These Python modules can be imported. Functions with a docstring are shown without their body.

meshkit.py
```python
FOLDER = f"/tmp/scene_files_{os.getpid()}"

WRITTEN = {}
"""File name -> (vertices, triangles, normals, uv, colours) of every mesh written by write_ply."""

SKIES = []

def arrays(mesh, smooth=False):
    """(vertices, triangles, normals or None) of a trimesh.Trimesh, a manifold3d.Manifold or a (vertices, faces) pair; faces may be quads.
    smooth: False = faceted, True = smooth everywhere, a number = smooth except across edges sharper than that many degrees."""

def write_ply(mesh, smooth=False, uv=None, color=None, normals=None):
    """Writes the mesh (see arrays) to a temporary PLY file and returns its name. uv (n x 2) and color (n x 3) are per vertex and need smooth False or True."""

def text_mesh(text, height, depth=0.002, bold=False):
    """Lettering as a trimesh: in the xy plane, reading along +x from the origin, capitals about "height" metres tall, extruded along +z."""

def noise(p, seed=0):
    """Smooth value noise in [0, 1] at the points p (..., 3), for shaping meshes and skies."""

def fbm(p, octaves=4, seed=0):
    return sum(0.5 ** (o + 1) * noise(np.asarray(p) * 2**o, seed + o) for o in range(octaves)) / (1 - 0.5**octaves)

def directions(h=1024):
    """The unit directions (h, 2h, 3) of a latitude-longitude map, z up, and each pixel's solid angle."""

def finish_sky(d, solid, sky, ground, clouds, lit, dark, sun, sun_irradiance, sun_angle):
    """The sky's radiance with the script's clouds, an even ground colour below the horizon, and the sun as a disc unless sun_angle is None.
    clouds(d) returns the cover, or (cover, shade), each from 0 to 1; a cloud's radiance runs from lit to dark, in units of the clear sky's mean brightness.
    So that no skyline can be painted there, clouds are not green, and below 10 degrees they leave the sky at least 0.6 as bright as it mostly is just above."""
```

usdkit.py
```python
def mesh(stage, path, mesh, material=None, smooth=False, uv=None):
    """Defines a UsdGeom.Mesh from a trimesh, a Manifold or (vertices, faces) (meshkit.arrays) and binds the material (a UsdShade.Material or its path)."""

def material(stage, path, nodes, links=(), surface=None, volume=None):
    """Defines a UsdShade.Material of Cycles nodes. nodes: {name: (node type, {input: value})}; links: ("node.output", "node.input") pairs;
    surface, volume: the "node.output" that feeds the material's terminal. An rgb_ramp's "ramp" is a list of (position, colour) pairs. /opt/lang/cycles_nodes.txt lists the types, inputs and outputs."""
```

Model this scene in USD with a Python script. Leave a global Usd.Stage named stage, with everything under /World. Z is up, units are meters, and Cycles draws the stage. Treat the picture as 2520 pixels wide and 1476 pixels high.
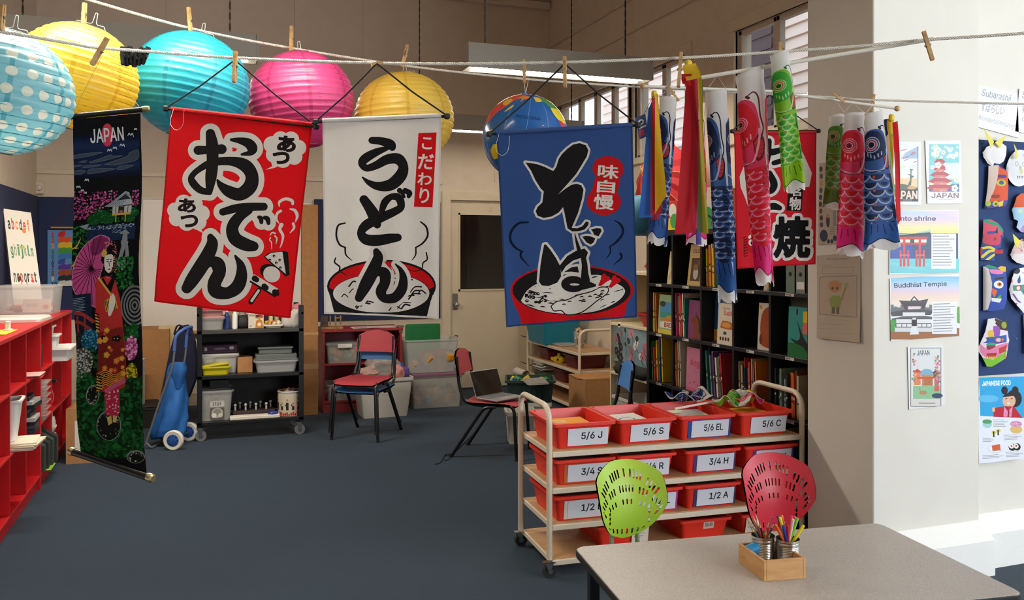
import math, random, glob
import numpy as np, trimesh, shapely, usdkit, meshkit
import mapbox_earcut as earcut
from shapely import Polygon, Point, LineString, MultiPoint, box as sbox, unary_union, affinity
from pxr import Usd, UsdGeom, UsdLux, UsdShade, Gf, Sdf, Vt
stage = Usd.Stage.CreateInMemory()
UsdGeom.SetStageUpAxis(stage, UsdGeom.Tokens.z); UsdGeom.SetStageMetersPerUnit(stage, 1.0)
UsdGeom.Xform.Define(stage, '/World'); UsdGeom.Scope.Define(stage, '/World/Looks')
# ---------------------------------------------------------------- camera, daylight, lamps, exposure
ST = 0.34; CT = math.sqrt(1 - ST * ST); EYE = 1.55; FPX = 2100.0; CX = 1260.0; HY = 620.0
EXPOSURE = 0.42
cam = UsdGeom.Camera.Define(stage, '/World/camera')
cam.AddTranslateOp().Set((0, 0, EYE)); cam.AddRotateXYZOp().Set((90, 0, -math.degrees(math.asin(ST))))
cam.CreateHorizontalApertureAttr(36.0); cam.CreateVerticalApertureAttr(36.0 * 1476 / 2520)
cam.CreateFocalLengthAttr(36.0 * FPX / 2520); cam.CreateVerticalApertureOffsetAttr((HY - 738) * 36.0 / 2520)
cam.CreateClippingRangeAttr((0.05, 100)); cam.CreateExposureAttr(EXPOSURE)
usdkit.material(stage, '/World/Looks/sky', {'b': ('background_shader', {'color': (0.72, 0.84, 1.0), 'strength': 0.9})}, surface='b.background')
dome = UsdLux.DomeLight.Define(stage, '/World/sky'); dome.CreateIntensityAttr(0.55); dome.CreateColorAttr((0.72, 0.84, 1.0))
def rect_light(name, loc, rot, w, h, power, col):
    l = UsdLux.RectLight.Define(stage, '/World/' + name)
    l.CreateWidthAttr(w); l.CreateHeightAttr(h); l.CreateIntensityAttr(power); l.CreateColorAttr(col)
    l.AddTranslateOp().Set(loc); l.AddRotateXYZOp().Set(rot)
    return l
# daylight from unseen windows beside and behind the camera, placed to light the pier
rect_light('unseen_side_daylight', (6.35, 0.2, 2.0), (90, 0, 90), 4.2, 2.0, 2.4, (0.86, 0.94, 1.0))
rect_light('unseen_rear_daylight', (4.5, -2.95, 2.2), (90, 0, 0), 3.1, 1.9, 9.0, (0.90, 0.95, 1.0))
LAMP = 34; LAMP_COL = (1.0, 0.90, 0.76)
# ---------------------------------------------------------------- helpers: placing
def P(x, y, t):
    a = (x - CX) / FPX * t
    return np.array([CT * a + ST * t, -ST * a + CT * t, EYE + (HY - y) * t / FPX])
def PX(x, y, X): r = (x - CX) / FPX; return P(x, y, X / (CT * r + ST))
def PY(x, y, Y): r = (x - CX) / FPX; return P(x, y, Y / (CT - ST * r))
def PZ(x, y, Z): return P(x, y, (EYE - Z) * FPX / (y - HY))
def PV(x, y, a, b):          # on the upright plane through the points a, b
    r = (x - CX) / FPX; d = np.array([CT * r + ST, CT - ST * r]); a = np.asarray(a)[:2]; e = np.asarray(b)[:2] - a
    return P(x, y, (a[0] * e[1] - a[1] * e[0]) / (d[0] * e[1] - d[1] * e[0]))
def unit(v): v = np.asarray(v, float); return v / (np.linalg.norm(v) + 1e-12)
# ---------------------------------------------------------------- helpers: things and parts
USED = {}
def numbered(path):
    n = USED.get(path, 0); USED[path] = n + 1
    return path if n == 0 else f'{path}_{n:03d}'
def tag(p, label=None, cat=None, group=None, kind=None):
    for k, v in (('label', label), ('category', cat), ('group', group), ('kind', kind)):
        if v: p.SetCustomDataByKey(k, v)
class CM:                    # a mesh with its own normals and vertex colours
    def __init__(s, v, f, n=None, c=None): s.v, s.f, s.n, s.c = v, f, n, c
def emit(path, mesh, material, smooth=30):
    if isinstance(mesh, CM): v, f, n, c = mesh.v, mesh.f, mesh.n, mesh.c
    else: (v, f, n), c = meshkit.arrays(mesh, smooth), None
    m = UsdGeom.Mesh.Define(stage, path)
    m.CreatePointsAttr(Vt.Vec3fArray.FromNumpy(np.ascontiguousarray(v, np.float32)))
    m.CreateFaceVertexCountsAttr(Vt.IntArray.FromNumpy(np.full(len(f), 3, np.int32)))
    m.CreateFaceVertexIndicesAttr(Vt.IntArray.FromNumpy(np.ascontiguousarray(f, np.int32).ravel()))
    m.CreateSubdivisionSchemeAttr('none')
    if n is not None:
        m.CreateNormalsAttr(Vt.Vec3fArray.FromNumpy(np.ascontiguousarray(n, np.float32))); m.SetNormalsInterpolation('vertex')
    if c is not None:
        UsdGeom.PrimvarsAPI(m).CreatePrimvar('tint', Sdf.ValueTypeNames.Color3fArray, 'vertex').Set(Vt.Vec3fArray.FromNumpy(np.ascontiguousarray(c, np.float32)))
    UsdShade.MaterialBindingAPI.Apply(m.GetPrim()).Bind(material)
    return m.GetPrim()
class Thing:
    def __init__(s, name, label, cat, loc=(0, 0, 0), rz=0, group=None, kind=None, top=False):
        s.path = numbered('/World/' + name); s.name = name; s.loc = np.asarray(loc, float); s.rz = rz
        x = UsdGeom.Xform.Define(stage, s.path); x.AddTranslateOp().Set(tuple(map(float, loc))); x.AddRotateXYZOp().Set((0.0, 0.0, float(rz)))
        s.prim = x.GetPrim(); s.label, s.cat, s.group = label, cat, group
        tag(s.prim, label, cat, group, kind)
    def part(s, name, mesh, material, label=None, smooth=30, world=False, under=None, kind=None):
        if world: mesh = s.to_local(mesh)
        p = emit(numbered((str(under.GetPath()) if under else s.path) + '/' + name), mesh, material, smooth)
        tag(p, label, kind=kind)
        return p
    def to_local(s, mesh):
        a = math.radians(-s.rz); R = np.array([[math.cos(a), -math.sin(a), 0], [math.sin(a), math.cos(a), 0], [0, 0, 1]])
        if isinstance(mesh, CM): return CM((mesh.v - s.loc) @ R.T, mesh.f, None if mesh.n is None else mesh.n @ R.T, mesh.c)
        m = mesh.copy(); m.vertices = (np.asarray(m.vertices) - s.loc) @ R.T; return m
    def copy(s, loc, rz=0, label=None, group=None):
        t = Thing.__new__(Thing); t.path = numbered('/World/' + s.name); t.name = s.name; t.loc = np.asarray(loc, float); t.rz = rz
        x = UsdGeom.Xform.Define(stage, t.path); x.AddTranslateOp().Set(tuple(map(float, loc))); x.AddRotateXYZOp().Set((0.0, 0.0, float(rz)))
        t.prim = x.GetPrim(); t.label, t.cat, t.group = label or s.label, s.cat, group or s.group
        t.prim.GetReferences().AddInternalReference(s.path); t.prim.SetInstanceable(True)
        tag(t.prim, t.label, t.cat, t.group)
        return t
def solid(name, mesh, material, label=None, cat=None, group=None, kind=None, smooth=30, parent=None):
    p = emit(numbered((str(parent.GetPath()) if parent else '/World') + '/' + name), mesh, material, smooth)
    tag(p, label, cat, group, kind)
    return p
def struct(name, mesh, material, label=None, parent=None):
    return solid(name, mesh, material, label, None, None, None if parent else 'structure', parent=parent)
# ---------------------------------------------------------------- helpers: shapes
def TM(v, f): return trimesh.Trimesh(np.asarray(v, float), np.asarray(f), process=False)
def join(*ms): return trimesh.util.concatenate([m for m in ms if m is not None])
def box(x0, y0, z0, x1, y1, z1, b=0.0):
    lo, hi = np.minimum([x0, y0, z0], [x1, y1, z1]), np.maximum([x0, y0, z0], [x1, y1, z1])
    if b <= 0:
        m = trimesh.creation.box(hi - lo); m.apply_translation((lo + hi) / 2); return m
    b = min(b, 0.45 * (hi - lo).min()); c, h = (lo + hi) / 2, (hi - lo) / 2; pts = []
    for sx in (-1, 1):
        for sy in (-1, 1):
            for sz in (-1, 1):
                s = np.array([sx, sy, sz])
                for k in range(3):
                    q = h - b; q[k] = h[k]; pts.append(c + s * q)
    return trimesh.convex.convex_hull(np.array(pts))
def rot(m, ax, deg, at=(0, 0, 0)):
    m = m.copy(); m.apply_transform(trimesh.transformations.rotation_matrix(math.radians(deg), ax, at)); return m
def mov(m, *d): m = m.copy(); m.apply_translation(d); return m
def frame_of(pts):
    p = np.asarray(pts, float); t = np.gradient(p, axis=0); t /= np.linalg.norm(t, axis=1, keepdims=True) + 1e-12
    ref = np.array([0, 0, 1.0]) if abs(t[0][2]) < 0.9 else np.array([1.0, 0, 0]); a = np.zeros_like(p)
    for i in range(len(p)):
        ref = ref - t[i] * (ref @ t[i]); ref = ref / (np.linalg.norm(ref) + 1e-12); a[i] = ref
    return t, a, np.cross(t, a)
def tube(pts, r, n=8, caps=True):
    p = np.asarray(pts, float); k = len(p); rr = np.broadcast_to(np.asarray(r, float), (k,)); t, a, b = frame_of(p)
    g = np.arange(n) * 2 * np.pi / n
    v = p[:, None] + rr[:, None, None] * (np.cos(g)[None, :, None] * a[:, None] + np.sin(g)[None, :, None] * b[:, None]); v = v.reshape(-1, 3)
    i, j = np.meshgrid(np.arange(k - 1), np.arange(n), indexing='ij'); j2 = (j + 1) % n
    q = np.stack([i * n + j, (i + 1) * n + j, (i + 1) * n + j2, i * n + j2], -1).reshape(-1, 4)
    f = [q[:, [0, 2, 1]], q[:, [0, 3, 2]]]
    if caps:
        v = np.vstack([v, p[:1], p[-1:]]); j = np.arange(n); j2 = (j + 1) % n
        f += [np.stack([j * 0 + k * n, j2, j], -1), np.stack([j * 0 + k * n + 1, (k - 1) * n + j, (k - 1) * n + j2], -1)]
    return TM(v, np.vstack(f))
def bend(pts, r=0.05, n=6):      # round the corners of a polyline
    p = [np.asarray(x, float) for x in pts]; out = [p[0]]
    for i in range(1, len(p) - 1):
        u, w = p[i - 1] - p[i], p[i + 1] - p[i]; d = min(r, 0.45 * np.linalg.norm(u), 0.45 * np.linalg.norm(w))
        a, c = p[i] + unit(u) * d, p[i] + unit(w) * d
        for s in np.linspace(0, 1, n): out.append((1 - s) ** 2 * a + 2 * s * (1 - s) * p[i] + s * s * c)
    out.append(p[-1]); return np.array(out)
def rod(a, b, r, n=10): return tube([a, b], r, n)
def spline(pts, n=8):
    p = np.asarray(pts, float); q = np.vstack([2 * p[0] - p[1], p, 2 * p[-1] - p[-2]]); out = []
    for i in range(len(p) - 1):
        a, b, c, d = q[i:i + 4]
        for s in np.arange(n) / n: out.append(0.5 * (2 * b + (c - a) * s + (2 * a - 5 * b + 4 * c - d) * s ** 2 + (3 * b - a - 3 * c + d) * s ** 3))
    out.append(p[-1]); return np.array(out)
def loft(rings, bottom=True, top=False):
    n = len(rings[0]); v = np.vstack(rings); k = len(rings)
    i, j = np.meshgrid(np.arange(k - 1), np.arange(n), indexing='ij'); j2 = (j + 1) % n
    q = np.stack([i * n + j, i * n + j2, (i + 1) * n + j2, (i + 1) * n + j], -1).reshape(-1, 4); f = [q[:, [0, 1, 2]], q[:, [0, 2, 3]]]
    for want, at, ring in ((bottom, 0, rings[0]), (top, (k - 1) * n, rings[-1])):
        if want:
            v = np.vstack([v, np.mean(ring, axis=0)[None]]); j = np.arange(n); j2 = (j + 1) % n; c = j * 0 + len(v) - 1
            f.append(np.stack([c, at + j2, at + j], -1) if at == 0 else np.stack([c, at + j, at + j2], -1))
    return TM(v, np.vstack(f))
def rrect(w, d, r, z, n=3, cx=0, cy=0):
    r = min(r, 0.49 * w, 0.49 * d); out = []
    for sx, sy, a0 in ((1, 1, 0), (-1, 1, 90), (-1, -1, 180), (1, -1, 270)):
        for a in np.radians(np.linspace(a0, a0 + 90, n + 1)): out.append((cx + sx * (w / 2 - r) + r * math.cos(a), cy + sy * (d / 2 - r) + r * math.sin(a), z))
    return np.array(out)
def tub(w, d, h, wb=None, db=None, wall=0.003, rim=0.012, rimh=0.008, r=0.02, cx=0, cy=0, z=0):
    wb, db = wb or w * 0.88, db or d * 0.9; R = lambda W, D, Z: rrect(W, D, r, z + Z, 3, cx, cy)
    return loft([R(wb, db, 0), R(w, d, h - rimh), R(w + 2 * rim, d + 2 * rim, h - rimh), R(w + 2 * rim, d + 2 * rim, h), R(w - 2 * wall, d - 2 * wall, h), R(wb - 2 * wall, db - 2 * wall, wall)], True, True)
def lathe(profile, n=24):        # profile: (r, z) pairs from bottom to top
    rings = [np.stack([r * np.cos(a := np.arange(n) * 2 * np.pi / n), r * np.sin(a), np.full(n, z)], -1) for r, z in profile]
    return loft(rings, True, True)
def extr(poly, depth):
    return join(*[trimesh.creation.extrude_polygon(g, depth, engine='earcut') for g in polys(poly)])
def polys(g):
    if g is None or g.is_empty: return []
    if g.geom_type == 'Polygon': return [g]
    return [x for h in getattr(g, 'geoms', []) for x in polys(h)]
def xz(m): return TM(np.asarray(m.vertices)[:, [0, 2, 1]] * [1, -1, 1], m.faces)   # xy sheet extruded +z -> stands up, facing -y
# ---------------------------------------------------------------- helpers: flat print on sheets
def lin(c):
    if isinstance(c, str): c = [int(c[i:i + 2], 16) / 255 for i in (1, 3, 5)]
    c = np.asarray(c, float); return np.where(c <= 0.04045, c / 12.92, ((c + 0.055) / 1.055) ** 2.4)
def homog(quad, w, h):           # quad: TL, TR, BR, BL in picture pixels -> a sheet of w x h, origin bottom left
    A, bb = [], []
    for (x, y), (u, v) in zip(quad, ((0, h), (w, h), (w, 0), (0, 0))):
        A += [[x, y, 1, 0, 0, 0, -u * x, -u * y], [0, 0, 0, x, y, 1, -v * x, -v * y]]; bb += [u, v]
    q = np.append(np.linalg.solve(np.array(A, float), np.array(bb, float)), 1).reshape(3, 3)
    def go(p): p = np.asarray(p, float); e = np.c_[p, np.ones(len(p))] @ q.T; return e[:, :2] / e[:, 2:]
    return lambda g: shapely.transform(g, go)
def st(pts, w=None, n=6, close=False):     # brush stroke through (x, y[, r])
    p = np.array([(*q[:2], q[2] if len(q) > 2 else w) for q in pts], float)
    if close: p = np.vstack([p, p[:1]])
    s = spline(p, n) if len(p) > 2 else np.linspace(p[0], p[-1], 2)
    if np.ptp(s[:, 2]) < 1e-9: return LineString(s[:, :2]).buffer(s[0, 2], 6)
    c = [Point(a[:2]).buffer(max(a[2], 0.02 * p[:, 2].max()), 6) for a in s]
    return unary_union([unary_union([c[i], c[i + 1]]).convex_hull for i in range(len(c) - 1)])
def poly(pts, smooth=0): p = np.asarray(pts, float); p = spline(np.vstack([p, p[:1]]), smooth) if smooth else p; return Polygon(p).buffer(0)
def ell(x, y, rx, ry=None, a=0, n=10): return affinity.rotate(affinity.scale(Point(x, y).buffer(1, n), rx, ry or rx, origin=(x, y)), a)
def rect(x0, y0, x1, y1): return sbox(min(x0, x1), min(y0, y1), max(x0, x1), max(y0, y1))
FONTS = {}
def text(s, x, y, h, font='Inter', bold=0, w=None, up=True, anchor='l', a=0, center=False, small=False):
    """outlines of lettering, h = cap height, at x, y (baseline left); up=False for pictures with y downwards"""
    from PIL import Image, ImageDraw, ImageFont
    k = (s, font, bold, small)
    if k not in FONTS:
        px = 40 if small else 96
        fp = glob.glob(f'/opt/blender-*/*/datafiles/fonts/{font}*')[0]; f = ImageFont.truetype(fp, px)
        x0, y0, x1, y1 = f.getbbox(s, anchor='ls', stroke_width=bold)
        im = Image.new('L', (int(x1 - x0) + 8, int(y1 - y0) + 8)); ImageDraw.Draw(im).text((4 - x0, 4 - y0), s, 255, f, anchor='ls', stroke_width=bold)
        on = np.pad(np.asarray(im) > 127, ((0, 0), (1, 1))).astype(np.int8); d = np.diff(on, axis=1)
        rows, a0 = np.nonzero(d == 1); a1 = np.nonzero(d == -1)[1]
        g = unary_union(sbox(a0, -rows - 1, a1, -rows)).buffer(0.6).buffer(-0.6).simplify(0.7)
        FONTS[k] = affinity.affine_transform(g, [1 / px / 0.73, 0, 0, 1 / px / 0.73, (x0 - 4) / px / 0.73, (4 - y0) / px / 0.73])
    g = FONTS[k]; b = g.bounds
    sx = (w / (b[2] - b[0])) if w else h
    if center: g = affinity.translate(g, -(b[0] + b[2]) / 2, -(b[1] + b[3]) / 2)
    elif w: g = affinity.translate(g, -b[0], 0)
    g = affinity.affine_transform(g, [sx, 0, 0, h if up else -h, 0, 0])
    if a: g = affinity.rotate(g, a, origin=(0, 0))
    return affinity.translate(g, x, y)
def sheet(layers, w, h, surf, nu=1, nv=1, base=None, outline=None, solid_back=0.0, back=None):
    """layers [(shape, colour)] painted in order on a w x h sheet; surf(u, v) -> points. Each colour keeps its own triangles."""
    area = outline if outline is not None else sbox(0, 0, w, h)
    lay = ([(area, base)] if base is not None else []) + list(layers); cover = None; by = {}
    for g, c in reversed(lay):
        if g is None or g.is_empty: continue
        if not g.is_valid: g = g.buffer(0)
        g = g.intersection(area)
        vis = g if cover is None else g.difference(cover)
        if not vis.is_empty: by.setdefault(c, []).append(vis)
        cover = g if cover is None else cover.union(g)
    xs, ys = np.linspace(area.bounds[0], area.bounds[2], nu + 1), np.linspace(area.bounds[1], area.bounds[3], nv + 1)
    gx, gy = np.meshgrid(np.arange(nu), np.arange(nv), indexing='ij'); gx, gy = gx.ravel(), gy.ravel()
    cells = shapely.box(xs[gx], ys[gy], xs[gx + 1], ys[gy + 1]); tree = shapely.STRtree(cells)
    U, F, C, at = [], [], [], 0
    for c, gs in by.items():
        cl = lin(c)
        for g in polys(unary_union(gs)):
            if g.area < w * h * 1e-7: continue
            if nu * nv == 1: pieces = [g]
            else:
                shapely.prepare(g); ids = tree.query(g); full = shapely.contains_properly(g, cells[ids])
                pieces = list(cells[ids[full]]) + polys(shapely.GeometryCollection(list(shapely.intersection(g, cells[ids[~full]]))))
            for q in pieces:
                rings = [np.asarray(r.coords)[:-1] for r in (q.exterior, *q.interiors)]; vv = np.vstack(rings)
                if len(vv) < 3: continue
                if len(rings) == 1 and len(vv) == 4 and abs(q.area - (np.ptp(vv[:, 0]) * np.ptp(vv[:, 1]))) < 1e-12: f = np.array([[0, 1, 2], [0, 2, 3]]); f = f[:, ::-1] if not q.exterior.is_ccw else f
                else: f = earcut.triangulate_float64(vv, np.cumsum([len(r) for r in rings]).astype(np.uint32)).reshape(-1, 3).astype(int)
                U.append(vv); F.append(f + at); C.append(np.broadcast_to(cl, (len(vv), 3))); at += len(vv)
    U, F, C = np.vstack(U), np.vstack(F), np.vstack(C)
    a, b, d = U[F[:, 0]], U[F[:, 1]], U[F[:, 2]]
    flip = ((b[:, 0] - a[:, 0]) * (d[:, 1] - a[:, 1]) - (b[:, 1] - a[:, 1]) * (d[:, 0] - a[:, 0])) < 0
    F[flip] = F[flip][:, ::-1]
    e = 1e-4 * max(w, h); V = surf(U[:, 0], U[:, 1])
    n = np.cross(surf(U[:, 0] + e, U[:, 1]) - surf(U[:, 0] - e, U[:, 1]), surf(U[:, 0], U[:, 1] + e) - surf(U[:, 0], U[:, 1] - e))
    N = n / (np.linalg.norm(n, axis=1, keepdims=True) + 1e-15)
    if solid_back > 0:           # a back face and edges
        k = len(V); bc = C if back is None else np.broadcast_to(lin(back), C.shape); Vb = V - N * solid_back
        V2, N2, C2, F2 = [V, Vb], [N, -N], [C, bc], [F, F[:, ::-1] + k]; at = 2 * k
        for g in polys(area):
            for r in (g.exterior, *g.interiors):
                rc = np.asarray(r.segmentize(max(w, h) / max(nu, nv, 1) / 1.5).coords)
                p = surf(rc[:, 0], rc[:, 1]); nn = np.cross(surf(rc[:, 0] + e, rc[:, 1]) - surf(rc[:, 0] - e, rc[:, 1]), surf(rc[:, 0], rc[:, 1] + e) - surf(rc[:, 0], rc[:, 1] - e)); nn /= np.linalg.norm(nn, axis=1, keepdims=True) + 1e-15
                q = p - nn * solid_back; m = len(p); tv = np.gradient(p, axis=0); on = np.cross(tv, nn) * (1 if g.exterior.is_ccw else -1); on /= np.linalg.norm(on, axis=1, keepdims=True) + 1e-15
                i = np.arange(m - 1); V2 += [p, q]; N2 += [on, on]; C2 += [np.broadcast_to(lin(back if back is not None else (base or '#ffffff')), (m, 3))] * 2
                F2 += [np.stack([at + i, at + i + m, at + i + 1 + m], -1), np.stack([at + i, at + i + 1 + m, at + i + 1], -1)]; at += 2 * m
        V, N, C, F = np.vstack(V2), np.vstack(N2), np.vstack(C2), np.vstack(F2)
    return CM(V, F, N, C)
def quad_surf(tl, tr, br, bl, w, h, wave=None):
    tl, tr, br, bl = map(np.asarray, (tl, tr, br, bl)); nrm = unit(np.cross(tr - tl, tl - bl))
    def f(u, v):
        s, t = (np.asarray(u) / w)[:, None], (np.asarray(v) / h)[:, None]
        p = (1 - t) * ((1 - s) * bl + s * br) + t * ((1 - s) * tl + s * tr)
        return p + nrm * wave(s, t) if wave is not None else p
    return f
# ---------------------------------------------------------------- helpers: materials
MATS = {}
def mat(name, col, rough=0.5, metal=0.0, bump=0.0, scale=60.0, var=0.05, spec=0.5, coat=0.0, transmit=0.0, sheen=0.0):
    if name in MATS: return MATS[name]
    c = lin(col); n = {'t': ('texture_coordinate', {}), 'z': ('noise_texture', {'scale': scale, 'detail': 3.0}),
        'r': ('rgb_ramp', {'ramp': [(0.3, tuple(c * (1 - var))), (0.7, tuple(np.minimum(c * (1 + var), 1)))]}),
        'p': ('principled_bsdf', {'roughness': rough, 'metallic': metal, 'specular_ior_level': spec, 'coat_weight': coat, 'sheen_weight': sheen})}
    l = [('t.object', 'z.vector'), ('z.fac', 'r.fac'), ('r.color', 'p.base_color')]
    if bump:
        n['b'] = ('bump', {'strength': min(bump, 1.0), 'distance': 0.002}); l += [('z.fac', 'b.height'), ('b.normal', 'p.normal')]
    out = 'p.BSDF'
    if transmit:
        n['tr'] = ('translucent_bsdf', {}); n['mx'] = ('mix_closure', {'fac': transmit}); l += [('r.color', 'tr.color'), ('p.BSDF', 'mx.closure1'), ('tr.BSDF', 'mx.closure2')]; out = 'mx.closure'
    MATS[name] = usdkit.material(stage, '/World/Looks/' + name, n, l, surface=out); return MATS[name]
def printed(name, rough=0.6, translucent=0.0, bump=0.0, scale=400.0, coat=0.0, stretch=(1, 1, 1), spec=0.4, detail=2.0):
    if name in MATS: return MATS[name]
    n = {'a': ('attribute', {'attribute': 'tint'}), 'p': ('principled_bsdf', {'roughness': rough, 'coat_weight': coat, 'specular_ior_level': spec})}; l = [('a.color', 'p.base_color')]; out = 'p.BSDF'
    if bump:
        n.update({'t': ('texture_coordinate', {}), 'm': ('mapping', {'scale': stretch}), 'z': ('noise_texture', {'scale': scale, 'detail': detail}), 'b': ('bump', {'strength': bump, 'distance': 0.004})})
        l += [('t.object', 'm.vector'), ('m.vector', 'z.vector'), ('z.fac', 'b.height'), ('b.normal', 'p.normal')]
    if translucent:
        n['tr'] = ('translucent_bsdf', {}); n['mx'] = ('mix_closure', {'fac': translucent}); l += [('a.color', 'tr.color'), ('p.BSDF', 'mx.closure1'), ('tr.BSDF', 'mx.closure2')]; out = 'mx.closure'
        if bump: l.append(('b.normal', 'tr.normal'))
    MATS[name] = usdkit.material(stage, '/World/Looks/' + name, n, l, surface=out); return MATS[name]
def clear(name, col=(0.9, 0.9, 0.9), fac=0.45, rough=0.25):
    if name in MATS: return MATS[name]
    c = tuple(lin(col))
    MATS[name] = usdkit.material(stage, '/World/Looks/' + name, {'x': ('transparent_bsdf', {'color': (0.97, 0.97, 0.97)}), 'p': ('principled_bsdf', {'base_color': c, 'roughness': rough}), 'm': ('mix_closure', {'fac': fac})},
        [('x.BSDF', 'm.closure1'), ('p.BSDF', 'm.closure2')], surface='m.closure'); return MATS[name]
def wood(name, dark, light, rough=0.5, stretch=(3, 40, 40), scale=1.0):
    if name in MATS: return MATS[name]
    MATS[name] = usdkit.material(stage, '/World/Looks/' + name, {'t': ('texture_coordinate', {}), 'm': ('mapping', {'scale': stretch}), 'z': ('noise_texture', {'scale': scale, 'detail': 6.0, 'distortion': 0.6}),
        'r': ('rgb_ramp', {'ramp': [(0.3, tuple(lin(dark))), (0.65, tuple(lin(light)))]}), 'p': ('principled_bsdf', {'roughness': rough})},
        [('t.object', 'm.vector'), ('m.vector', 'z.vector'), ('z.fac', 'r.fac'), ('r.color', 'p.base_color')], surface='p.BSDF'); return MATS[name]
def glow(name, col, strength):
    if name in MATS: return MATS[name]
    MATS[name] = usdkit.material(stage, '/World/Looks/' + name, {'e': ('emission', {'color': tuple(lin(col)), 'strength': strength})}, surface='e.emission'); return MATS[name]
def pane_mat(name, tintc=(0.9, 0.93, 0.95)):
    if name in MATS: return MATS[name]
    MATS[name] = usdkit.material(stage, '/World/Looks/' + name, {'x': ('transparent_bsdf', {'color': tintc}), 'g': ('glossy_bsdf', {'roughness': 0.03}), 'f': ('fresnel', {'IOR': 1.45}), 'g2': ('geometry', {}), 'k': ('math', {'math_type': 'subtract', 'value1': 1.0}), 'k2': ('math', {'math_type': 'multiply'}), 'm': ('mix_closure', {})},
        [('g2.backfacing', 'k.value2'), ('f.fac', 'k2.value1'), ('k.value', 'k2.value2'), ('k2.value', 'm.fac'), ('x.BSDF', 'm.closure1'), ('g.BSDF', 'm.closure2')], surface='m.closure'); return MATS[name]
PAPER = printed('printed_paper', 0.65); GLOSS = printed('laminated_print', 0.38, coat=0.12, bump=0.1, scale=14, spec=0.4)
CLOTH = printed('printed_cotton', 0.85, translucent=0.28, bump=0.25, scale=900, spec=0.15)
SHEER = printed('printed_polyester', 0.6, translucent=0.5, bump=0.25, scale=30, stretch=(1, 1, 0.25), spec=0.3)
LANTERN = printed('lantern_paper', 0.42, translucent=0.4, bump=0.5, scale=26, stretch=(1, 1, 1.6), spec=0.75, detail=4)
VELVET = printed('painted_velvet', 0.95, spec=0.1, bump=0.3, scale=500)
SATIN = printed('moulded_print', 0.35, spec=0.5)
BLACK_STEEL = mat('black_steel', '#17171a', 0.35, 0.1); CHROME = mat('chrome', '#c9cbcd', 0.22, 1.0, var=0.02)
CREAM_STEEL = mat('cream_steel', '#d9cdb8', 0.4, var=0.03); WHITE_PL = mat('white_plastic', '#e6e6e2', 0.4, var=0.02); RUBBER = mat('black_rubber', '#1b1b1c', 0.7)
PEG_WOOD = wood('peg_wood', '#a8814f', '#cda873', 0.6); CARDBOARD = mat('cardboard', '#a9794a', 0.85, bump=0.2, scale=25, var=0.08)
ROPE = mat('white_rope', '#dcd8cc', 0.85, bump=0.5, scale=300); CORD_BLACK = mat('black_cord', '#141416', 0.8)
CLEAR = clear('clear_plastic', '#dcdcd8', 0.26, 0.2); FROST = clear('frosted_plastic', '#cfd0cd', 0.42, 0.3); MILKY = mat('milky_plastic', '#dcd9d2', 0.4, var=0.03, transmit=0.3)
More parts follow.
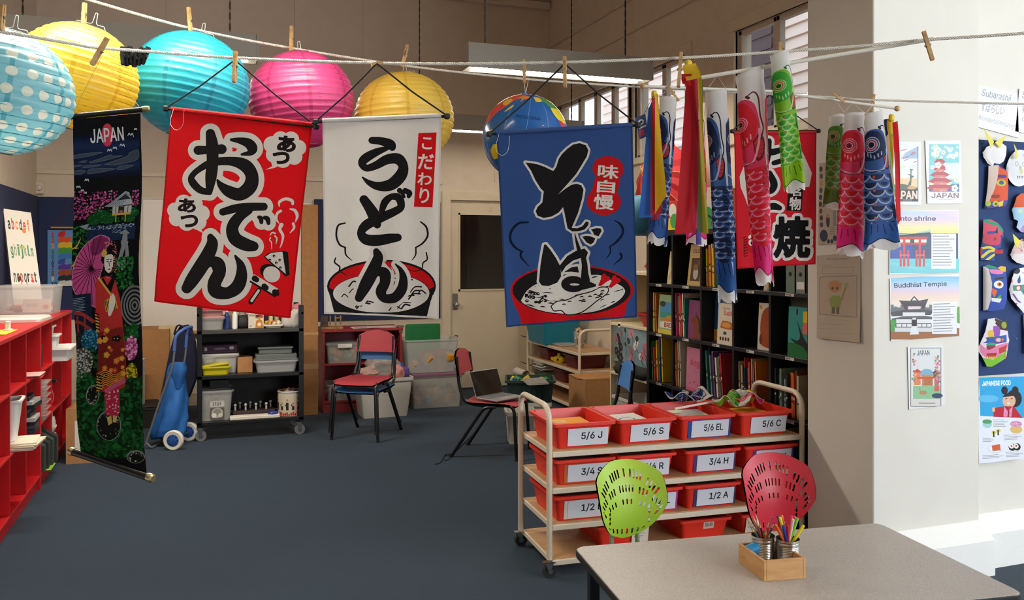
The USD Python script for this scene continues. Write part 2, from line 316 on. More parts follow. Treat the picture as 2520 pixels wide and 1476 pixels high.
# ================================================================ the room
XL, XR, YB, ZC = -1.5, 3.79, 9.22, 4.45
WALL = mat('painted_wall', '#d8c9b4', 0.8, bump=0.12, scale=8, var=0.03); WALLW = mat('pier_paint', '#dcd9cf', 0.75, bump=0.2, scale=5, var=0.02)
CEIL = mat('ceiling_paint', '#d9cbb8', 0.9); CREAM = mat('cream_gloss', '#d9cbb2', 0.42, var=0.03, bump=0.05, scale=6); NAVY = mat('navy_felt', '#2b3558', 0.95, bump=0.3, scale=220, var=0.08)
CARPET = usdkit.material(stage, '/World/Looks/navy_carpet', {'t': ('texture_coordinate', {}), 'z': ('noise_texture', {'scale': 320.0, 'detail': 3.0}), 'y': ('noise_texture', {'scale': 1.3, 'detail': 4.0}),
    'r': ('rgb_ramp', {'ramp': [(0.3, tuple(lin('#0d202f'))), (0.7, tuple(lin('#1e384d')))]}), 's': ('rgb_ramp', {'ramp': [(0.3, (0.85, 0.85, 0.85)), (0.7, (1, 1, 1))]}), 'x': ('mix', {'mix_type': 'multiply', 'fac': 1.0}),
    'b': ('bump', {'strength': 0.6, 'distance': 0.004}), 'p': ('principled_bsdf', {'roughness': 0.95, 'specular_ior_level': 0.15, 'sheen_weight': 0.15})},
    [('t.object', 'z.vector'), ('t.object', 'y.vector'), ('z.fac', 'r.fac'), ('y.fac', 's.fac'), ('r.color', 'x.color1'), ('s.color', 'x.color2'), ('x.color', 'p.base_color'), ('z.fac', 'b.height'), ('b.normal', 'p.normal')], surface='p.BSDF')
struct('floor', box(-1.7, -3.2, -0.06, 6.6, 9.5, 0.0), CARPET, 'dark navy blue short pile carpet')
struct('ceiling', join(box(-1.7, -3.2, ZC, 3.94, 9.5, ZC + 0.1), box(3.94, -3.2, ZC, 6.6, 3.62, ZC + 0.1)), CEIL, 'cream painted ceiling high above')
struct('wall_left', box(XL - 0.15, -3.2, 0, XL, 9.4, ZC), WALL, 'cream left wall')
def wall_x_holes(x0, x1, y0, y1, z1, holes):      # a wall along y with window openings (ya, yb, za, zb)
    g = sbox(y0, 0, y1, z1)
    for a, b, c, d in holes: g = g.difference(sbox(a, c, b, d))
    m = extr(g, x1 - x0); v = np.asarray(m.vertices); return TM(np.c_[x0 + v[:, 2], v[:, 0], v[:, 1]], m.faces)
def wall_y_holes(y0, y1, x0, x1, z1, holes):
    g = sbox(x0, 0, x1, z1)
    for a, b, c, d in holes: g = g.difference(sbox(a, c, b, d))
    m = extr(g, y1 - y0); v = np.asarray(m.vertices); return TM(np.c_[v[:, 0], y1 - v[:, 2], v[:, 1]], m.faces)
DX0, DX1, DZ = 2.60, 3.52, 2.13
struct('wall_back', wall_y_holes(YB, YB + 0.15, XL, XR + 0.15, ZC, [(DX0, DX1, -1, DZ)]), WALL, 'cream back wall, dim above and lit below')
WIN = [(7.22, 8.95, 2.42, 3.20), (6.2, 7.1, 2.42, 3.20), (4.40, 5.50, 2.42, 3.22)]
struct('wall_right', wall_x_holes(XR, XR + 0.14, 3.3, 9.3, ZC, WIN), WALL, 'cream right wall with high windows')
# pier and the wall beside it, facing the photographer
struct('wall_pier', box(2.92, 3.15, 0, 3.57, 3.61, ZC, 0.004), WALLW, 'white painted pier with its left face in shade')
struct('wall_pier_side', box(3.57, 3.22, 0, 6.5, 3.6, ZC), WALLW, 'white wall to the right of the pier')
struct('wall_front', wall_y_holes(-3.15, -3.0, -1.6, 6.5, ZC, [(2.9, 6.1, 1.2, 3.2)]), WALL, 'cream wall behind the photographer')
struct('window_5', join(*[box(x, -3.1, 1.2, x + 0.04, -3.04, 3.2) for x in (2.9, 3.95, 5.0, 6.06)], box(2.9, -3.1, 1.2, 6.1, -3.04, 1.25), box(2.9, -3.1, 3.15, 6.1, -3.04, 3.2)), CREAM, 'large unseen cream framed window behind the photographer lighting the pier')  # window out of view, its span leaves the left pier face unlit
struct('wall_right_front', wall_x_holes(6.4, 6.55, -3.1, 3.4, ZC, [(-1.9, 2.3, 1.0, 3.0)]), WALL, 'cream side wall with a large unseen window')
for nm, bx in (('window_1', [(6.40, 6.5, y, 1.0, 3.0) for y in (-1.9, -0.5, 0.9, 2.26)]), ):
    fr = struct(nm, join(*[box(6.44, y, 1.0, 6.5, y + 0.04, 3.0) for _, _, y, _, _ in bx], box(6.44, -1.9, 1.0, 6.5, 2.3, 1.05), box(6.44, -1.9, 2.95, 6.5, 2.3, 3.0)), CREAM, 'large unseen cream framed side window lighting the pier')  # window out of view, frames the side daylight
# skirting with a sloped top, a separate run each
def skirting_y(x0, x1, y, h=0.16, slope=0.06, d=0.05):     # in front of a wall facing -y
    v = []
    for x in (x0, x1): v += [(x, y, 0), (x, y - d, 0), (x, y - d, h), (x, y - 0.004, h + slope), (x, y, h + slope)]
    f = [(0, 1, 6), (0, 6, 5), (1, 2, 7), (1, 7, 6), (2, 3, 8), (2, 8, 7), (3, 4, 9), (3, 9, 8)] + [(0, 2, 1), (0, 3, 2), (0, 4, 3), (5, 6, 7), (5, 7, 8), (5, 8, 9)]
    return TM(v, f)
SKW = mat('skirting_white', '#efefec', 0.5, var=0.01); SKB = mat('skirting_cream', '#bfae96', 0.5)
struct('baseboard_right', skirting_y(2.93, 3.57, 3.15, 0.17, 0.07, 0.09), SKW, 'white skirting with a sloped sunlit top below the pier')
struct('baseboard_far_right', skirting_y(3.57, 6.4, 3.22, 0.17, 0.07, 0.09), SKW, 'white skirting with a sloped sunlit top below the navy board')
struct('baseboard_back', join(skirting_y(XL, DX0 - 0.1, YB, 0.12, 0.01, 0.018), skirting_y(DX1 + 0.1, XR, YB, 0.12, 0.01, 0.018)), SKB)
# cover strips, picture rail and conduits
struct('trim_1', box(XL, YB - 0.022, 2.30, DX0 - 0.1, YB, 2.345, 0.004), CREAM, 'cream rail along the back wall')
for i, x in enumerate((-0.35, 0.9, 1.62, 3.12)):
    z = PY(1000, 0, YB)[2]; struct(f'trim_{i + 2}', box(x, YB - 0.008, 2.35, x + 0.05, YB, ZC), WALL, 'flat cover strip on the back wall')
struct('trim_6', tube([(XR - 0.012, 5.2, 3.62), (XR - 0.012, YB, 3.62)], 0.012, 6), WALL, 'thin conduit on the right wall')
struct('trim_7', tube([(XR - 0.015, 4.2, 3.93), (XR - 0.015, YB, 3.93)], 0.016, 6), WALL, 'upper conduit on the right wall')
struct('trim_8', box(XL, YB - 0.09, ZC - 0.09, XR, YB, ZC, 0.02), CEIL, 'cornice above the back wall')
# high windows on the right wall
SIDING = mat('weatherboard_paint', '#ecd0bc', 0.7, var=0.02); SASH = mat('window_paint', '#d2c2ae', 0.5); GLASS = pane_mat('window_glass')
def window(n, y0, y1, z0, z1, cuts, lbl):
    w = struct(f'window_{n}', join(box(XR - 0.02, y0 - 0.09, z1, XR + 0.02, y1 + 0.09, z1 + 0.09, 0.005), box(XR - 0.04, y0 - 0.09, z0 - 0.06, XR + 0.05, y1 + 0.09, z0, 0.005),
        box(XR - 0.02, y0 - 0.09, z0, XR + 0.02, y0, z1, 0.005), box(XR - 0.02, y1, z0, XR + 0.02, y1 + 0.09, z1, 0.005)), CREAM, lbl)
    for a, b in cuts:
        s = 0.035; struct('sash', join(box(XR + 0.03, a, z0, XR + 0.08, a + s, z1, 0.004), box(XR + 0.03, b - s, z0, XR + 0.08, b, z1, 0.004), box(XR + 0.03, a, z0, XR + 0.08, b, z0 + s, 0.004), box(XR + 0.03, a, z1 - s, XR + 0.08, b, z1, 0.004)), SASH, parent=w)
        struct('pane', box(XR + 0.05, a + s, z0 + s, XR + 0.054, b - s, z1 - s), GLASS, parent=w)
window(2, 7.22, 8.95, 2.42, 3.20, [(7.22, 7.62), (7.62, 8.02), (8.02, 8.42), (8.42, 8.95)], 'far high window of four narrow sashes')
window(3, 6.2, 7.1, 2.42, 3.20, [(6.2, 6.62), (6.62, 7.1)], 'middle high window of two sashes')
window(4, 4.40, 5.50, 2.42, 3.22, [(4.40, 5.05), (5.05, 5.50)], 'near high window of two sashes beside the pier')
o = Thing('neighbouring_house', 'pale pink weatherboard house wall seen through the high windows', 'house', (6.3, 9.0, 0))
for i in range(24):
    z = 1.9 + i * 0.14; bd = TM([(0.0, -5, z), (0.0, 4, z), (0.03, 4, z), (0.03, -5, z), (0.035, -5, z + 0.145), (0.035, 4, z + 0.145), (0.05, 4, z + 0.145), (0.05, -5, z + 0.145)], [(0, 1, 5), (0, 5, 4), (1, 2, 6), (1, 6, 5), (2, 3, 7), (2, 7, 6), (3, 0, 4), (3, 4, 7), (4, 5, 6), (4, 6, 7), (0, 3, 2), (0, 2, 1)])
    o.part('weatherboard', bd, SIDING, smooth=False)
o.part('wall_frame', box(0.06, -5, 0, 0.15, 4, 5.4), SIDING)
sh = Thing('dark_red_panel', 'dark red brown panel on the house outside the near window', 'shutter', (6.24, 8.28, 2.7))  # dark red brown wall panel behind one pane of the near window
sh.part('frame', box(0, 0, 0, 0.03, 0.75, 1.6, 0.004), mat('maroon_paint', '#4a2a22', 0.6)); 
for i in range(9): sh.part('slat', rot(box(-0.012, 0.05, 0.08 + i * 0.165, 0.0, 0.7, 0.2 + i * 0.165), (0, 1, 0), 4, (0, 0, 0.1 + i * .165)), MATS['maroon_paint'])
# door in the back wall
struct('trim_9', join(box(DX0 - 0.1, YB - 0.02, 0, DX0, YB + 0.01, DZ + 0.1, 0.004), box(DX1, YB - 0.02, 0, DX1 + 0.1, YB + 0.01, DZ + 0.1, 0.004), box(DX0, YB - 0.02, DZ, DX1, YB + 0.01, DZ + 0.1, 0.004)), CREAM, 'cream door frame')
g = sbox(DX0, 0.02, DX1, DZ).difference(sbox(2.72, 1.13, 3.40, 1.97))
leaf = TM(np.c_[(m := extr(g, 0.04)).vertices[:, 0], YB + 0.06 - m.vertices[:, 2], m.vertices[:, 1]], m.faces)
d1 = struct('door_1', leaf, CREAM, 'cream painted door with a dark glass upper panel')
struct('glass', box(2.72, YB + 0.035, 1.13, 3.40, YB + 0.041, 1.97), pane_mat('door_glass', (0.5, 0.48, 0.45)), 'dark glass panel', parent=d1)
struct('beading', join(box(2.70, YB + 0.012, 1.11, 3.42, YB + 0.025, 1.13), box(2.70, YB + 0.012, 1.97, 3.42, YB + 0.025, 1.99), box(2.70, YB + 0.012, 1.11, 2.72, YB + 0.025, 1.99), box(3.40, YB + 0.012, 1.11, 3.42, YB + 0.025, 1.99)), CREAM, parent=d1)
h = PY(1121, 742, YB)
struct('lock_plate', box(h[0] - 0.03, YB + 0.008, h[2] - 0.09, h[0] + 0.03, YB + 0.02, h[2] + 0.09, 0.004), mat('dull_steel', '#8d8a86', 0.4, 0.8), 'steel lock plate', parent=d1)
struct('door_knob', mov(rot(lathe([(0.012, 0), (0.014, 0.03), (0.026, 0.035), (0.03, 0.05), (0.024, 0.065), (0.0, 0.068)], 16), (1, 0, 0), 90), h[0] + 0.008, YB + 0.012, h[2] - 0.03), CHROME, 'round steel knob', parent=d1)
q = PY(1208, 516, YB)
struct('number', mov(xz(extr(text('6', 0, 0, 0.055, w=0.032), 0.006)), q[0] - 0.015, YB + 0.02, q[2] - 0.03), CREAM, 'raised number 6 painted over', parent=d1)
# dim store room behind the glass
struct('wall_store', join(box(2.2, YB + 1.4, 0, 3.95, YB + 1.5, 2.6), box(2.2, YB + 0.16, 0, 2.25, YB + 1.4, 2.6), box(3.9, YB + 0.16, 0, 3.95, YB + 1.4, 2.6), box(2.2, YB + 0.15, 2.55, 3.95, YB + 1.5, 2.6)), mat('store_wall', '#8a7f72', 0.8), 'store room behind the door')
sc = Thing('store_cabinet', 'grey steel locker dimly seen through the door glass', 'locker', (2.3, YB + 0.75, 0))
sc.part('body', box(0, 0, 0.0, 0.72, 0.5, 2.0, 0.005), mat('locker_grey', '#7d7570', 0.5))
for z in (0.1, 0.75, 1.4): sc.part('door', box(0.02, -0.015, z, 0.7, 0, z + 0.6, 0.004), MATS['locker_grey']); sc.part('latch', box(0.3, -0.03, z + 0.25, 0.34, -0.015, z + 0.33), BLACK_STEEL)
# navy pinboards
struct('trim_10', box(XL, 2.0, 0.9, XL + 0.02, YB, 2.08, 0.004), NAVY, 'navy felt pinboard on the left wall')
struct('trim_11', box(XL + 0.02, YB - 0.02, 0.9, PY(345, 600, YB)[0] - 0.03, YB, 2.08, 0.004), NAVY, 'navy felt pinboard on the back wall behind the hanging scroll')
a, b = PY(768, 490, YB), PY(1092, 782, YB)
struct('trim_12', box(a[0] + 0.02, YB - 0.02, b[2], DX0 - 0.12, YB, a[2], 0.004), NAVY, 'navy felt pinboard left of the door')
# whiteboard
a, b = PY(352, 490, YB), PY(762, 805, YB)
wb = Thing('whiteboard', 'large whiteboard with an aluminium tray on the back wall', 'whiteboard', ((a[0] + b[0]) / 2, YB - 0.02, b[2]))
W2, H2 = (b[0] - a[0]) / 2, a[2] - b[2]
wb.part('board', box(-W2, 0, 0, W2, 0.02, H2, 0.003), mat('whiteboard_white', '#f0eae0', 0.25, var=0.01))
wb.part('frame', join(box(-W2, -0.008, H2, W2, 0.02, H2 + 0.02), box(-W2 - 0.02, -0.008, 0, -W2, 0.02, H2 + 0.02), box(W2, -0.008, 0, W2 + 0.02, 0.02, H2 + 0.02)), mat('whiteboard_frame', '#d5cec2', 0.5))
wb.part('pen_tray', box(-W2, -0.07, -0.03, W2, 0.02, 0.0, 0.006), mat('tray_wood', '#b08a5e', 0.5), 'timber coloured pen tray')
# motion sensor
q = PY(97, 463, YB)
s = Thing('motion_sensor', 'small cream motion sensor high in the far left corner', 'sensor', (q[0], YB - 0.0, q[2]))
s.part('body', box(-0.045, -0.05, -0.06, 0.045, 0, 0.065, 0.012), CREAM); s.part('lens', mov(lathe([(0.03, 0), (0.026, 0.012), (0, 0.02)], 14), 0, 0, 0) if False else rot(mov(lathe([(0.032, 0), (0.026, 0.012), (0.0, 0.018)], 14), 0, 0, 0.05), (1, 0, 0), 90), mat('lens_white', '#c9c0b4', 0.3))
# ---------------------------------------------------------------- pendant lights
PEND = mat('pendant_grey', '#a29d92', 0.6, var=0.02); TUBE = glow('tube_glow', '#fff4e2', 9.0); CHAIN = mat('dark_chain', '#4a4038', 0.5, 0.6)
def pendant(x0, x1, y, z, h, lbl, chains=(0.12, 0.88), power=1.0, louvre=False):
    L = x1 - x0; t = Thing('pendant_light', lbl, 'light', ((x0 + x1) / 2, y, z), 0, None)
    sh = [(-0.10, 0), (-0.105, h * 0.5), (-0.09, h), (0.09, h), (0.105, h * 0.5), (0.10, 0), (0.085, 0), (0.08, h * 0.6), (-0.08, h * 0.6), (-0.085, 0)]
    m = extr(Polygon(sh), L); v = np.asarray(m.vertices); t.part('housing', TM(np.c_[v[:, 2] - L / 2, v[:, 0], v[:, 1]][:, [0, 1, 2]], m.faces[:, ::1]), PEND)
    for s in (-1, 1): t.part('end_cap', box(s * L / 2, -0.105, 0, s * (L / 2 + 0.012), 0.105, h, 0.003), PEND)
    for s in (-0.04, 0.04): t.part('tube', tube([(-L / 2 + 0.05, s, 0.012 + 0.075 * louvre), (L / 2 - 0.05, s, 0.012 + 0.075 * louvre)], 0.013, 8), TUBE, 'lit white tube')
    if louvre:
        for i in range(int(L / 0.075)): t.part('louvre', box(-L / 2 + 0.04 + i * 0.075, -0.082, 0, -L / 2 + 0.042 + i * 0.075, 0.082, 0.075), PEND)  # baffles narrow the unseen lamp so the pier side stays dark
    for c in chains:
        x = -L / 2 + c * L; links = []; n = int((ZC - z - h) / 0.035)
        for i in range(n): zz = z * 0 + h + i * 0.035; links.append(box(x - (0.006 if i % 2 else 0.0025), -(0.0025 if i % 2 else 0.006), zz, x + (0.006 if i % 2 else 0.0025), (0.0025 if i % 2 else 0.006), zz + 0.045))
        t.part('chain', join(*links), CHAIN)
    rect_light(numbered('lamp'), ((x0 + x1) / 2, y, z - 0.004 + 0.08 * louvre), (0, 0, 0), L - 0.1, 0.16, LAMP * power, LAMP_COL)
a, b = P(1155, 176, 6.0), P(1635, 180, 6.35); pendant(a[0] - 0.02, b[0] - 0.06, (a[1] + b[1]) / 2 + 0.1, 2.84, 0.17, 'grey trough pendant light above the blue globe', (0.1, 0.88))
a, b = P(-60, 120, 5.3), P(633, 128, 5.6); pendant(a[0], b[0], (a[1] + b[1]) / 2, 2.83, 0.16, 'grey trough pendant light behind the paper lanterns', (0.17, 0.9), 2.4)
a, b = P(985, 318, 8.95), P(1440, 318, 9.0); pendant(a[0], b[0], 8.35, 2.78, 0.16, 'far trough pendant light near the back wall above the door', (0.05, 0.95), 0.12)
pendant(-1.0, 0.6, 2.92, 2.68, 0.16, 'unseen trough pendant light above the hanging lanterns lighting their tops', (0.1, 0.9), 3.2, True)  # out of view, placed to light the lantern tops
# ================================================================ things hanging from the two ropes
YAW = -math.degrees(math.asin(ST)); E1 = np.array([CT, -ST, 0]); E2 = np.array([ST, CT, 0]); UP = np.array([0, 0, 1.0])
rnd = random.Random(7)
def pxc(pts): return spline([P(*q) for q in pts], 10)
def rope_mesh(path, r=0.0045, pitch=0.022):
    seg = np.r_[0, np.cumsum(np.linalg.norm(np.diff(path, axis=0), axis=1))]; n = int(seg[-1] / pitch * 7); s = np.linspace(0, seg[-1], n)
    c = np.stack([np.interp(s, seg, path[:, k]) for k in range(3)], -1); t, a, b = frame_of(c); out = []
    for k in range(3):
        g = (s / pitch * 2 * np.pi + k * 2 * np.pi / 3)[:, None]; out.append(tube(c + r * 0.55 * (np.cos(g) * a + np.sin(g) * b), r * 0.62, 5, False))
    return join(*out)
ROPE_B = [(-300, 40, 2.2), (0, 78, 2.22), (170, 106, 2.32), (245, 118, 2.45), (370, 127, 2.62), (576, 142, 2.73), (840, 153, 2.75), (1100, 157, 2.75), (1390, 153, 2.75), (1680, 142, 2.75), (1920, 127, 2.74), (2130, 112, 2.7), (2280, 98, 2.67), (2520, 82, 2.6), (2900, 50, 2.5)]
ROPE_A = [(60, -50, 2.65), (220, 0, 2.83), (470, 70, 3.13), (715, 118, 3.4), (1000, 162, 3.58), (1290, 194, 3.75), (1540, 212, 3.84), (1700, 221, 3.84), (1900, 232, 3.8), (2060, 240, 3.75), (2150, 246, 3.7), (2520, 256, 3.6), (2900, 266, 3.5)]
solid('clothesline', rope_mesh(pxc(ROPE_B)), ROPE, 'white twisted rope carrying the food banners across the room', 'rope')
solid('clothesline', rope_mesh(pxc(ROPE_A)), ROPE, 'white twisted rope sloping down to the right above the paper lanterns', 'rope')
# ---- wooden pegs
STEEL = mat('spring_steel', '#8d8a84', 0.35, 0.9)
def peg(x, y, px, ang, t, lbl, side=0, material=None, name='clothes_peg', word=None, flat=0, group=None):
    L = px * t / FPX; w = 0.0105 if material is None else 0.011
    o = Thing(name, lbl, 'clothes peg', P(x, y, t), YAW, group); m = material or PEG_WOOD
    pr = Polygon([(0.0005, -L / 2), (0.0065, -L / 2 + 0.004), (0.0065, 0.1 * L), (0.0055, L / 2), (0.0025, L / 2), (0.0005, 0.12 * L), (0.0, 0.0), (0.0018, -0.12 * L), (0.0004, -0.25 * L)])
    for s in (1, -1):
        g = affinity.scale(pr, s, 1, origin=(0, 0)); a = mov(xz(extr(g, w)), 0, w / 2, 0)
        if s < 0: a.invert() if a.volume < 0 else None
        a = rot(rot(a, (0, 0, 1), 78 if not flat else 15 + side), (0, 1, 0), ang); o.part('prong', a, m)
    sp = join(rod((-0.008, 0, 0.0), (0.008, 0, 0.0), 0.0032, 8), box(-0.0085, -0.0075, 0.002, -0.0065, 0.0075, 0.0045), box(0.0065, -0.0075, 0.002, 0.0085, 0.0075, 0.0045))
    o.part('spring', rot(rot(sp, (0, 0, 1), 78 + 90 if False else 0), (0, 1, 0), ang), STEEL)
    if word:
        g = text(word, 0, 0, 0.0045, center=True, bold=1); m2 = mov(rot(xz(extr(g, 0.0006)), (0, 1, 0), -90), 0, -0.0072, 0.012); o.part('handwriting', rot(m2, (0, 1, 0), ang), RUBBER)
    return o
peg(5, 44, 66, 4, 2.22, 'wooden clothes peg at the left end above the polka dot lantern')
peg(207, 36, 58, 3, 2.8, 'wooden clothes peg above the large yellow lantern')
peg(245, 127, 78, 30, 2.44, 'wooden clothes peg tilted right that holds the black scroll cord')
peg(467, 53, 70, -5, 3.11, 'wooden clothes peg above the turquoise lantern')
peg(578, 165, 78, 2, 2.71, 'wooden clothes peg holding the cord of the red oden banner')
peg(717, 96, 64, 1, 3.38, 'wooden clothes peg above the pink lantern')
peg(996, 138, 58, 14, 3.56, 'wooden clothes peg with handwriting above the smaller yellow lantern', word='AMELIA')
peg(928, 158, 30, 80, 2.72, 'wooden clothes peg seen end on above the white udon banner')
peg(1390, 178, 78, -1, 2.72, 'wooden clothes peg holding the cord of the blue soba banner')
peg(1290, 176, 60, -2, 3.68, 'wooden clothes peg above the inflatable globe')
peg(1673, 172, 88, 5, 2.72, 'large wooden clothes peg at the top of the red streamers')
peg(1657, 230, 46, -36, 3.79, 'small wooden clothes peg tilted left above the narrow navy carp')
peg(1921, 122, 36, 0, 2.77, 'wooden clothes peg behind the mouth of the green carp')
peg(2284, 113, 76, -17, 2.64, 'wooden clothes peg at the right end of the long white stick')
peg(2064, 240, 38, -52, 3.66, 'pale wooden clothes peg lying across the stick with three carp')
peg(2147, 254, 44, 10, 3.72, 'wooden clothes peg above the hanging blue carp')
for i, (x, y, a) in enumerate(((303, 138, -3), (312, 140, 2), (321, 137, -4), (333, 143, 8), (345, 139, 14), (357, 137, 22))):
    peg(x, y, 46, a, 2.64 + 0.006 * i, f'{("leftmost", "second from left", "third from left", "fourth from left", "fifth from left", "rightmost tilted")[i]} black plastic peg in the row of six beside the turquoise lantern', material=mat('black_plastic', '#1c1c1e', 0.4), name='plastic_peg', group='black pegs on the rope')
# ---- paper lanterns
def lantern(x, y, rpx, t, col, band, lbl, dots=None, tilt=(0, 0), squash=0.93, ribs=20, wire='#c9c4b8', spin=0.0, top=1.0):
    R = rpx * t / FPX; o = Thing('paper_lantern', lbl, 'lantern', P(x, y, t), YAW, 'round paper lanterns on the rope')
    c, la = 2 * np.pi * R, math.radians(74); h = 2 * la * R
    A = trimesh.transformations.rotation_matrix(math.radians(tilt[0]), (0, 1, 0)) @ trimesh.transformations.rotation_matrix(math.radians(tilt[1]), (1, 0, 0))
    def prof(lat): k = (lat + la) / (2 * la) * ribs; return R * np.cos(lat) + 0.022 * R * (np.abs(np.sin(np.pi * k)) - 0.8), squash * R * np.sin(lat)
    def surf(u, v):
        lat = np.asarray(v) / h * 2 * la - la; r, z = prof(lat); g = np.asarray(u) / R + spin
        r = r * (1 + 0.006 * np.sin(7 * g + 3 * lat)); return np.stack([r * np.cos(g), r * np.sin(g), z], -1) @ A[:3, :3].T
    lay = [(sbox((k + 0.5) * c / 8 - 0.035 * R, 0, (k + 0.5) * c / 8 + 0.035 * R, h), band) for k in range(8)]
    if dots:
        q = np.random.default_rng(3); nrow = 9
        for i in range(nrow):
            v = (i + 0.5) * h / nrow; n = max(5, int(26 * math.cos(v / h * 2 * la - la)))
            for k in range(n): lay.append((ell((k + 0.5 * (i % 2) + 0.1 * q.random()) / n * c, v + 0.01 * R * q.normal(), 0.078 * R / max(0.35, math.cos(v / h * 2 * la - la)), 0.078 * R, 0, 5), dots))
    o.part('paper_shade', sheet(lay, c, h, surf, 40, ribs * 3, base=col), LANTERN)
    k = np.linspace(0, 1, ribs * 36); lat = -la + 2 * la * k; g = k * ribs * 2 * np.pi; r = R * np.cos(lat) - 0.016 * R
    o.part('rib_wire', tube(np.stack([r * np.cos(g), r * np.sin(g), squash * R * np.sin(lat)], -1) @ A[:3, :3].T, 0.0011, 4), mat('rib_' + wire[1:], wire, 0.5), 'thin wire spiral')
    rt, zt = R * math.cos(la), squash * R * math.sin(la); gg = np.linspace(0, 2 * np.pi, 25)
    for z, nm in ((zt, 'top_ring'), (-zt, 'bottom_ring')): o.part(nm, tube(np.stack([rt * np.cos(gg), rt * np.sin(gg), gg * 0 + z], -1) @ A[:3, :3].T, 0.0018, 5, False), STEEL)
    hk = bend([(-rt, 0, zt), (-rt * 0.9, 0, zt + 0.012), (rt * 0.1, 0, zt + 0.012), (rt * 0.15, 0.0, zt + 0.05), (rt * 0.3, 0, zt + 0.05), (rt * 0.35, 0, zt + 0.012), (rt * 0.9, 0, zt + 0.012), (rt, 0, zt)], 0.01)
    o.part('wire_hanger', tube(hk @ A[:3, :3].T, 0.0014, 5), mat('white_wire', '#d8d5cd', 0.4, 0.3))
    return o
lantern(2, 226, 166, 2.42, '#8cc6d2', '#5fa9bc', 'pale blue paper lantern with cream polka dots at the left edge', dots='#efe6d6', tilt=(9, 0), wire='#2f7f8f', ribs=17, spin=0.25)
lantern(190, 190, 142, 2.82, '#eed148', '#e0bb34', 'large yellow paper lantern behind the polka dot lantern', tilt=(14, 0), wire='#b58f1c')
lantern(469, 210, 140, 3.16, '#2cb4c8', '#1f9cb4', 'turquoise paper lantern behind the red banner cord', tilt=(8, -3), wire='#0f7f95', spin=0.35)
lantern(742, 246, 127, 3.42, '#d64a88', '#c23874', 'bright pink paper lantern between the red and white banners', tilt=(-6, 0), wire='#a81c5c')
lantern(995, 292, 122, 3.6, '#eccb56', '#dfb944', 'smaller yellow paper lantern behind the white udon banner', tilt=(-3, 0), wire='#caa032', spin=0.6)
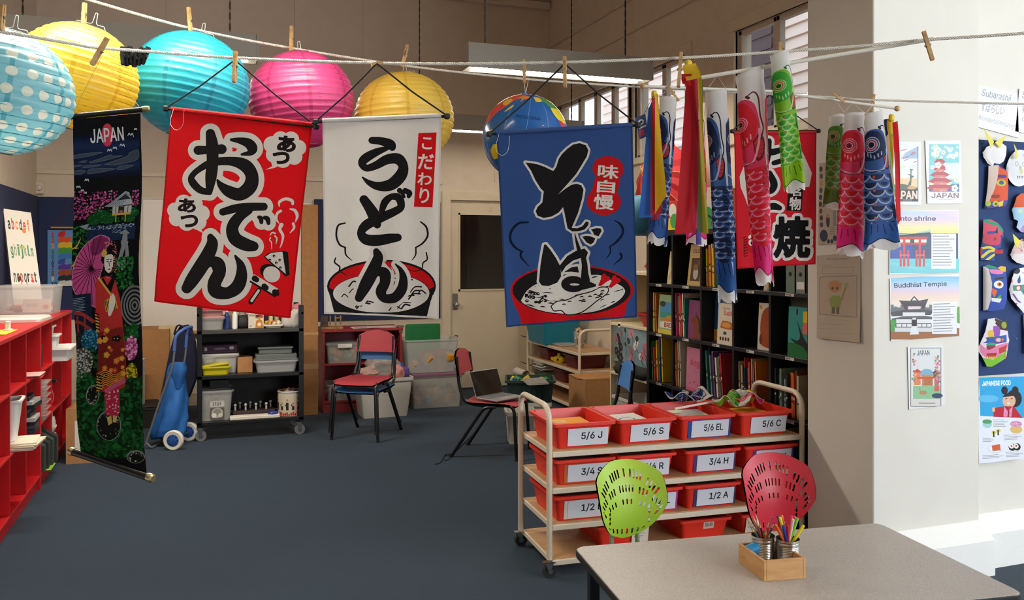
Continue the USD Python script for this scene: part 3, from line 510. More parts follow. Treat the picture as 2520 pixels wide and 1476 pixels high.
# ---- inflatable globe
def globe():
    t = 3.76; R = 106 * t / FPX; o = Thing('inflatable_globe', 'blue inflatable world globe hanging behind the soba banner', 'globe', P(1293, 339, t), YAW)
    d2 = math.pi / 180
    def surf(u, v):      # u: degrees of longitude from the date line's back, v: latitude + 90
        lo, la = (np.asarray(u) - 180) * d2, (np.asarray(v) - 90) * d2; p = np.stack([np.cos(la) * np.sin(lo), -np.cos(la) * np.cos(lo), np.sin(la)], -1) * R
        a = -8 * d2; p = np.stack([p[:, 0], p[:, 1] * .988 - p[:, 2] * .155, p[:, 2] * .988 + p[:, 1] * .155], -1); return np.stack([p[:, 0] * math.cos(a) - p[:, 2] * math.sin(a), p[:, 1], p[:, 0] * math.sin(a) + p[:, 2] * math.cos(a)], -1)
    def ll(pts, s=3): return poly([(180 + lon * (.8 if abs(lon) < 150 else 1), lat + 90) for lon, lat in pts], s)     # lon measured from the date line
    L = [(ll([(-150, 60), (-120, 75), (-80, 76), (-40, 72), (0, 68), (-12, 62), (-22, 58), (-35, 60), (-45, 54), (-50, 45), (-58, 38), (-75, 22), (-85, 12), (-95, 20), (-110, 10), (-125, 25), (-150, 35)]), '#e8552a'),
        (ll([(-40, 72), (0, 68), (-12, 62), (-22, 58), (-26, 52), (-30, 60), (-45, 60)]), '#ef8a2c'), (ll([(-52, 52), (-58, 42), (-75, 45), (-80, 55), (-60, 56)]), '#f4c92c'), (ll([(-60, 40), (-78, 22), (-95, 30), (-85, 45)]), '#d8342c'),
        (ll([(-40, 45), (-36, 42), (-44, 34), (-50, 32)]), '#f2d43a'), (ll([(15, 70), (45, 72), (90, 75), (115, 60), (125, 50), (100, 48), (58, 49), (48, 58), (30, 60), (15, 56)]), '#4f9a48'), (ll([(12, 70), (38, 70), (38, 60), (20, 57), (14, 62)]), '#f1d52f'),
        (ll([(56, 49), (98, 48), (110, 45), (98, 28), (82, 27), (65, 31), (56, 40)]), '#f4de2a'), (ll([(64, 31), (82, 27), (85, 18), (92, 20), (90, 15), (74, 18)]), '#d9394a'), (ll([(98, 10), (120, 8), (144, -6), (130, -30), (115, -52), (108, -45), (110, -18)]), '#e7a23a'),
        (ll([(-66, -22), (-56, -13), (-44, -12), (-38, -11), (-28, -24), (-30, -37), (-42, -38), (-50, -32), (-64, -34)]), '#ecd52c'), (ll([(-48, -2), (-38, -3), (-30, -9), (-38, -8)]), '#f29a32'), (ll([(-70, 2), (-62, 6), (-63, -3), (-70, -3)]), '#f2b233'), (ll([(-84, 5), (-76, -5), (-74, -6), (-82, 4)]), '#e8842e'),
        (ll([(-12, -36), (-4, -38), (-12, -46), (-14, -44)]), '#e8d23a'), (ll([(-180, -70), (-90, -68), (0, -75), (90, -70), (180, -72), (180, -90), (-180, -90)], 0), '#e6e9ec')]
    for lon, lat in ((-35, 3), (-20, 8), (-12, -12), (-2, -15), (10, -14), (22, 20), (30, -16), (-25, -8), (-5, 2)): L.append((ell(180 + lon, 90 + lat, 1.3, 0.8, 20, 4), '#e9c63b'))
    L += [(sbox(180 + k * 30 - 0.25, 4, 180 + k * 30 + 0.25, 176), '#8fb6da') for k in range(-6, 6)] + [(text('PACIFIC OCEAN', 162, 116, 4.0, w=36, bold=2), '#0d2748')]
    o.part('ball', sheet(L, 360, 180, surf, 48, 24, base='#1f62ad'), printed('globe_vinyl', 0.2, coat=0.25, spec=0.35, bump=0.06, scale=9))
    o.part('valve', mov(lathe([(0.012, -0.004), (0.012, 0.006), (0.006, 0.012), (0.0, 0.012)], 12), -0.008, 0, R - 0.001), mat('globe_blue', '#1f62ad', 0.3))
    o.part('string', tube(np.array([(0, 0, R), (0.012, 0, R + 0.06), (0.008, 0, R + 0.115), (-0.006, 0, R + 0.06), (0, 0, R + 0.005)]), 0.0013, 5), ROPE, 'white hanging string')
globe()
# ---- banners
BLACK, RED, WHITE = '#1d1b1c', '#c9161c', '#d9d6d0'
def banner(name, lbl, full, t, quad, layers, base, pole, peg_at, wave, hem=True, nu=14, nv=10, mats=CLOTH, tb=None):
    tl, tr, br, bl = [P(x, y, tt) for (x, y), tt in zip(full, (t, t, tb or t + 0.04, tb or t + 0.04))]
    w, h = np.linalg.norm(tr - tl), np.linalg.norm(tl - bl); H = homog(quad, w, h)
    o = Thing(name, lbl, 'banner', (tl + tr) / 2 - UP * h, YAW)
    L = [(H(g), c) for g, c in layers]
    if hem:
        e = 0.006; L += [(sbox(0, 0, e, h).union(sbox(w - e, 0, w, h)).union(sbox(0, 0, w, e)), base[1])] if isinstance(base, tuple) and len(base) == 2 else []
    b0 = base[0] if isinstance(base, tuple) else base
    o.part('cloth', sheet(L, w, h, quad_surf(tl, tr, br, bl, w, h, wave), nu, nv, base=b0), mats, world=True)
    a, b = P(*pole[0], t), P(*pole[1], t); n = unit(np.cross(tr - tl, bl - tl)) * 0.004
    up = unit(np.cross(b - a, E2)) * 0.0
    o.part('pole_sleeve', tube([tl + up, (tl + tr) / 2 + up, tr + up], 0.0075, 10), mat('sleeve_' + b0[1:], b0, 0.85, transmit=0.2), world=True)
    o.part('pole', rod(a, b, 0.0045, 8), BLACK_STEEL, 'thin black pole', world=True)
    for q in (a, b): o.part('end_cap', box(*(q - 0.009), *(q + 0.009), 0.004), RUBBER, world=True)
    k = P(*peg_at, t - 0.01); o.part('cord', tube(np.array([a + UP * 0.002, a + (k - a) * 0.5 - UP * 0.003, k - E1 * 0.006, k + UP * 0.004, k + E1 * 0.006, b + (k - b) * 0.5 - UP * 0.003, b + UP * 0.002]), 0.0026, 6), CORD_BLACK, 'black hanging cord', world=True)
    return o, tl, tr, br, bl
wv = lambda a, f, ph: (lambda s, tt: a * np.sin(f * s + ph) * (1 - 0.7 * tt) + 0.6 * a * np.sin(3.1 * f * s + 2 * tt + ph) * (1 - tt) + 0.3 * a * np.sin(9 * tt + 4 * s))
def cjk(s, x0, y0, x1, y1, b=3, a=0):
    g = text(s, 0, 0, 100, font='Noto Sans CJK', bold=b, up=False); c = g.bounds
    g = affinity.affine_transform(g, [(x1 - x0) / (c[2] - c[0]), 0, 0, (y1 - y0) / (c[3] - c[1]), x0 - c[0] * (x1 - x0) / (c[2] - c[0]), y0 - c[1] * (y1 - y0) / (c[3] - c[1])])
    return affinity.rotate(g, a)
def oden():
    o1 = [st([(318, 326, 31), (400, 322, 27), (470, 318, 33)]), st([(396, 212, 30), (408, 290, 40), (412, 400, 38), (402, 500, 38), (390, 600, 22)]),
        st([(392, 606, 18), (330, 590, 24), (283, 545, 26), (272, 505, 20), (320, 455, 20), (410, 408, 26), (530, 398, 30), (620, 425, 42), (665, 490, 42), (655, 565, 46), (590, 618, 42), (520, 600, 38), (468, 560, 22), (444, 524, 7)]),
        st([(532, 254, 10), (580, 258, 20), (640, 275, 32), (668, 310, 34), (655, 340, 20), (600, 352, 8)])]
    d1 = [st([(478, 735, 24), (560, 712, 28), (650, 702, 28), (745, 700, 26)]), st([(650, 728, 20), (580, 770, 34), (538, 840, 38), (555, 910, 42), (620, 950, 42), (675, 962, 32)]), st([(712, 770, 12), (725, 778, 16), (728, 803, 13)]), st([(752, 772, 13), (770, 782, 17), (776, 808, 13)])]
    n1 = [st([(396, 900, 22), (408, 945, 38), (378, 1020, 46), (330, 1100, 48), (278, 1180, 44), (244, 1232, 34)]), st([(340, 1120, 18), (395, 1065, 28), (442, 1075, 44), (455, 1130, 42), (425, 1200, 44), (435, 1250, 44), (505, 1265, 38), (565, 1230, 42), (592, 1165, 38), (590, 1090, 26), (555, 1024, 7)])]
    ink = unary_union(o1 + d1 + n1); ink = ink.union(poly([(280, 505), (330, 470), (365, 480), (360, 520), (330, 570), (300, 545)]).buffer(0)) if False else ink
    halo = ink.buffer(37)
    cl1 = unary_union([ell(x, y, r) for x, y, r in ((800, 285, 58), (855, 250, 55), (925, 250, 54), (972, 305, 54), (945, 365, 55), (870, 385, 56), (815, 350, 58), (880, 310, 80))] + [poly([(790, 395), (800, 430), (755, 455), (820, 440), (850, 420)])])
    cl2 = unary_union([ell(x, y, r) for x, y, r in ((165, 725, 52), (220, 675, 54), (290, 680, 55), (338, 745, 54), (315, 800, 55), (240, 805, 55), (175, 780, 50), (250, 740, 80))] + [poly([(285, 840), (320, 862), (350, 876), (318, 820)])])
    at = [cjk('あ', 832, 225, 958, 335, 5, 6), cjk('つ', 800, 332, 914, 418, 5, 6), cjk('あ', 182, 647, 300, 740, 4, 4), cjk('つ', 197, 754, 312, 838, 4, 4)]
    L = [(halo, WHITE), (cl1, WHITE), (cl2, WHITE), (unary_union(at), '#231a1b'), (ink, BLACK)]
    steam = [st(p) for p in ([(848, 700, 3), (850, 668, 9), (890, 648, 10), (930, 660, 11), (936, 682, 8)], [(920, 715, 5), (950, 725, 10), (966, 760, 10), (955, 800, 3)], [(940, 812, 9), (945, 840, 8), (918, 875, 2)], [(858, 728, 9), (835, 745, 9), (828, 780, 8), (845, 808, 3)],
        [(862, 820, 14), (852, 850, 10), (872, 890, 9), (866, 935, 6), (852, 972, 2)], [(786, 890, 2), (800, 872, 5), (822, 876, 5)], [(818, 892, 4), (832, 910, 5), (826, 945, 2)], [(790, 905, 4), (782, 920, 3), (795, 935, 4), (797, 980, 2)])]
    L.append((unary_union(steam), WHITE))
    tri = poly([(742, 1030), (775, 1005), (875, 990), (905, 1000), (915, 1150), (885, 1160), (860, 1130), (800, 1085)]); L += [(tri, BLACK), (poly([(752, 1030), (790, 1006), (868, 996), (890, 1145), (868, 1125), (805, 1075)]), WHITE)]
    for x, y in ((812, 1025), (784, 1052), (850, 1052), (827, 1070), (855, 1102)): L += [(ell(x, y, 9), BLACK), (ell(x + 2, y + 2, 3.5), WHITE)]
    L += [(ell(780, 1130, 66, 50, 20), BLACK), (ell(795, 1145, 58, 52, 20), WHITE), (affinity.rotate(rect(645, 1195, 845, 1250), 30), BLACK), (affinity.rotate(rect(650, 1188, 838, 1236), 30), WHITE)]
    for x, y in ((680, 1173), (745, 1225), (818, 1262)): L.append((unary_union([ell(x, y, 20), ell(x + 12, y + 8, 18)]), BLACK))
    L += [(st([(708, 1250, 17), (655, 1325, 17)]), BLACK), (st([(706, 1252, 9), (660, 1318, 9)]), WHITE)]
    banner('food_banner', 'red oden banner with black characters in white outlines', [(422, 268), (768, 306), (713, 784), (381, 741)], 2.75, [(140, 48), (1068, 148), (920, 1432), (30, 1318)], L, ('#dd151c', '#b81016'), ((408, 267), (779, 312)), (578, 151), wv(0.008, 5, 0.4))
oden()
def udon():
    u1 = [st([(366, 212, 24), (430, 218, 28), (490, 240, 34), (505, 262, 24)]), st([(470, 268, 14), (400, 292, 26), (325, 335, 32), (300, 372, 26), (330, 405, 24), (395, 385, 28), (470, 345, 34), (545, 342, 38), (582, 395, 34), (562, 460, 42), (495, 520, 40), (410, 530, 30), (345, 505, 18), (302, 468, 5)])]
    d1 = [st([(312, 622, 30), (350, 680, 36), (385, 745, 42), (400, 795, 26)]), st([(432, 700, 20), (455, 640, 26), (500, 603, 22), (552, 612, 28), (566, 672, 26), (520, 705, 28), (430, 745, 32), (330, 795, 34), (292, 850, 26), (325, 895, 36), (400, 902, 38), (480, 890, 34), (545, 882, 26)]), st([(556, 560, 18), (575, 575, 14), (590, 605, 8)]), st([(595, 560, 18), (625, 578, 20), (620, 600, 14)])]
    n1 = [st([(393, 978, 22), (405, 1020, 34), (375, 1100, 42), (325, 1200, 42), (280, 1290, 28)]), st([(345, 1180, 18), (400, 1120, 26), (450, 1130, 40), (452, 1190, 36), (425, 1250, 36), (450, 1295, 30), (520, 1290, 34), (570, 1235, 36), (582, 1165, 28), (565, 1105, 16), (528, 1064, 5)])]
    ink = unary_union(u1 + d1 + n1); outer = ell(443, 1212, 372, 178); cut = st([(0, 0, 1), (1, 1, 1)])
    body = poly([(72, 1215), (90, 1280), (118, 1400), (747, 1425), (775, 1320), (812, 1210), (440, 1400)])
    L = [(outer, BLACK), (ell(443, 1214, 358, 165), RED), (body, BLACK), (ell(440, 1262, 335, 138), BLACK), (ell(438, 1260, 330, 132), '#d8d4ce')]
    q = random.Random(5)
    for i in range(26):
        a = q.uniform(0, 2 * math.pi); r = q.uniform(0.5, 0.92); x, y = 438 + 320 * r * math.cos(a), 1262 + 122 * r * math.sin(a); d = q.uniform(40, 90); e = q.uniform(-0.5, 0.5)
        L.append((st([(x - d / 2, y + d * 0.25), (x - d * 0.1, y - d * 0.18), (x + d / 2, y - d * 0.05 + e * 30)], q.uniform(3, 5.5)).intersection(ell(438, 1260, 328, 130)), BLACK))
    L.append((unary_union(n1).buffer(26), '#d8d4ce')); L.append((poly([(447, 1048), (502, 1045), (492, 1080), (505, 1110), (470, 1075)]), RED))
    L.append((ink, '#1b1a1b'))
    for p in ([(186, 783, 5), (140, 800, 6), (128, 870, 6), (150, 930, 6), (188, 950, 5)], [(186, 950, 6), (192, 1000, 5), (232, 1038, 2)], [(705, 775, 5), (745, 810, 7), (755, 870, 7), (720, 920, 6), (668, 952, 5)], [(670, 952, 5), (668, 1000, 5), (642, 1038, 2)],
        [(124, 1020, 4), (118, 1050, 5), (150, 1080, 5), (152, 1110, 4), (198, 1138, 2)], [(745, 985, 5), (752, 1030, 5), (722, 1055, 5), (712, 1095, 4), (660, 1112, 3), (612, 1098, 2)]): L.append((st(p), BLACK))
    L.append((poly([(688, 162), (818, 157), (790, 676), (657, 672)]), '#cf171d'))
    for c, *q in (('こ', 714, 192, 785, 275), ('だ', 685, 307, 798, 415), ('わ', 682, 436, 783, 525), ('り', 696, 542, 766, 648)): L.append((cjk(c, *q, 2, 3), '#e6dfd8'))
    banner('food_banner', 'white udon banner with black characters above a noodle bowl', [(794, 297), (1086, 284), (1080, 784), (799, 771)], 2.71, [(40, 75), (852, 38), (835, 1432), (52, 1395)], L, ('#e4e0da', '#d5d0c9'), ((777, 300), (1100, 286)), (928, 160), wv(0.006, 6, 1.9))
udon()
def soba():
    so = poly([(266, 288), (300, 292), (350, 300), (400, 318), (440, 338), (462, 348), (482, 320), (500, 262), (522, 228), (560, 190), (600, 160), (645, 150), (688, 165), (706, 200), (695, 245), (660, 305), (620, 370), (560, 440), (495, 513), (550, 470), (590, 445), (625, 438), (655, 448), (672, 480), (660, 550), (635, 640), (590, 748), (630, 750), (665, 735), (690, 702), (708, 708), (705, 728), (680, 758), (640, 770), (595, 772), (562, 750), (552, 700), (540, 640), (530, 602), (500, 640), (450, 668), (395, 678), (352, 662), (338, 632), (352, 600), (385, 570), (395, 492), (372, 470), (335, 410), (305, 345)])
    dk = [poly([(664, 808), (690, 802), (718, 804), (754, 820), (742, 848), (722, 862), (694, 848)]), poly([(724, 758), (760, 748), (790, 750), (798, 768), (776, 806), (745, 795), (738, 776)])]
    ba = [poly([(398, 866), (410, 862), (442, 900), (480, 955), (512, 1015), (518, 1085), (490, 1128), (430, 1150), (382, 1146), (362, 1120), (372, 1010), (385, 930)]), st([(612, 785, 2), (622, 830, 7), (640, 895, 14)]),
        poly([(508, 1010), (560, 945), (620, 908), (680, 890), (704, 918), (692, 950), (650, 958), (600, 975), (550, 1015), (520, 1062)]), poly([(655, 955), (690, 950), (700, 1000), (706, 1060), (718, 1112), (700, 1160), (655, 1100), (662, 1010)]), poly([(540, 1055), (590, 1022), (632, 1014), (642, 1058), (590, 1052)]),
        unary_union([ell(602, 1138, 84, 56), poly([(640, 1090), (700, 1112), (760, 1138), (758, 1152), (700, 1168), (650, 1180)])]).difference(ell(612, 1140, 34, 8))]
    ink = unary_union([so] + dk + ba); red = '#c6141c'; outer = ell(590, 1178, 430, 176, 0)
    body = poly([(160, 1190), (185, 1275), (225, 1350), (243, 1434), (955, 1360), (975, 1270), (1020, 1190), (600, 1345)])
    nood = poly([(235, 1250), (280, 1180), (360, 1130), (500, 1100), (680, 1080), (790, 1075), (900, 1130), (950, 1160), (958, 1200), (900, 1260), (760, 1320), (560, 1345), (380, 1325), (270, 1290)], 4)
    L = [(outer, red), (body, red), (ell(588, 1180, 412, 168), BLACK), (nood.intersection(ell(588, 1180, 405, 162)), '#d9d6d0')]; q = random.Random(9); inn = nood.buffer(-8)
    for i in range(70):
        x, y = q.uniform(250, 940), q.uniform(1090, 1330); d = q.uniform(25, 80); a = q.uniform(-0.5, -0.15) if x > 560 else q.uniform(0.05, 0.45)
        L.append((st([(x, y, 1), (x + d * 0.5, y + d * 0.5 * a - 3, q.uniform(2.5, 5)), (x + d, y + d * a, 1)]).intersection(inn), BLACK))
    temp = poly([(450, 1290), (490, 1260), (560, 1250), (640, 1215), (730, 1190), (790, 1160), (840, 1165), (830, 1200), (760, 1250), (700, 1300), (640, 1335), (560, 1345), (520, 1315), (470, 1318)], 3)
    L += [(temp.buffer(7), BLACK), (temp, '#dcd9d3')]
    for i in range(16): x, y = q.uniform(500, 800), 0; y = 1300 - (x - 480) * 0.33 + q.uniform(-20, 22); L.append((st([(x, y, 2), (x + 12, y - 5, 4), (x + 26, y - 2, 1.5)]), BLACK))
    for i in range(15): L.append((ell(280 + 20 * (i % 7) + q.uniform(-6, 6), 1205 + 24 * (i // 5) + q.uniform(-10, 10), 13, 10), BLACK)); L.append((ell(278 + 20 * (i % 7), 1202 + 24 * (i // 5), 5, 3), '#d9d6d0'))
    for x, y in ((812, 1110), (885, 1122)): L.append((unary_union([ell(x, y - 22, 18, 26, 20), ell(x + 24, y - 12, 22, 18), poly([(x - 16, y - 10), (x + 30, y + 4), (x - 20, y + 40), (x - 40, y + 36)])]), red))
    L += [(unary_union(ba).buffer(17), WHITE), (so.buffer(15), WHITE), (unary_union(dk).buffer(15), WHITE), (ink, BLACK)]
    for p in ([(284, 708, 6), (220, 715, 8), (170, 765, 9), (160, 830, 9), (195, 885, 8), (250, 915, 4)], [(238, 912, 8), (236, 950, 7), (292, 1014, 2)], [(888, 694, 3), (930, 725, 8), (945, 780, 8), (905, 840, 8), (855, 878, 4)], [(856, 875, 6), (858, 920, 5), (828, 962, 2)], [(930, 925, 8), (935, 955, 7), (882, 1004, 2)]): L.append((st(p), '#101b30'))
    L.append((unary_union([ell(842, 332, 108, 90, 5), ell(812, 562, 120, 96, 5), poly([(760, 370), (930, 380), (905, 520), (725, 500)])]).buffer(-8).buffer(8), '#c4171d'))
    for c, *q in (('味', 772, 303, 916, 403), ('自', 766, 412, 892, 503), ('慢', 742, 512, 884, 620)): L.append((cjk(c, *q, 2, 4), '#ded9d2'))
    banner('food_banner', 'blue soba banner with black characters above a red bowl', [(1222, 327), (1556, 307), (1568, 780), (1246, 805)], 2.75, [(62, 78), (1010, 20), (1045, 1362), (132, 1432)], L, ('#34528c', '#27406f'), ((1204, 330), (1570, 308)), (1390, 161), wv(0.007, 5, 3.0))
soba()
def tako():
    ya = cjk('焼', 298, 1032, 512, 1276, 4)
    ta = [st([(215, 640, 18), (285, 655, 20), (345, 640, 16)]), st([(270, 590, 18), (262, 680, 20), (235, 790, 16)]), st([(300, 720, 14), (350, 705, 16)]), st([(275, 780, 16), (300, 840, 22), (290, 880, 18), (255, 900, 8)]), st([(250, 985, 14), (300, 975, 20), (335, 985, 14)])]
    cc = [st([(225, 1060, 14), (245, 1085, 10)])]
    ink = unary_union([ya] + ta); L = [(poly([(95, 800), (120, 740), (170, 800), (160, 1015), (130, 930), (100, 860), (105, 910)]), WHITE), (poly([(420, 600), (470, 660), (520, 780), (505, 860), (440, 870), (400, 780)]), WHITE), (unary_union([ink]).buffer(17), '#e2dfda'), (ink, '#191a1c'),
        (poly([(385, 860), (470, 870), (462, 1005), (375, 1000)]), '#191a1c'), (cjk('名', 396, 866, 460, 916, 3), '#dcdad5'), (cjk('物', 390, 920, 460, 998, 3), '#dcdad5'), (unary_union([ell(165, 1190, 38, 55)]), '#c61a20'), (ell(162, 1185, 14, 18), '#e8e4de'), (ell(167, 1188, 7, 10), BLACK)]
    for i in range(7): L.append((st([(130 + 3 * math.sin(i) , 1150 + 16 * i, 2.2), (118, 1158 + 16 * i, 2.2), (126, 1168 + 16 * i, 2.2), (140, 1162 + 16 * i, 2.2)]), '#3a1114'))
    L.append((poly([(145, 1150), (160, 1138), (178, 1150), (150, 1165)]), '#e8e4de'))
    banner('food_banner', 'small red takoyaki banner hanging behind the carp streamers', [(1806, 327), (2009, 325), (2006, 650), (1812, 661)], 3.84, [(62, 540), (545, 535), (540, 1310), (75, 1335)], L, ('#cf2430', '#a91a25'), ((1802, 323), (2014, 322)), (1894, 236), wv(0.006, 6, 1.0))
tako()
for i, (x, y, nm) in enumerate(((427, 268, 'red oden banner'), (1228, 330, 'blue soba banner'))):
    solid('loose_thread', tube(spline([P(x, y, 2.735), P(x - 8, y + 34, 2.73), P(x + 6, y + 52, 2.73), P(x + 22, y + 40, 2.73), P(x + 26, y + 4, 2.73)], 6), 0.0007, 4), ROPE, f'loose white thread at the top left corner of the {nm}', 'thread')
# ---- sticks that hold the carp streamers
STICK = mat('white_stick', '#e3ded2', 0.45, var=0.02); BEAD = wood('bead_wood', '#b08650', '#d6b079', 0.4)
def stick(a, b, ta, tb, lbl, bead=None, r=0.0065):
    p, q = P(*a, ta), P(*b, tb); o = Thing('streamer_pole', lbl, 'pole', (p + q) / 2, YAW)
    o.part('stick', rod(p, q, r, 10), STICK, world=True)
    for k in bead or (): o.part('bead', mov(trimesh.creation.icosphere(2, 0.0125), *((p, q)[k])), BEAD, 'round wooden bead', smooth=True, world=True)
stick((1706, 194), (2296, 96), 2.80, 2.70, 'long white stick rising to the right under the banner rope')
stick((1582, 212), (1986, 228), 3.80, 3.80, 'white stick with a wooden bead lying along the lower rope', (0,))
stick((1900, 226), (2208, 267), 3.74, 3.66, 'white stick with a wooden bead sloping down above three carp', (1,), 0.006)
# ---- carp streamers: a flattened cloth tube, printed front and back
def carp_art(w, h, main, dark, light, eye, line, flip=False, top=0.13, fade=None, whisker=True):
    X = lambda x: (1 - x if flip else x) * w; Y = lambda y: (1 - y) * h; L = []
    p = lambda pts, s=4: poly([(X(x), Y(y)) for x, y in pts], s); sk = lambda pts, r: st([(X(x), Y(y), r * w) for x, y in pts])
    L.append((p([(0, top + .03), (.2, top), (.5, top - .005), (.72, top + .03), (.80, top + .1), (.84, .3), (.92, .42), (.95, .6), (.9, .75), (1.0, .93), (.75, .955), (.5, .92), (.22, .955), (0, .945)], 3).union(rect(X(0), Y(top + .05), X(0.3), Y(.93))), main))
    L.append((p([(0, top + .04), (.25, top + .005), (.55, top + .02), (.74, top + .09), (.75, .27), (.6, .335), (.3, .35), (0, .33)], 3).union(rect(X(0), Y(top + .05), X(.2), Y(.33))), dark))
    for i in range(5): L.append((sk([(.18 + .1 * i, .318 - .012 * abs(i - 2)), (.2 + .095 * i, .338 - .012 * abs(i - 2))], .02), light))
    for r, c in ((.245, light), (.215, dark), (.185, light), (.155, eye), (.115, light), (.085, line)): L.append((ell(X(.3), Y(.235), r * w, r * w * .98), c))
    L += [(p([(.62, .33), (.8, .30), (.92, .345), (.86, .41), (.68, .42)]), line), (p([(.65, .335), (.8, .312), (.88, .35), (.83, .398), (.7, .408)]), '#d2353f')]
    for i in range(4): L.append((sk([(.66, .35 + .014 * i), (.86, .335 + .02 * i)], .008), line))
    L.append((sk([(0.0, .40), (.3, .425), (.6, .42), (.78, .33), (.8, .28)], .03), light)); L.append((sk([(0.0, .407), (.3, .432), (.62, .427)], .012), line))
    if whisker: L += [(sk([(.55, .115), (.72, .105), (.82, .14), (.84, .22), (.9, .28), (.82, .33)], .018), line), (sk([(.55, .115), (.6, .125)], .035), line)]
    k = w * 0.19; rows = max(6, int(0.36 * h / k / 0.98)); y0, y1 = .455, .80
    for i in range(rows):
        y = y0 + (y1 - y0) * i / (rows - 1)
        for j in range(-1, 4):
            x = (j + .5 * (i % 2)) * .36 + .08
            if x > .88: continue
            c = (X(x), Y(y)); e = ell(*c, k, k * 1.0).intersection(sbox(-9, -9, 9, c[1])); bd = ell(c[0], c[1], k * .98, k)
            L += [(e.intersection(sbox(0, 0, w, h)), line if i % 3 == 9 else light), (ell(c[0], c[1] + k * .12, k * .86, k * .9).intersection(sbox(-9, -9, 9, c[1] + .001)), dark if (i + j) % 2 else main), (ell(c[0], c[1] - k * .02, k * .52, k * .5).intersection(sbox(-9, -9, 9, c[1])), dark)]
    for y in (.47, .69): L += [(p([(.8, y - .02), (.98, y + .01), (1.0, y + .06), (.9, y + .1), (.8, y + .07)]), line), (p([(.82, y - .012), (.95, y + .012), (.97, y + .055), (.9, y + .088), (.83, y + .06)]), dark)]
    L.append((p([(0, .79), (.2, .81), (.5, .80), (.82, .81), (.9, .8), (1.0, .935), (.75, .955), (.5, .915), (.22, .955), (0, .94)], 3).union(rect(X(0), Y(.8), X(.1), Y(.94))), fade or dark))
    for i in range(6): L.append((sk([(.12 + .14 * i, .82), (.08 + .165 * i, .87 + .02 * (i % 2))], .011), line))
    L.append((st([(X(x), Y(y), .014 * w) for x, y in ((0, .945), (.22, .957), (.5, .92), (.75, .957), (1.0, .94))]), line))
    L += [(ell(X(.36), Y(.47 + .1 * i), .03 * w, .045 * w), '#e2553c') for i in range(4)]
    return L
SCHEMES = dict(navy=('#3f63a0', '#1d2b52', '#b4bdd6', '#d63a44', '#15183a', '#2d5fa6'), pink=('#e4446b', '#dd2637', '#f0b4c2', '#dd2637', '#6b1a2c', '#e8308a'), green=('#8cc32e', '#3fa83c', '#c4e29a', '#e4572e', '#25602a', '#9ccb1e'), dull_green=('#7c9a3c', '#5c8a40', '#b3bf8c', '#d4673a', '#3b5230', '#6d7f1e'))
def carp(lbl, quadpx, t, scheme, flip=False, turn=0.0, tie=None, depth=0.32, tail='#e8e6e4', seed=0, peg_top=None):
    tl, tr, br, bl = [P(x, y, t) for x, y in quadpx]; w = (np.linalg.norm(tr - tl) + np.linalg.norm(br - bl)) / 2 * 1.25; h = np.linalg.norm((tl + tr) / 2 - (bl + br) / 2)
    m, d, li, ey, ln, fd = SCHEMES[scheme]; L = carp_art(w, h, m, d, li, ey, ln, flip, fade=fd)
    L = [(affinity.translate(g, turn * w), c) for g, c in L] + ([(affinity.translate(g, turn * w - w), c) for g, c in L] if turn > 0 else [(affinity.translate(g, turn * w + w), c) for g, c in L] if turn < 0 else [])
    L2 = [(affinity.translate(affinity.scale(g, -1, 1, origin=(w / 2, 0)), w), c) for g, c in L]; inside = sbox(0, 0, w, h)
    lay = [(g.intersection(inside), c) for g, c in L] + [(g.intersection(affinity.translate(inside, w)), c) for g, c in L2]
    q = np.random.default_rng(seed); ph = q.random(3) * 6
    def surf(u, v):
        s = 1 - np.asarray(v) / h; a = np.asarray(u) / w * np.pi; le, ri = tl + s[:, None] * (bl - tl), tr + s[:, None] * (br - tr); c, hw = (le + ri) / 2, (ri - le) / 2
        hw = hw * (1 - 0.10 * np.exp(-((s - 0.06) / 0.05) ** 2) + 0.03 * np.sin(11 * s + ph[0]))[:, None]
        L0 = np.linalg.norm(tr - tl) / 2; dd = L0 * (2 * depth) * (1 - 0.55 * s) * (1 + 0.12 * np.sin(9 * s + ph[1]))
        fold = 0.010 * np.sin(2.6 * a + 5 * s + ph[2]) * s
        return c - hw * np.cos(a)[:, None] - E2 * (np.sin(a) * dd + fold)[:, None] + (bl - tl) * 0.012 * (np.sin(3 * np.asarray(u) / w * np.pi + ph[0]) * (s > 0.97))[:, None]
    o = Thing('carp_streamer', lbl, 'carp streamer', (tl + tr) / 2 - UP * h, YAW, 'carp shaped cloth streamers')
    cut = sbox(0, 0, 2 * w, h)
    for k in (0.3, 0.8, 1.3, 1.8): cut = cut.difference(poly([((k - .12) * w, -0.01), (k * w, h * 0.045), ((k + .12) * w, -0.01)]))
    o.part('cloth_tube', sheet(lay, 2 * w, h, surf, 20, 14, base=tail, outline=cut), SHEER, world=True)
    g = np.linspace(0, 2 * w, 25); o.part('mouth_ring', tube(surf(g, g * 0 + h), 0.0018, 5, False), mat('mouth_ring', '#cfc9bf', 0.5), 'thin wire mouth ring', world=True)
    k = P(tie[0], tie[1], tie[2] if len(tie) > 2 else t)
    o.part('tie_string', tube(np.array([tl, k, tr]), 0.0008, 4), ROPE, 'thin tie string', world=True)
carp('narrow navy carp hanging beside the blue soba banner', [(1622, 238), (1668, 242), (1640, 604), (1594, 598)], 3.80, 'navy', turn=-0.25, tie=(1648, 218), seed=1)
carp('pink carp mostly hidden behind the red streamers', [(1690, 262), (1734, 256), (1741, 604), (1688, 600)], 3.78, 'pink', tie=(1712, 220), seed=2)
carp('long navy carp hanging from the long white stick', [(1735, 227), (1789, 222), (1817, 742), (1767, 740)], 2.80, 'navy', turn=-0.3, tie=(1765, 186), seed=3)
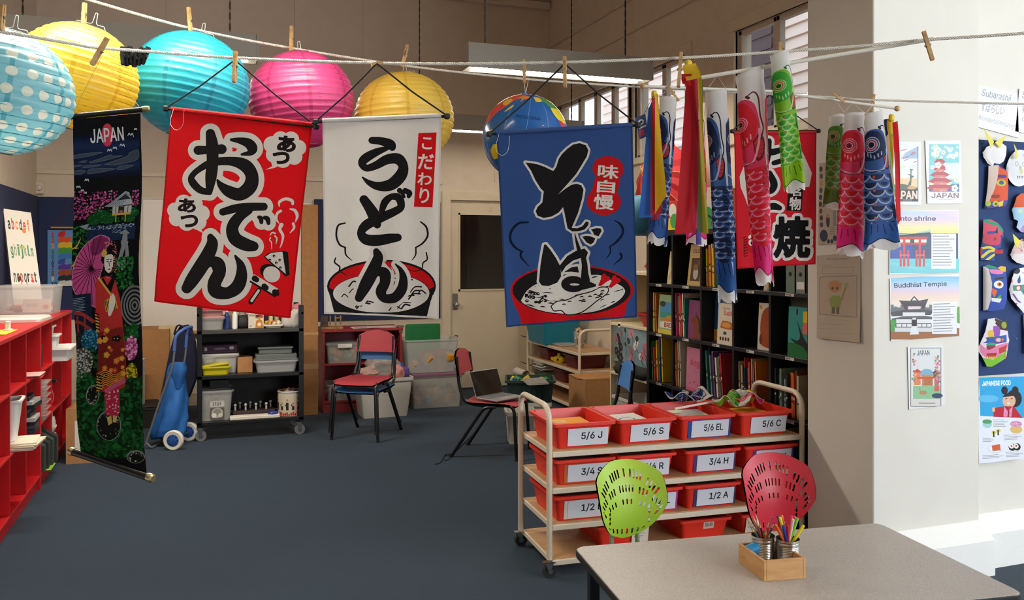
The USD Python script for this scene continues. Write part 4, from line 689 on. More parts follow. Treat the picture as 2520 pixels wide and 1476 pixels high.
carp('long pink carp hanging left of the green carp', [(1808, 190), (1881, 160), (1905, 700), (1862, 698)], 2.79, 'pink', turn=-0.22, tie=(1845, 168), seed=4)
carp('bright green carp pegged to the rope', [(1893, 138), (1942, 124), (1981, 464), (1932, 474)], 2.73, 'green', tie=(1921, 128), seed=5)
carp('dull green carp, leftmost of the three on the sloping stick', [(2040, 283), (2082, 282), (2083, 518), (2027, 510)], 3.79, 'dull_green', tie=(2056, 247, 3.70), seed=6)
carp('pink carp between the dull green and the blue carp', [(2076, 279), (2129, 279), (2126, 634), (2058, 622)], 3.70, 'pink', tie=(2098, 252.5, 3.689), seed=7)
carp('blue carp, rightmost of the three on the sloping stick', [(2128, 281), (2172, 273), (2215, 610), (2127, 616)], 3.62, 'navy', tie=(2148, 259, 3.676), seed=8)
# ---- streamers of coloured cloth
def ribbon(o, quadpx, t, col, ph=0.0, amp=0.008, name='ribbon', lbl=None, zig=True):
    tl, tr, br, bl = [P(x, y, t) for x, y in quadpx]; w, h = np.linalg.norm(tr - tl) + 1e-4, np.linalg.norm(tl - bl); f = quad_surf(tl, tr, br, bl, w, h, lambda s, tt: amp * np.sin(4 * tt + ph) + 0.35 * amp * np.cos(3 * s + 5 * tt + ph))
    o.part(name, sheet([], w, h, f, 5, 14, base=col), SHEER, lbl, world=True)
def streamers(lbl, top, t, ribs, knot):
    o = Thing('ribbon_streamer', lbl, 'streamer', P(*top, t), YAW)
    for k, (q, c, l, dt) in enumerate(ribs): ribbon(o, q, t + dt, c, k * 1.3, lbl=l)
    o.part('knot', mov(box(-0.012, -0.01, -0.016, 0.012, 0.01, 0.016, 0.006), *P(*knot, t)), mat('knot_yellow', '#d8b92a', 0.7), world=True); return o
o = streamers('red, blue and yellow streamer with a card tag beside the soba banner', (1608, 228), 3.73, [([(1596, 268), (1608, 240), (1606, 534), (1572, 536)], '#2f62b8', 'blue ribbon', 0.02), ([(1604, 230), (1614, 226), (1628, 526), (1600, 530)], '#c22a34', 'red ribbon', 0.0), ([(1612, 228), (1619, 232), (1640, 480), (1612, 526)], '#e2b81f', 'yellow ribbon', -0.02), ([(1600, 300), (1612, 300), (1622, 540), (1602, 540)], '#b8324a', 'dark red ribbon', 0.04)], (1610, 232))
a, b, c, d = P(1563, 290, 3.78), P(1588, 280, 3.78), P(1596, 334, 3.78), P(1574, 343, 3.78); w, h = np.linalg.norm(b - a), np.linalg.norm(a - d)
o.part('card_tag', sheet([(ell(w * .45, h * .72, w * .3, w * .25), '#c9d3e0'), (ell(w * .5, h * .72, w * .12), '#1b2233'), (rect(w * .1, h * .1, w * .6, h * .4), '#a8455a'), (rect(w * .2, h * .45, w * .9, h * .52), '#d8d4ce')], w, h, quad_surf(a, b, c, d, w, h), 1, 1, base='#3b4a78', solid_back=0.001), PAPER, 'printed card tag', world=True)
o.part('tag_string', rod(P(1608, 234, 3.8), P(1584, 284, 3.78), 0.001, 4), CORD_BLACK, world=True)
streamers('wide red streamer with olive and violet ribbons hanging from a peg', (1695, 155), 2.75, [([(1690, 196), (1712, 186), (1712, 572), (1660, 576)], '#c4202e', 'wide red ribbon', 0.0), ([(1706, 182), (1722, 192), (1716, 500), (1704, 560)], '#a91b2a', 'second red ribbon', -0.015), ([(1722, 200), (1730, 196), (1734, 572), (1718, 572)], '#6f8a3a', 'green ribbon', 0.01), ([(1714, 160), (1724, 180), (1744, 574), (1732, 576)], '#b6a32c', 'olive ribbon', -0.02), ([(1704, 240), (1712, 240), (1728, 602), (1714, 602)], '#5a4aa0', 'violet ribbon', 0.03), ([(1708, 260), (1716, 250), (1716, 560), (1694, 585)], '#e86aa6', 'pink ribbon', 0.025),
    ([(1680, 160), (1714, 154), (1723, 192), (1688, 200)], '#d8b62c', 'yellow folded end', -0.03), ([(1676, 182), (1702, 182), (1700, 212), (1680, 206)], '#b91f2d', 'folded red end', -0.035)], (1694, 160))
streamers('red, yellow and navy streamer hanging right of the blue carp', (2195, 290), 3.72, [([(2176, 296), (2186, 292), (2206, 560), (2196, 570)], '#e8cfae', 'cream ribbon', 0.02), ([(2184, 292), (2202, 290), (2196, 420), (2184, 330)], '#ddb52a', 'yellow ribbon', 0.0), ([(2174, 294), (2186, 292), (2184, 330), (2178, 340)], '#1f2f5c', 'navy ribbon', 0.01), ([(2186, 330), (2194, 330), (2204, 480), (2196, 460)], '#84c79a', 'pale green ribbon', 0.01), ([(2196, 302), (2208, 298), (2219, 540), (2206, 560)], '#d3222c', 'red ribbon', -0.02)], (2194, 290))
# ---- the long painted scroll
def scroll():
    K = lambda g: affinity.affine_transform(g, [1 / 2.896, 0, 0, 1 / 2.896, 150, 250]); J = lambda g: affinity.affine_transform(g, [1 / 2.05, 0, 0, 1 / 2.05, 0, 480])
    q = random.Random(21); L = []; A = lambda f, g, c: L.append((f(g), c))
    def dots(f, x0, y0, x1, y1, n, r0, r1, cols, clip=None):
        for i in range(n):
            e = ell(q.uniform(x0, x1), q.uniform(y0, y1), q.uniform(r0, r1), q.uniform(r0, r1), 0, 3)
            if clip is None or clip.contains(Point(e.centroid)): A(f, e, q.choice(cols))
    for i in range(14): A(K, rect(98, 240 + 22 * i, 568, 262 + 22 * i), ['#101526', '#141c33', '#182340', '#1a2746', '#182443', '#14203c'][min(5, int(6 * math.sin(math.pi * i / 13)))])
    A(K, ell(330, 242, 42, 84), '#c2384a'); A(K, text('JAPAN', 213, 296, 96, w=240, up=False, bold=2, a=-3.5), '#c9c6c4')
    for x, y, s in ((503, 246, 22), (541, 204, 10), (345, 356, 16), (383, 340, 14), (437, 322, 18), (188, 562, 13), (133, 608, 13), (160, 634, 10), (180, 652, 9)):
        A(K, st([(x - s, y + 4, 2.5), (x - s * .5, y - s * .6, 4), (x, y + 2, 3), (x + s * .6, y - s * .5, 4), (x + s, y + s * .6, 2)]), '#b9bcc2')
    for p in ([(98, 380), (180, 368), (300, 365), (240, 385), (140, 402), (98, 402)], [(130, 432), (160, 420), (194, 424), (170, 436)], [(200, 432), (270, 412), (350, 385), (370, 395), (448, 395), (330, 425), (220, 442)], [(300, 455), (360, 435), (470, 400), (490, 375), (558, 355), (558, 425), (480, 450), (380, 465)], [(98, 455), (130, 448), (168, 455), (98, 466)], [(155, 474), (180, 455), (292, 455), (240, 470)], [(190, 505), (220, 480), (390, 488), (300, 510), (200, 518)], [(98, 490), (150, 485), (185, 498), (150, 518), (98, 515)], [(390, 495), (420, 470), (530, 468), (440, 500)]): A(K, poly(p, 3), '#4d5560'); A(K, poly(p, 3).buffer(-5), '#39424f')
    for x, y, rx, ry in ((130, 700, 40, 60), (200, 740, 60, 70), (270, 700, 55, 50), (350, 690, 50, 40), (150, 800, 50, 40), (250, 780, 60, 50), (540, 710, 25, 55)):
        for i in range(46): A(K, ell(x + q.uniform(-rx, rx), y + q.uniform(-ry, ry), q.uniform(3, 8), q.uniform(3, 8), 0, 3), q.choice(['#b5407f', '#c9568f', '#a03570', '#7d2a57', '#d670a2']))
    for x, y, r in ((300, 830, 60), (250, 850, 50), (350, 850, 50), (500, 850, 45), (540, 820, 35)): A(K, ell(x, y, r, r * .8), '#12441f')
    dots(K, 215, 770, 552, 885, 120, 3, 7, ['#1f6b2e', '#2c8138', '#14501f'])
    A(K, poly([(315, 760), (360, 735), (462, 658), (490, 668), (520, 745), (510, 758), (350, 765)]), '#9a9fa3'); A(K, poly([(410, 722), (462, 678), (505, 715)]), '#1c1f22')
    for i in range(6): A(K, st([(335 + 20 * i, 758, 1.5), (470 + 6 * i, 668 + 4 * i, 1.5)]), '#3b4045')
    A(K, rect(375, 765, 515, 815), '#a8a8a2'); A(K, rect(418, 768, 456, 815), '#2a211a')
    for x in (396, 418, 456, 486): A(K, rect(x, 765, x + 4, 815), '#2c2c2a')
    A(K, rect(375, 815, 510, 830), '#c89a3a'); [A(K, rect(x, 830, x + 7, 880), '#c89a3a') for x in (400, 470)]; A(K, ell(438, 805, 14, 12), '#a05a5a')
    A(K, rect(90, 895, 552, 1010), '#1b2c48'); dots(K, 215, 895, 545, 925, 130, 2, 5, ['#8f9baa', '#6f7e92', '#aab4bf']); dots(K, 380, 920, 500, 960, 40, 2, 4, ['#6f7e92', '#8f9baa'])
    A(K, rect(90, 890, 210, 1340), '#0d1a12'); dots(K, 90, 880, 215, 1300, 170, 4, 12, ['#1c5a2a', '#154820', '#0f3318', '#2a6a34'])
    for p in ([(95, 1050, 4), (140, 1035, 5), (165, 980, 3)], [(90, 1180, 4), (130, 1160, 5), (150, 1100, 3)], [(120, 1045, 3), (155, 1045, 3)]): A(K, st(p), '#c9a53a')
    A(K, poly([(150, 890), (200, 878), (218, 880), (205, 905), (215, 918), (175, 905)]), '#8a949c')
    for p in ([(446, 965), (478, 942), (510, 968)], [(468, 975), (494, 975), (498, 1020), (464, 1020)], [(455, 1020), (505, 1030), (500, 1060), (462, 1058)], [(462, 1060), (485, 1060), (445, 1215), (425, 1220)], [(490, 1060), (505, 1060), (515, 1130), (495, 1140)], [(465, 1150), (490, 1150), (488, 1230), (465, 1230)]): A(K, poly(p).buffer(4), '#85898c')
    dots(K, 415, 1140, 550, 1370, 170, 4, 12, ['#1f6b2e', '#2c8138', '#14501f', '#0e3a18'])
    um = poly([(300, 965), (250, 985), (190, 1040), (150, 1110), (128, 1190), (122, 1300), (150, 1380), (210, 1430), (290, 1470), (300, 1300), (330, 1180), (370, 1020), (345, 980)], 3)
    A(K, um, '#b8487f'); A(K, poly([(300, 968), (250, 1000), (235, 1060), (260, 1110), (330, 1080), (365, 1010)], 3), '#7d2a56')
    for i in range(22):
        a = math.radians(75 + i * 13); A(K, st([(250, 1200, 2), (250 + 230 * math.cos(a), 1200 - 250 * math.sin(a), 2)]).intersection(um), '#33121f')
    A(K, ell(250, 1200, 14), '#1a0f12'); A(K, um.buffer(3).difference(um), '#d9a5bf')
    dots(K, 330, 1010, 425, 1240, 150, 3, 6, ['#b9685f', '#a04a48', '#c98a80'])
    A(K, unary_union([ell(372, 1080, 22, 32), ell(345, 1140, 30, 40), ell(385, 1110, 30, 18)]), '#1a1412'); A(K, ell(336, 1100, 20, 26), '#c8a848'); A(K, poly([(338, 1130), (360, 1112), (398, 1118), (402, 1180), (390, 1225), (372, 1245), (350, 1225), (338, 1180)], 3), '#d9cfc4')
    for p in ([(352, 1148, 2), (366, 1144, 3), (372, 1148, 2)], [(380, 1146, 2), (392, 1148, 3)], [(354, 1160, 2), (366, 1164, 4)], [(382, 1164, 4), (392, 1160, 2)], [(372, 1170, 2), (376, 1195, 2)]): A(K, st(p), '#1c1614')
    A(K, ell(374, 1218, 8, 5), '#8f1f28')
    # the kimono, in the lower crop
    A(J, rect(362, 500, 480, 760), '#14243a')
    for i in range(9): A(J, st([(372 + 12 * (i % 3), 520 + 8 * i, 1.5), (450 - 10 * (i % 2), 518 + 8 * i, 1.5)]), '#8a96a6')
    br_ = [st([(372, 590, 9), (430, 598, 9), (485, 640, 9)]), st([(372, 640, 8), (420, 640, 8), (470, 680, 8)])] + [rect(x, 595 + (x - 372) * .3, x + 9, 700) for x in (375, 405, 440)]
    A(J, unary_union(br_), '#a03838'); A(J, rect(365, 690, 440, 760), '#16181a'); dots(J, 370, 690, 440, 760, 30, 6, 13, ['#24282a', '#33383a'])
    A(J, ell(468, 735, 48, 58), '#14506a'); dots(J, 420, 680, 512, 800, 110, 3, 5, ['#4a9ac0', '#2c7ca6', '#7cc0dc'], ell(468, 735, 46, 56)); dots(J, 420, 770, 520, 880, 60, 4, 9, ['#1f5a2a', '#14481e'])
    A(J, ell(425, 845, 52, 78), '#3f4440'); dots(J, 382, 770, 475, 930, 170, 3, 6, ['#a9aca6', '#8b8f88', '#c9cbc5'], ell(425, 845, 50, 76)); dots(J, 385, 900, 480, 945, 60, 3, 7, ['#1f5a2a', '#2a6f35', '#14481e'])
    for p in ((688, 585, 60, 100),):
        for r in (1.0, .8, .6, .4, .22): A(J, ell(700, 585, 75 * r, 100 * r).difference(ell(700, 585, 75 * r - 9, 100 * r - 10)), '#6d6f70')
    A(J, rect(640, 680, 712, 740), '#12351a'); dots(J, 640, 670, 712, 760, 50, 4, 9, ['#1f6b2e', '#14501f'])
    A(J, ell(675, 790, 34, 58), '#8a3060'); dots(J, 640, 732, 710, 850, 90, 4, 8, ['#d97ab0', '#c95a98', '#e6a0c6'], ell(675, 790, 32, 56)); A(J, ell(676, 930, 34, 70), '#5f5a14'); dots(J, 640, 865, 712, 1000, 110, 3, 6, ['#e2cf3a', '#c9b52c'], ell(676, 930, 32, 68))
    A(J, rect(385, 935, 735, 1320), '#0f2b16'); dots(J, 385, 930, 740, 1310, 620, 4, 13, ['#185526', '#216a2f', '#124a1e', '#0c3014', '#17562a'])
    for x, y, rx, ry in ((482, 1008, 32, 48), (562, 1160, 62, 72), (692, 1315, 48, 30)): A(J, ell(x, y, rx, ry), '#8f9490'); A(J, ell(x, y + 2, rx - 4, ry - 4), '#171a18'); dots(J, x - rx, y - ry, x + rx, y + ry, 50, 2, 5, ['#7d827e', '#5d625e', '#a9ada9'], ell(x, y, rx - 4, ry - 4).difference(ell(x, y, rx * .5, ry * .5)))
    A(J, poly([(505, 450), (520, 430), (560, 425), (600, 440), (625, 540), (632, 640), (640, 760), (652, 930), (640, 980), (560, 1000), (500, 990), (502, 880), (508, 700), (500, 590)]), '#b5322f')
    A(J, poly([(505, 700), (560, 690), (630, 680), (645, 850), (650, 930), (600, 970), (500, 960), (503, 850)]), '#7a2320')
    for i in range(26): x, y = q.uniform(512, 636), q.uniform(690, 950); r = q.uniform(6, 13); A(J, unary_union([ell(x + r * .8 * math.cos(a), y + r * .8 * math.sin(a), r * .55, None, 0, 4) for a in (0, 1.26, 2.5, 3.77, 5.03)]), q.choice(['#d9862c', '#c8452e', '#e0a13a', '#b83a30', '#1c1416'])); A(J, ell(x, y, r * .3, None, 0, 4), '#e8c24a')
    for i in range(8): A(J, st([(505 + 3 * i, 905 + 10 * i, 2), (545, 890 + 10 * i, 2), (590, 915 + 9 * i, 2), (640, 890 + 9 * i, 2)]), '#d6a030')
    A(J, poly([(495, 590), (515, 640), (510, 700), (498, 690)]), '#c9a53a'); A(J, poly([(498, 900), (530, 985), (500, 992)]), '#d0a838'); [A(J, st([(497, 910 + 14 * i, 3), (525, 918 + 14 * i, 3)]), '#1c1614') for i in range(6)]; [A(J, st([(495, 600 + 15 * i, 3), (514, 608 + 15 * i, 3)]), '#1c1614') for i in range(6)]
    A(J, poly([(540, 425), (562, 470), (590, 430), (602, 445), (575, 520), (535, 440)]), '#15100f'); A(J, poly([(550, 420), (565, 440), (588, 420), (570, 430)]), '#c45a78'); A(J, poly([(545, 545), (600, 525), (612, 590), (550, 600)]), '#c9a53a'); [A(J, st([(548 + 8 * i, 545, 2), (556 + 8 * i, 595, 2)]), '#3a2a14') for i in range(7)]
    A(J, poly([(575, 520), (592, 515), (600, 560), (575, 620), (560, 610)], 2), '#d9cfc4'); A(J, st([(520, 430, 5), (580, 520, 5)]), '#c8a24a')
    A(J, poly([(540, 985), (600, 965), (615, 970), (620, 1100), (600, 1130), (545, 1105)]), '#b52a4a'); dots(J, 545, 985, 615, 1110, 36, 3, 6, ['#e8b8c4', '#d98aa0'], rect(546, 990, 614, 1105)); A(J, poly([(540, 985), (640, 930), (648, 955), (600, 975), (555, 1005)]), '#c85a80')
    A(J, poly([(552, 1120), (575, 1115), (580, 1150), (560, 1160)]), '#c9b06a'); A(J, poly([(585, 1112), (605, 1118), (600, 1150), (582, 1145)]), '#c9b06a')
    full = [(183, 293), (350, 279), (362, 1160), (199, 1108)]; t = 2.55; w, h = 0.0, 0.0
    tl, tr, br, bl = [P(x, y, tt) for (x, y), tt in zip(full, (2.52, 2.58, 2.5, 2.62))]; w, h = np.linalg.norm(tr - tl), np.linalg.norm(tl - bl); H = homog(full, w, h)
    def surf(u, v):
        f = quad_surf(tl, tr, br, bl, w, h, lambda s, tt: 0.012 * np.sin(6 * tt + 1) * (0.4 + s) + 0.006 * np.sin(17 * tt + 3 * s))(u, v); tt = np.asarray(v) / h
        return f - E1 * (0.014 * np.sin(np.pi * tt) * 1.0 + 0.004 * np.sin(14 * tt))[:, None]
    o = Thing('hanging_scroll', 'long black painted scroll reading JAPAN with a woman in a kimono', 'scroll', (bl + br) / 2, YAW)
    o.part('cloth', sheet([(H(g), c) for g, c in L], w, h, surf, 4, 22, base='#121214', outline=sbox(0, 0, w, h)), VELVET, world=True)
    BR = mat('brass_cap', '#c9b98a', 0.3, 0.9); RODM = mat('scroll_rod', '#1a1a18', 0.3)
    for nm, a, b, ta, tb, r in (('top_rod', (172, 287), (352, 269), 2.52, 2.58, 0.0085), ('bottom_rod', (182, 1112), (366, 1174), 2.62, 2.49, 0.011)):
        p, e = P(*a, ta), P(*b, tb); d = unit(e - p); o.part(nm, rod(p, e, r, 14), RODM, 'black round rod', world=True)
        for k, s in ((p, -1), (e, 1)): o.part('rod_cap', tube([k - d * s * 0.002, k + d * s * 0.012, k + d * s * 0.019], [r * 1.15, r * 1.2, r * 0.9], 14), BR, 'brass rod cap', world=True)
    o.part('cord', tube(np.array([P(176, 283, 2.52), P(250, 140, 2.49), P(342, 262, 2.57)]), 0.0011, 5), mat('yellow_cord', '#cdb13c', 0.7), 'thin yellow cord', world=True)
scroll()
# ================================================================ left side: red cubbies, cart, boxes, chairs
REDW = mat('red_painted_board', '#b80d13', 0.45, var=0.05); REDD = mat('dull_red_board', '#8e2228', 0.5, var=0.05)
def cubby(y0, ncol, lbl, pitch=0.46, zt=1.085, x0=-1.47, x1=-1.0):
    n = ncol * pitch; o = Thing('cubby_shelf', lbl, 'shelf', ((x0 + x1) / 2, y0 + n / 2, 0), 0); hx, hy, b = (x1 - x0) / 2, n / 2, 0.002
    o.part('top_panel', box(-hx, -hy, zt - 0.022, hx + 0.006, hy, zt, b), REDW); o.part('back_panel', box(-hx, -hy, 0.05, -hx + 0.012, hy, zt - 0.022), REDW)
    for s in (-1, 1): o.part('side_panel', box(-hx, s * hy, 0, hx, s * (hy - 0.016), zt - 0.022, b), REDW)
    for z in (0.77, 0.43, 0.095): o.part('shelf', box(-hx + 0.012, -hy + 0.016, z - 0.016, hx - 0.002, hy - 0.016, z, b), REDW)
    for k in range(1, ncol): o.part('divider', box(-hx + 0.012, -hy + k * pitch - 0.008, 0.095, hx - 0.004, -hy + k * pitch + 0.008, zt - 0.022, b), REDW)
    o.part('plinth', box(-hx + 0.02, -hy + 0.016, 0, hx - 0.02, hy - 0.016, 0.079), REDW)
cubby(4.45, 4, 'near red cubby shelf with four columns along the left wall'); cubby(6.295, 3, 'far red cubby shelf with three columns behind the hanging scroll')
def crate(name, lbl, cat, m, loc, w, d, h, rz=0, wb=None, db=None, rim=0.012, rimh=0.012, wall=0.003, r=0.025, group=None, handle=None):
    o = Thing(name, lbl, cat, loc, rz, group); o.part('body', tub(w, d, h, wb, db, wall, rim, rimh, r), m)
    if handle is not None:
        for s in (-1, 1): o.part('handle', tube(bend([(s * (w / 2 + rim), -0.045, h - 0.01), (s * (w / 2 + rim + 0.02), -0.045, h + 0.012), (s * (w / 2 + rim + 0.02), 0.045, h + 0.012), (s * (w / 2 + rim), 0.045, h - 0.01)], 0.01), 0.004, 6), handle)
    return o
def lid(o, w, d, z, m, name='lid', th=0.012): return o.part(name, join(loft([rrect(w, d, 0.03, z), rrect(w + 0.01, d + 0.01, 0.03, z), rrect(w + 0.01, d + 0.01, 0.03, z + th * .6), rrect(w - 0.015, d - 0.015, 0.03, z + th)], True, True)), m)
def pile(name, lbl, m, pts, size, seed=1, cat='toys', shape='box'):
    q = random.Random(seed); ms = []
    for x, y, z in pts:
        s = [size * q.uniform(0.6, 1.2) for _ in range(3)]; b = box(-s[0] / 2, -s[1] / 2, -s[2] / 2, s[0] / 2, s[1] / 2, s[2] / 2, size * 0.08) if shape == 'box' else trimesh.creation.icosphere(1, size / 2)
        ms.append(mov(rot(b, (q.random(), q.random(), 1), q.uniform(0, 90)), x, y, z))
    V, F, C, at = [], [], [], 0
    for k, b in enumerate(ms): V.append(b.vertices); F.append(b.faces + at); C.append(np.broadcast_to(lin(m[k % len(m)]), (len(b.vertices), 3))); at += len(b.vertices)
    v, f, n = meshkit.arrays(TM(np.vstack(V), np.vstack(F)), True); return solid(name, CM(v, f, n, np.vstack(C)), SATIN, lbl, cat, kind='stuff')
def fill(cx, cy, z, w, d, h, n, seed): q = random.Random(seed); return [(cx + q.uniform(-w / 2, w / 2), cy + q.uniform(-d / 2, d / 2), z + q.uniform(0, h)) for _ in range(n)]
ZT = 1.086
crate('storage_tub', 'clear plastic tub on top of the far red cubby shelf', 'tub', CLEAR, (-1.235, 7.30, ZT), 0.40, 0.28, 0.215, -6, 0.37, 0.25)
pile('classroom_bits', 'small coloured bits at the bottom of the clear tub on the red shelf', ['#a4443a', '#c9b9a0', '#7d8a60', '#d8cfc0', '#8a2f2f'], fill(-1.235, 7.30, ZT + 0.03, 0.27, 0.15, 0.03, 40, 2), 0.035, 3)
o = Thing('paper_card', 'printed paper card standing inside the clear tub on the red shelf', 'card', (-1.17, 7.19, ZT + 0.014), -6)
o.part('card', sheet([(rect(.02, .06, .10, .064), '#8a8078'), (rect(.02, .05, .09, .053), '#8a8078'), (rect(.02, .04, .10, .043), '#8a8078'), (ell(.155, .04, .02, .018), '#b86a5a')], 0.19, 0.10, lambda u, v: np.stack([u - 0.095, 0.1 * v, v], -1), 1, 1, base='#cfc6b6', solid_back=0.001), PAPER)
t = Thing('tub_lid', 'translucent white tub lid lying flat on the red shelf', 'lid', (-1.21, 6.55, ZT), -4); lid(t, 0.40, 0.34, 0, MILKY, 'rim', 0.03)
solid('yellow_paper', mov(box(-0.13, -0.16, 0, 0.13, 0.16, 0.004, 0.001), -1.17, 5.62, ZT), mat('yellow_paper', '#d6c22c', 0.6), 'yellow paper sheet on the near red cubby shelf', 'paper')
o = Thing('clothes_clip', 'small white clip standing on the yellow paper', 'clip', (-1.08, 5.72, ZT + 0.004)); o.part('clip', box(-0.012, -0.02, 0, 0.012, 0.02, 0.055, 0.004), WHITE_PL); o.part('foot', box(-0.02, -0.03, 0, 0.02, 0.03, 0.008, 0.002), WHITE_PL)
def alphabet():
    tl, tr, br, bl = P(8, 513, 6.72), P(76, 523, 6.86), P(108, 764, 6.76), P(36, 766, 6.62); w, h = np.linalg.norm(tr - tl), np.linalg.norm(tl - bl); L = []; q = random.Random(4)
    cols = ['#26303a', '#d0552f', '#3a8a5a', '#c8362c', '#4a5560', '#9a9c78', '#e08a3a', '#1d2226', '#5a9a7a']
    for r, row in enumerate(('abcdef', 'ghijklm', 'nopqrst')):
        for k, ch in enumerate(row): L.append((text(ch, w * (.10 + .83 * k / len(row)), h * (.81 - .26 * r), 0.085, w=w * .085, bold=3), cols[(k * 3 + r * 2) % 9]))
    L += [(ell(w * .66, h * .80, .014, .02), '#e08a3a'), (ell(w * .5, h * .63, .014, .014), '#b8b23a'), (ell(w * .3, h * .32, .012, .02), '#5a2a24'), (poly([(w * .76, h * .33), (w * .8, h * .28), (w * .7, h * .29)]), '#c8362c')]
    o = Thing('alphabet_board', 'white alphabet canvas leaning in the corner above the red shelf', 'board', (bl + br) / 2, YAW)
    o.part('canvas', sheet(L, w, h, quad_surf(tl, tr, br, bl, w, h), 1, 1, base='#e4ded2', solid_back=0.035, back='#8d8a88'), PAPER, world=True)
alphabet()
def number_chart():
    a, b = PY(117, 566, YB - 0.03), PY(232, 703, YB - 0.03); w, h = b[0] - a[0], a[2] - b[2]; L = []; cols = ['#b8293a', '#d3392a', '#e0a02a', '#2f7a3a', '#2d5fa8', '#2a3a7a', '#5a2f7a', '#7a3a2a', '#d9d4cc', '#1d2226']; q = random.Random(2)
    for i in range(10):
        y = h * (.93 - .098 * i); L.append((text(str(i + 1), w * .08, y - .03, .042, w=w * (.06 if i < 9 else .12), bold=5), cols[i])); fc = ['#c8262c', '#e8502a', '#e8c02a', '#4a9a3a', '#3a7fc0', '#3a4fa0', '#5a3a9a', '#a8452a', '#2a2a2c', '#d8d4cc'][i]
        for k in range(1 + i % 5): x = w * (.30 + .13 * k); L.append((unary_union([ell(x, y, .03, .026), ell(x + .02, y + .018, .014), ell(x - .02, y - .012, .014)]), fc))
    o = Thing('number_chart', 'light blue felt number chart hanging on the navy board', 'chart', ((a[0] + b[0]) / 2, YB - 0.03, b[2]))
    o.part('felt', mov_cm(sheet(L, w, h, lambda u, v: np.stack([u - w / 2, 0.004 * np.sin(9 * u / w) - 0.0, v], -1), 8, 1, base='#5f8fc4', solid_back=0.003), 0, -0.004, 0), PAPER)
    o.part('rod', rod((-w / 2 + 0.03, -0.012, h + 0.025), (w / 2 + 0.02, -0.012, h + 0.025), 0.009, 8), BEAD); o.part('cord', tube(np.array([(-w / 2 + 0.05, -0.01, h + 0.03), (0, -0.005, h + 0.24), (w / 2, -0.01, h + 0.03)]), 0.003, 5), mat('red_cord', '#8a2a2c', 0.8))
def mov_cm(m, *d): return CM(m.v + np.array(d), m.f, m.n, m.c)
number_chart()
# things in the red cubbies
def stack(name, lbl, cat, x, y, z, w, d, th, n, cols, seed=0, jitter=0.02, rough=0.6):
    q = random.Random(seed); o = Thing(name, lbl, cat, (x, y, z), 0)
    for i in range(n): c = cols[i % len(cols)]; o.part('sheet', mov(rot(box(-w / 2, -d / 2, 0, w / 2, d / 2, th * 0.92, 0.001), (0, 0, 1), q.uniform(-6, 6)), q.uniform(-jitter, jitter), q.uniform(-jitter, jitter), i * th), mat('stack_' + c[1:], c, rough))
    return o
stack('paper_stack', 'pile of loose cream paper sticking out under the white tub', 'papers', -1.05, 5.58, 0.43, 0.30, 0.24, 0.008, 5, ['#cfc4ac', '#d9d0bc', '#b8a98c'], 3)
crate('white_tub', 'white plastic tub on loose papers in the near red cubby', 'tub', WHITE_PL, (-1.09, 5.60, 0.471), 0.20, 0.19, 0.235, 4, 0.15, 0.15)
stack('flat_case_pile', 'pile of flat black and grey cases in the red cubby', 'cases', -1.10, 6.03, 0.43, 0.22, 0.2, 0.026, 9, ['#24262a', '#3a3d42', '#191a1c', '#b9b8b4'], 5)
stack('red_folder', 'thin red folders sticking out of the upper red cubby', 'folders', -1.08, 6.05, 0.77, 0.24, 0.2, 0.006, 3, ['#c23a3a', '#b01e26', '#d8a8a0'], 6)
o = Thing('white_jar', 'small white lidded jar in the upper far red cubby', 'jar', (-1.06, 6.42, 0.77)); o.part('body', lathe([(0.032, 0), (0.036, 0.01), (0.036, 0.12), (0.03, 0.13)], 16), MILKY); o.part('lid', mov(lathe([(0.038, 0), (0.038, 0.022), (0.032, 0.026)], 16), 0, 0, 0.128), WHITE_PL)
o = Thing('dark_folder', 'dark slanted folder behind the white jar in the red cubby', 'folder', (-1.15, 6.55, 0.77)); o.part('cover', TM(*meshkit.arrays(extr(poly([(-0.12, 0), (0.12, 0), (0.12, 0.16), (-0.02, 0.24), (-0.12, 0.24)]), 0.05))[:2]), mat('dark_folder', '#2a1d20', 0.6)) if False else o.part('cover', rot(extr(poly([(-0.12, 0), (0.12, 0), (0.12, 0.15), (-0.02, 0.235), (-0.12, 0.235)]), 0.05), (1, 0, 0), 90), mat('dark_folder', '#2a1d20', 0.6)); o.part('pages', rot(mov(extr(poly([(-0.11, 0.01), (0.115, 0.01), (0.115, 0.14), (-0.02, 0.22), (-0.11, 0.22)]), 0.03), 0, 0, 0.01), (1, 0, 0), 90), PAPER if False else mat('page_white', '#d6cfc2', 0.8))
for i in range(3): crate('white_basket', f'{("lowest wide", "middle", "topmost small")[i]} of the white trays stacked in the far red cubby', 'tray', WHITE_PL, (-1.02 - 0.03 * i, 6.98 - 0.03 * (i > 0), 0.77 + (0, 0.10, 0.19)[i]), (0.24, 0.12, 0.11)[i], (0.32, 0.16, 0.15)[i], (0.095, 0.085, 0.06)[i], 0, None, None)
o = Thing('egg_carton', 'clear plastic egg cartons stacked in the lower far red cubby', 'carton', (-1.08, 6.45, 0.43))
for i in range(6): o.part('carton', mov(tub(0.2, 0.16, 0.04, 0.17, 0.13, 0.002, 0.008, 0.004, 0.02), 0, 0, i * 0.043), CLEAR)
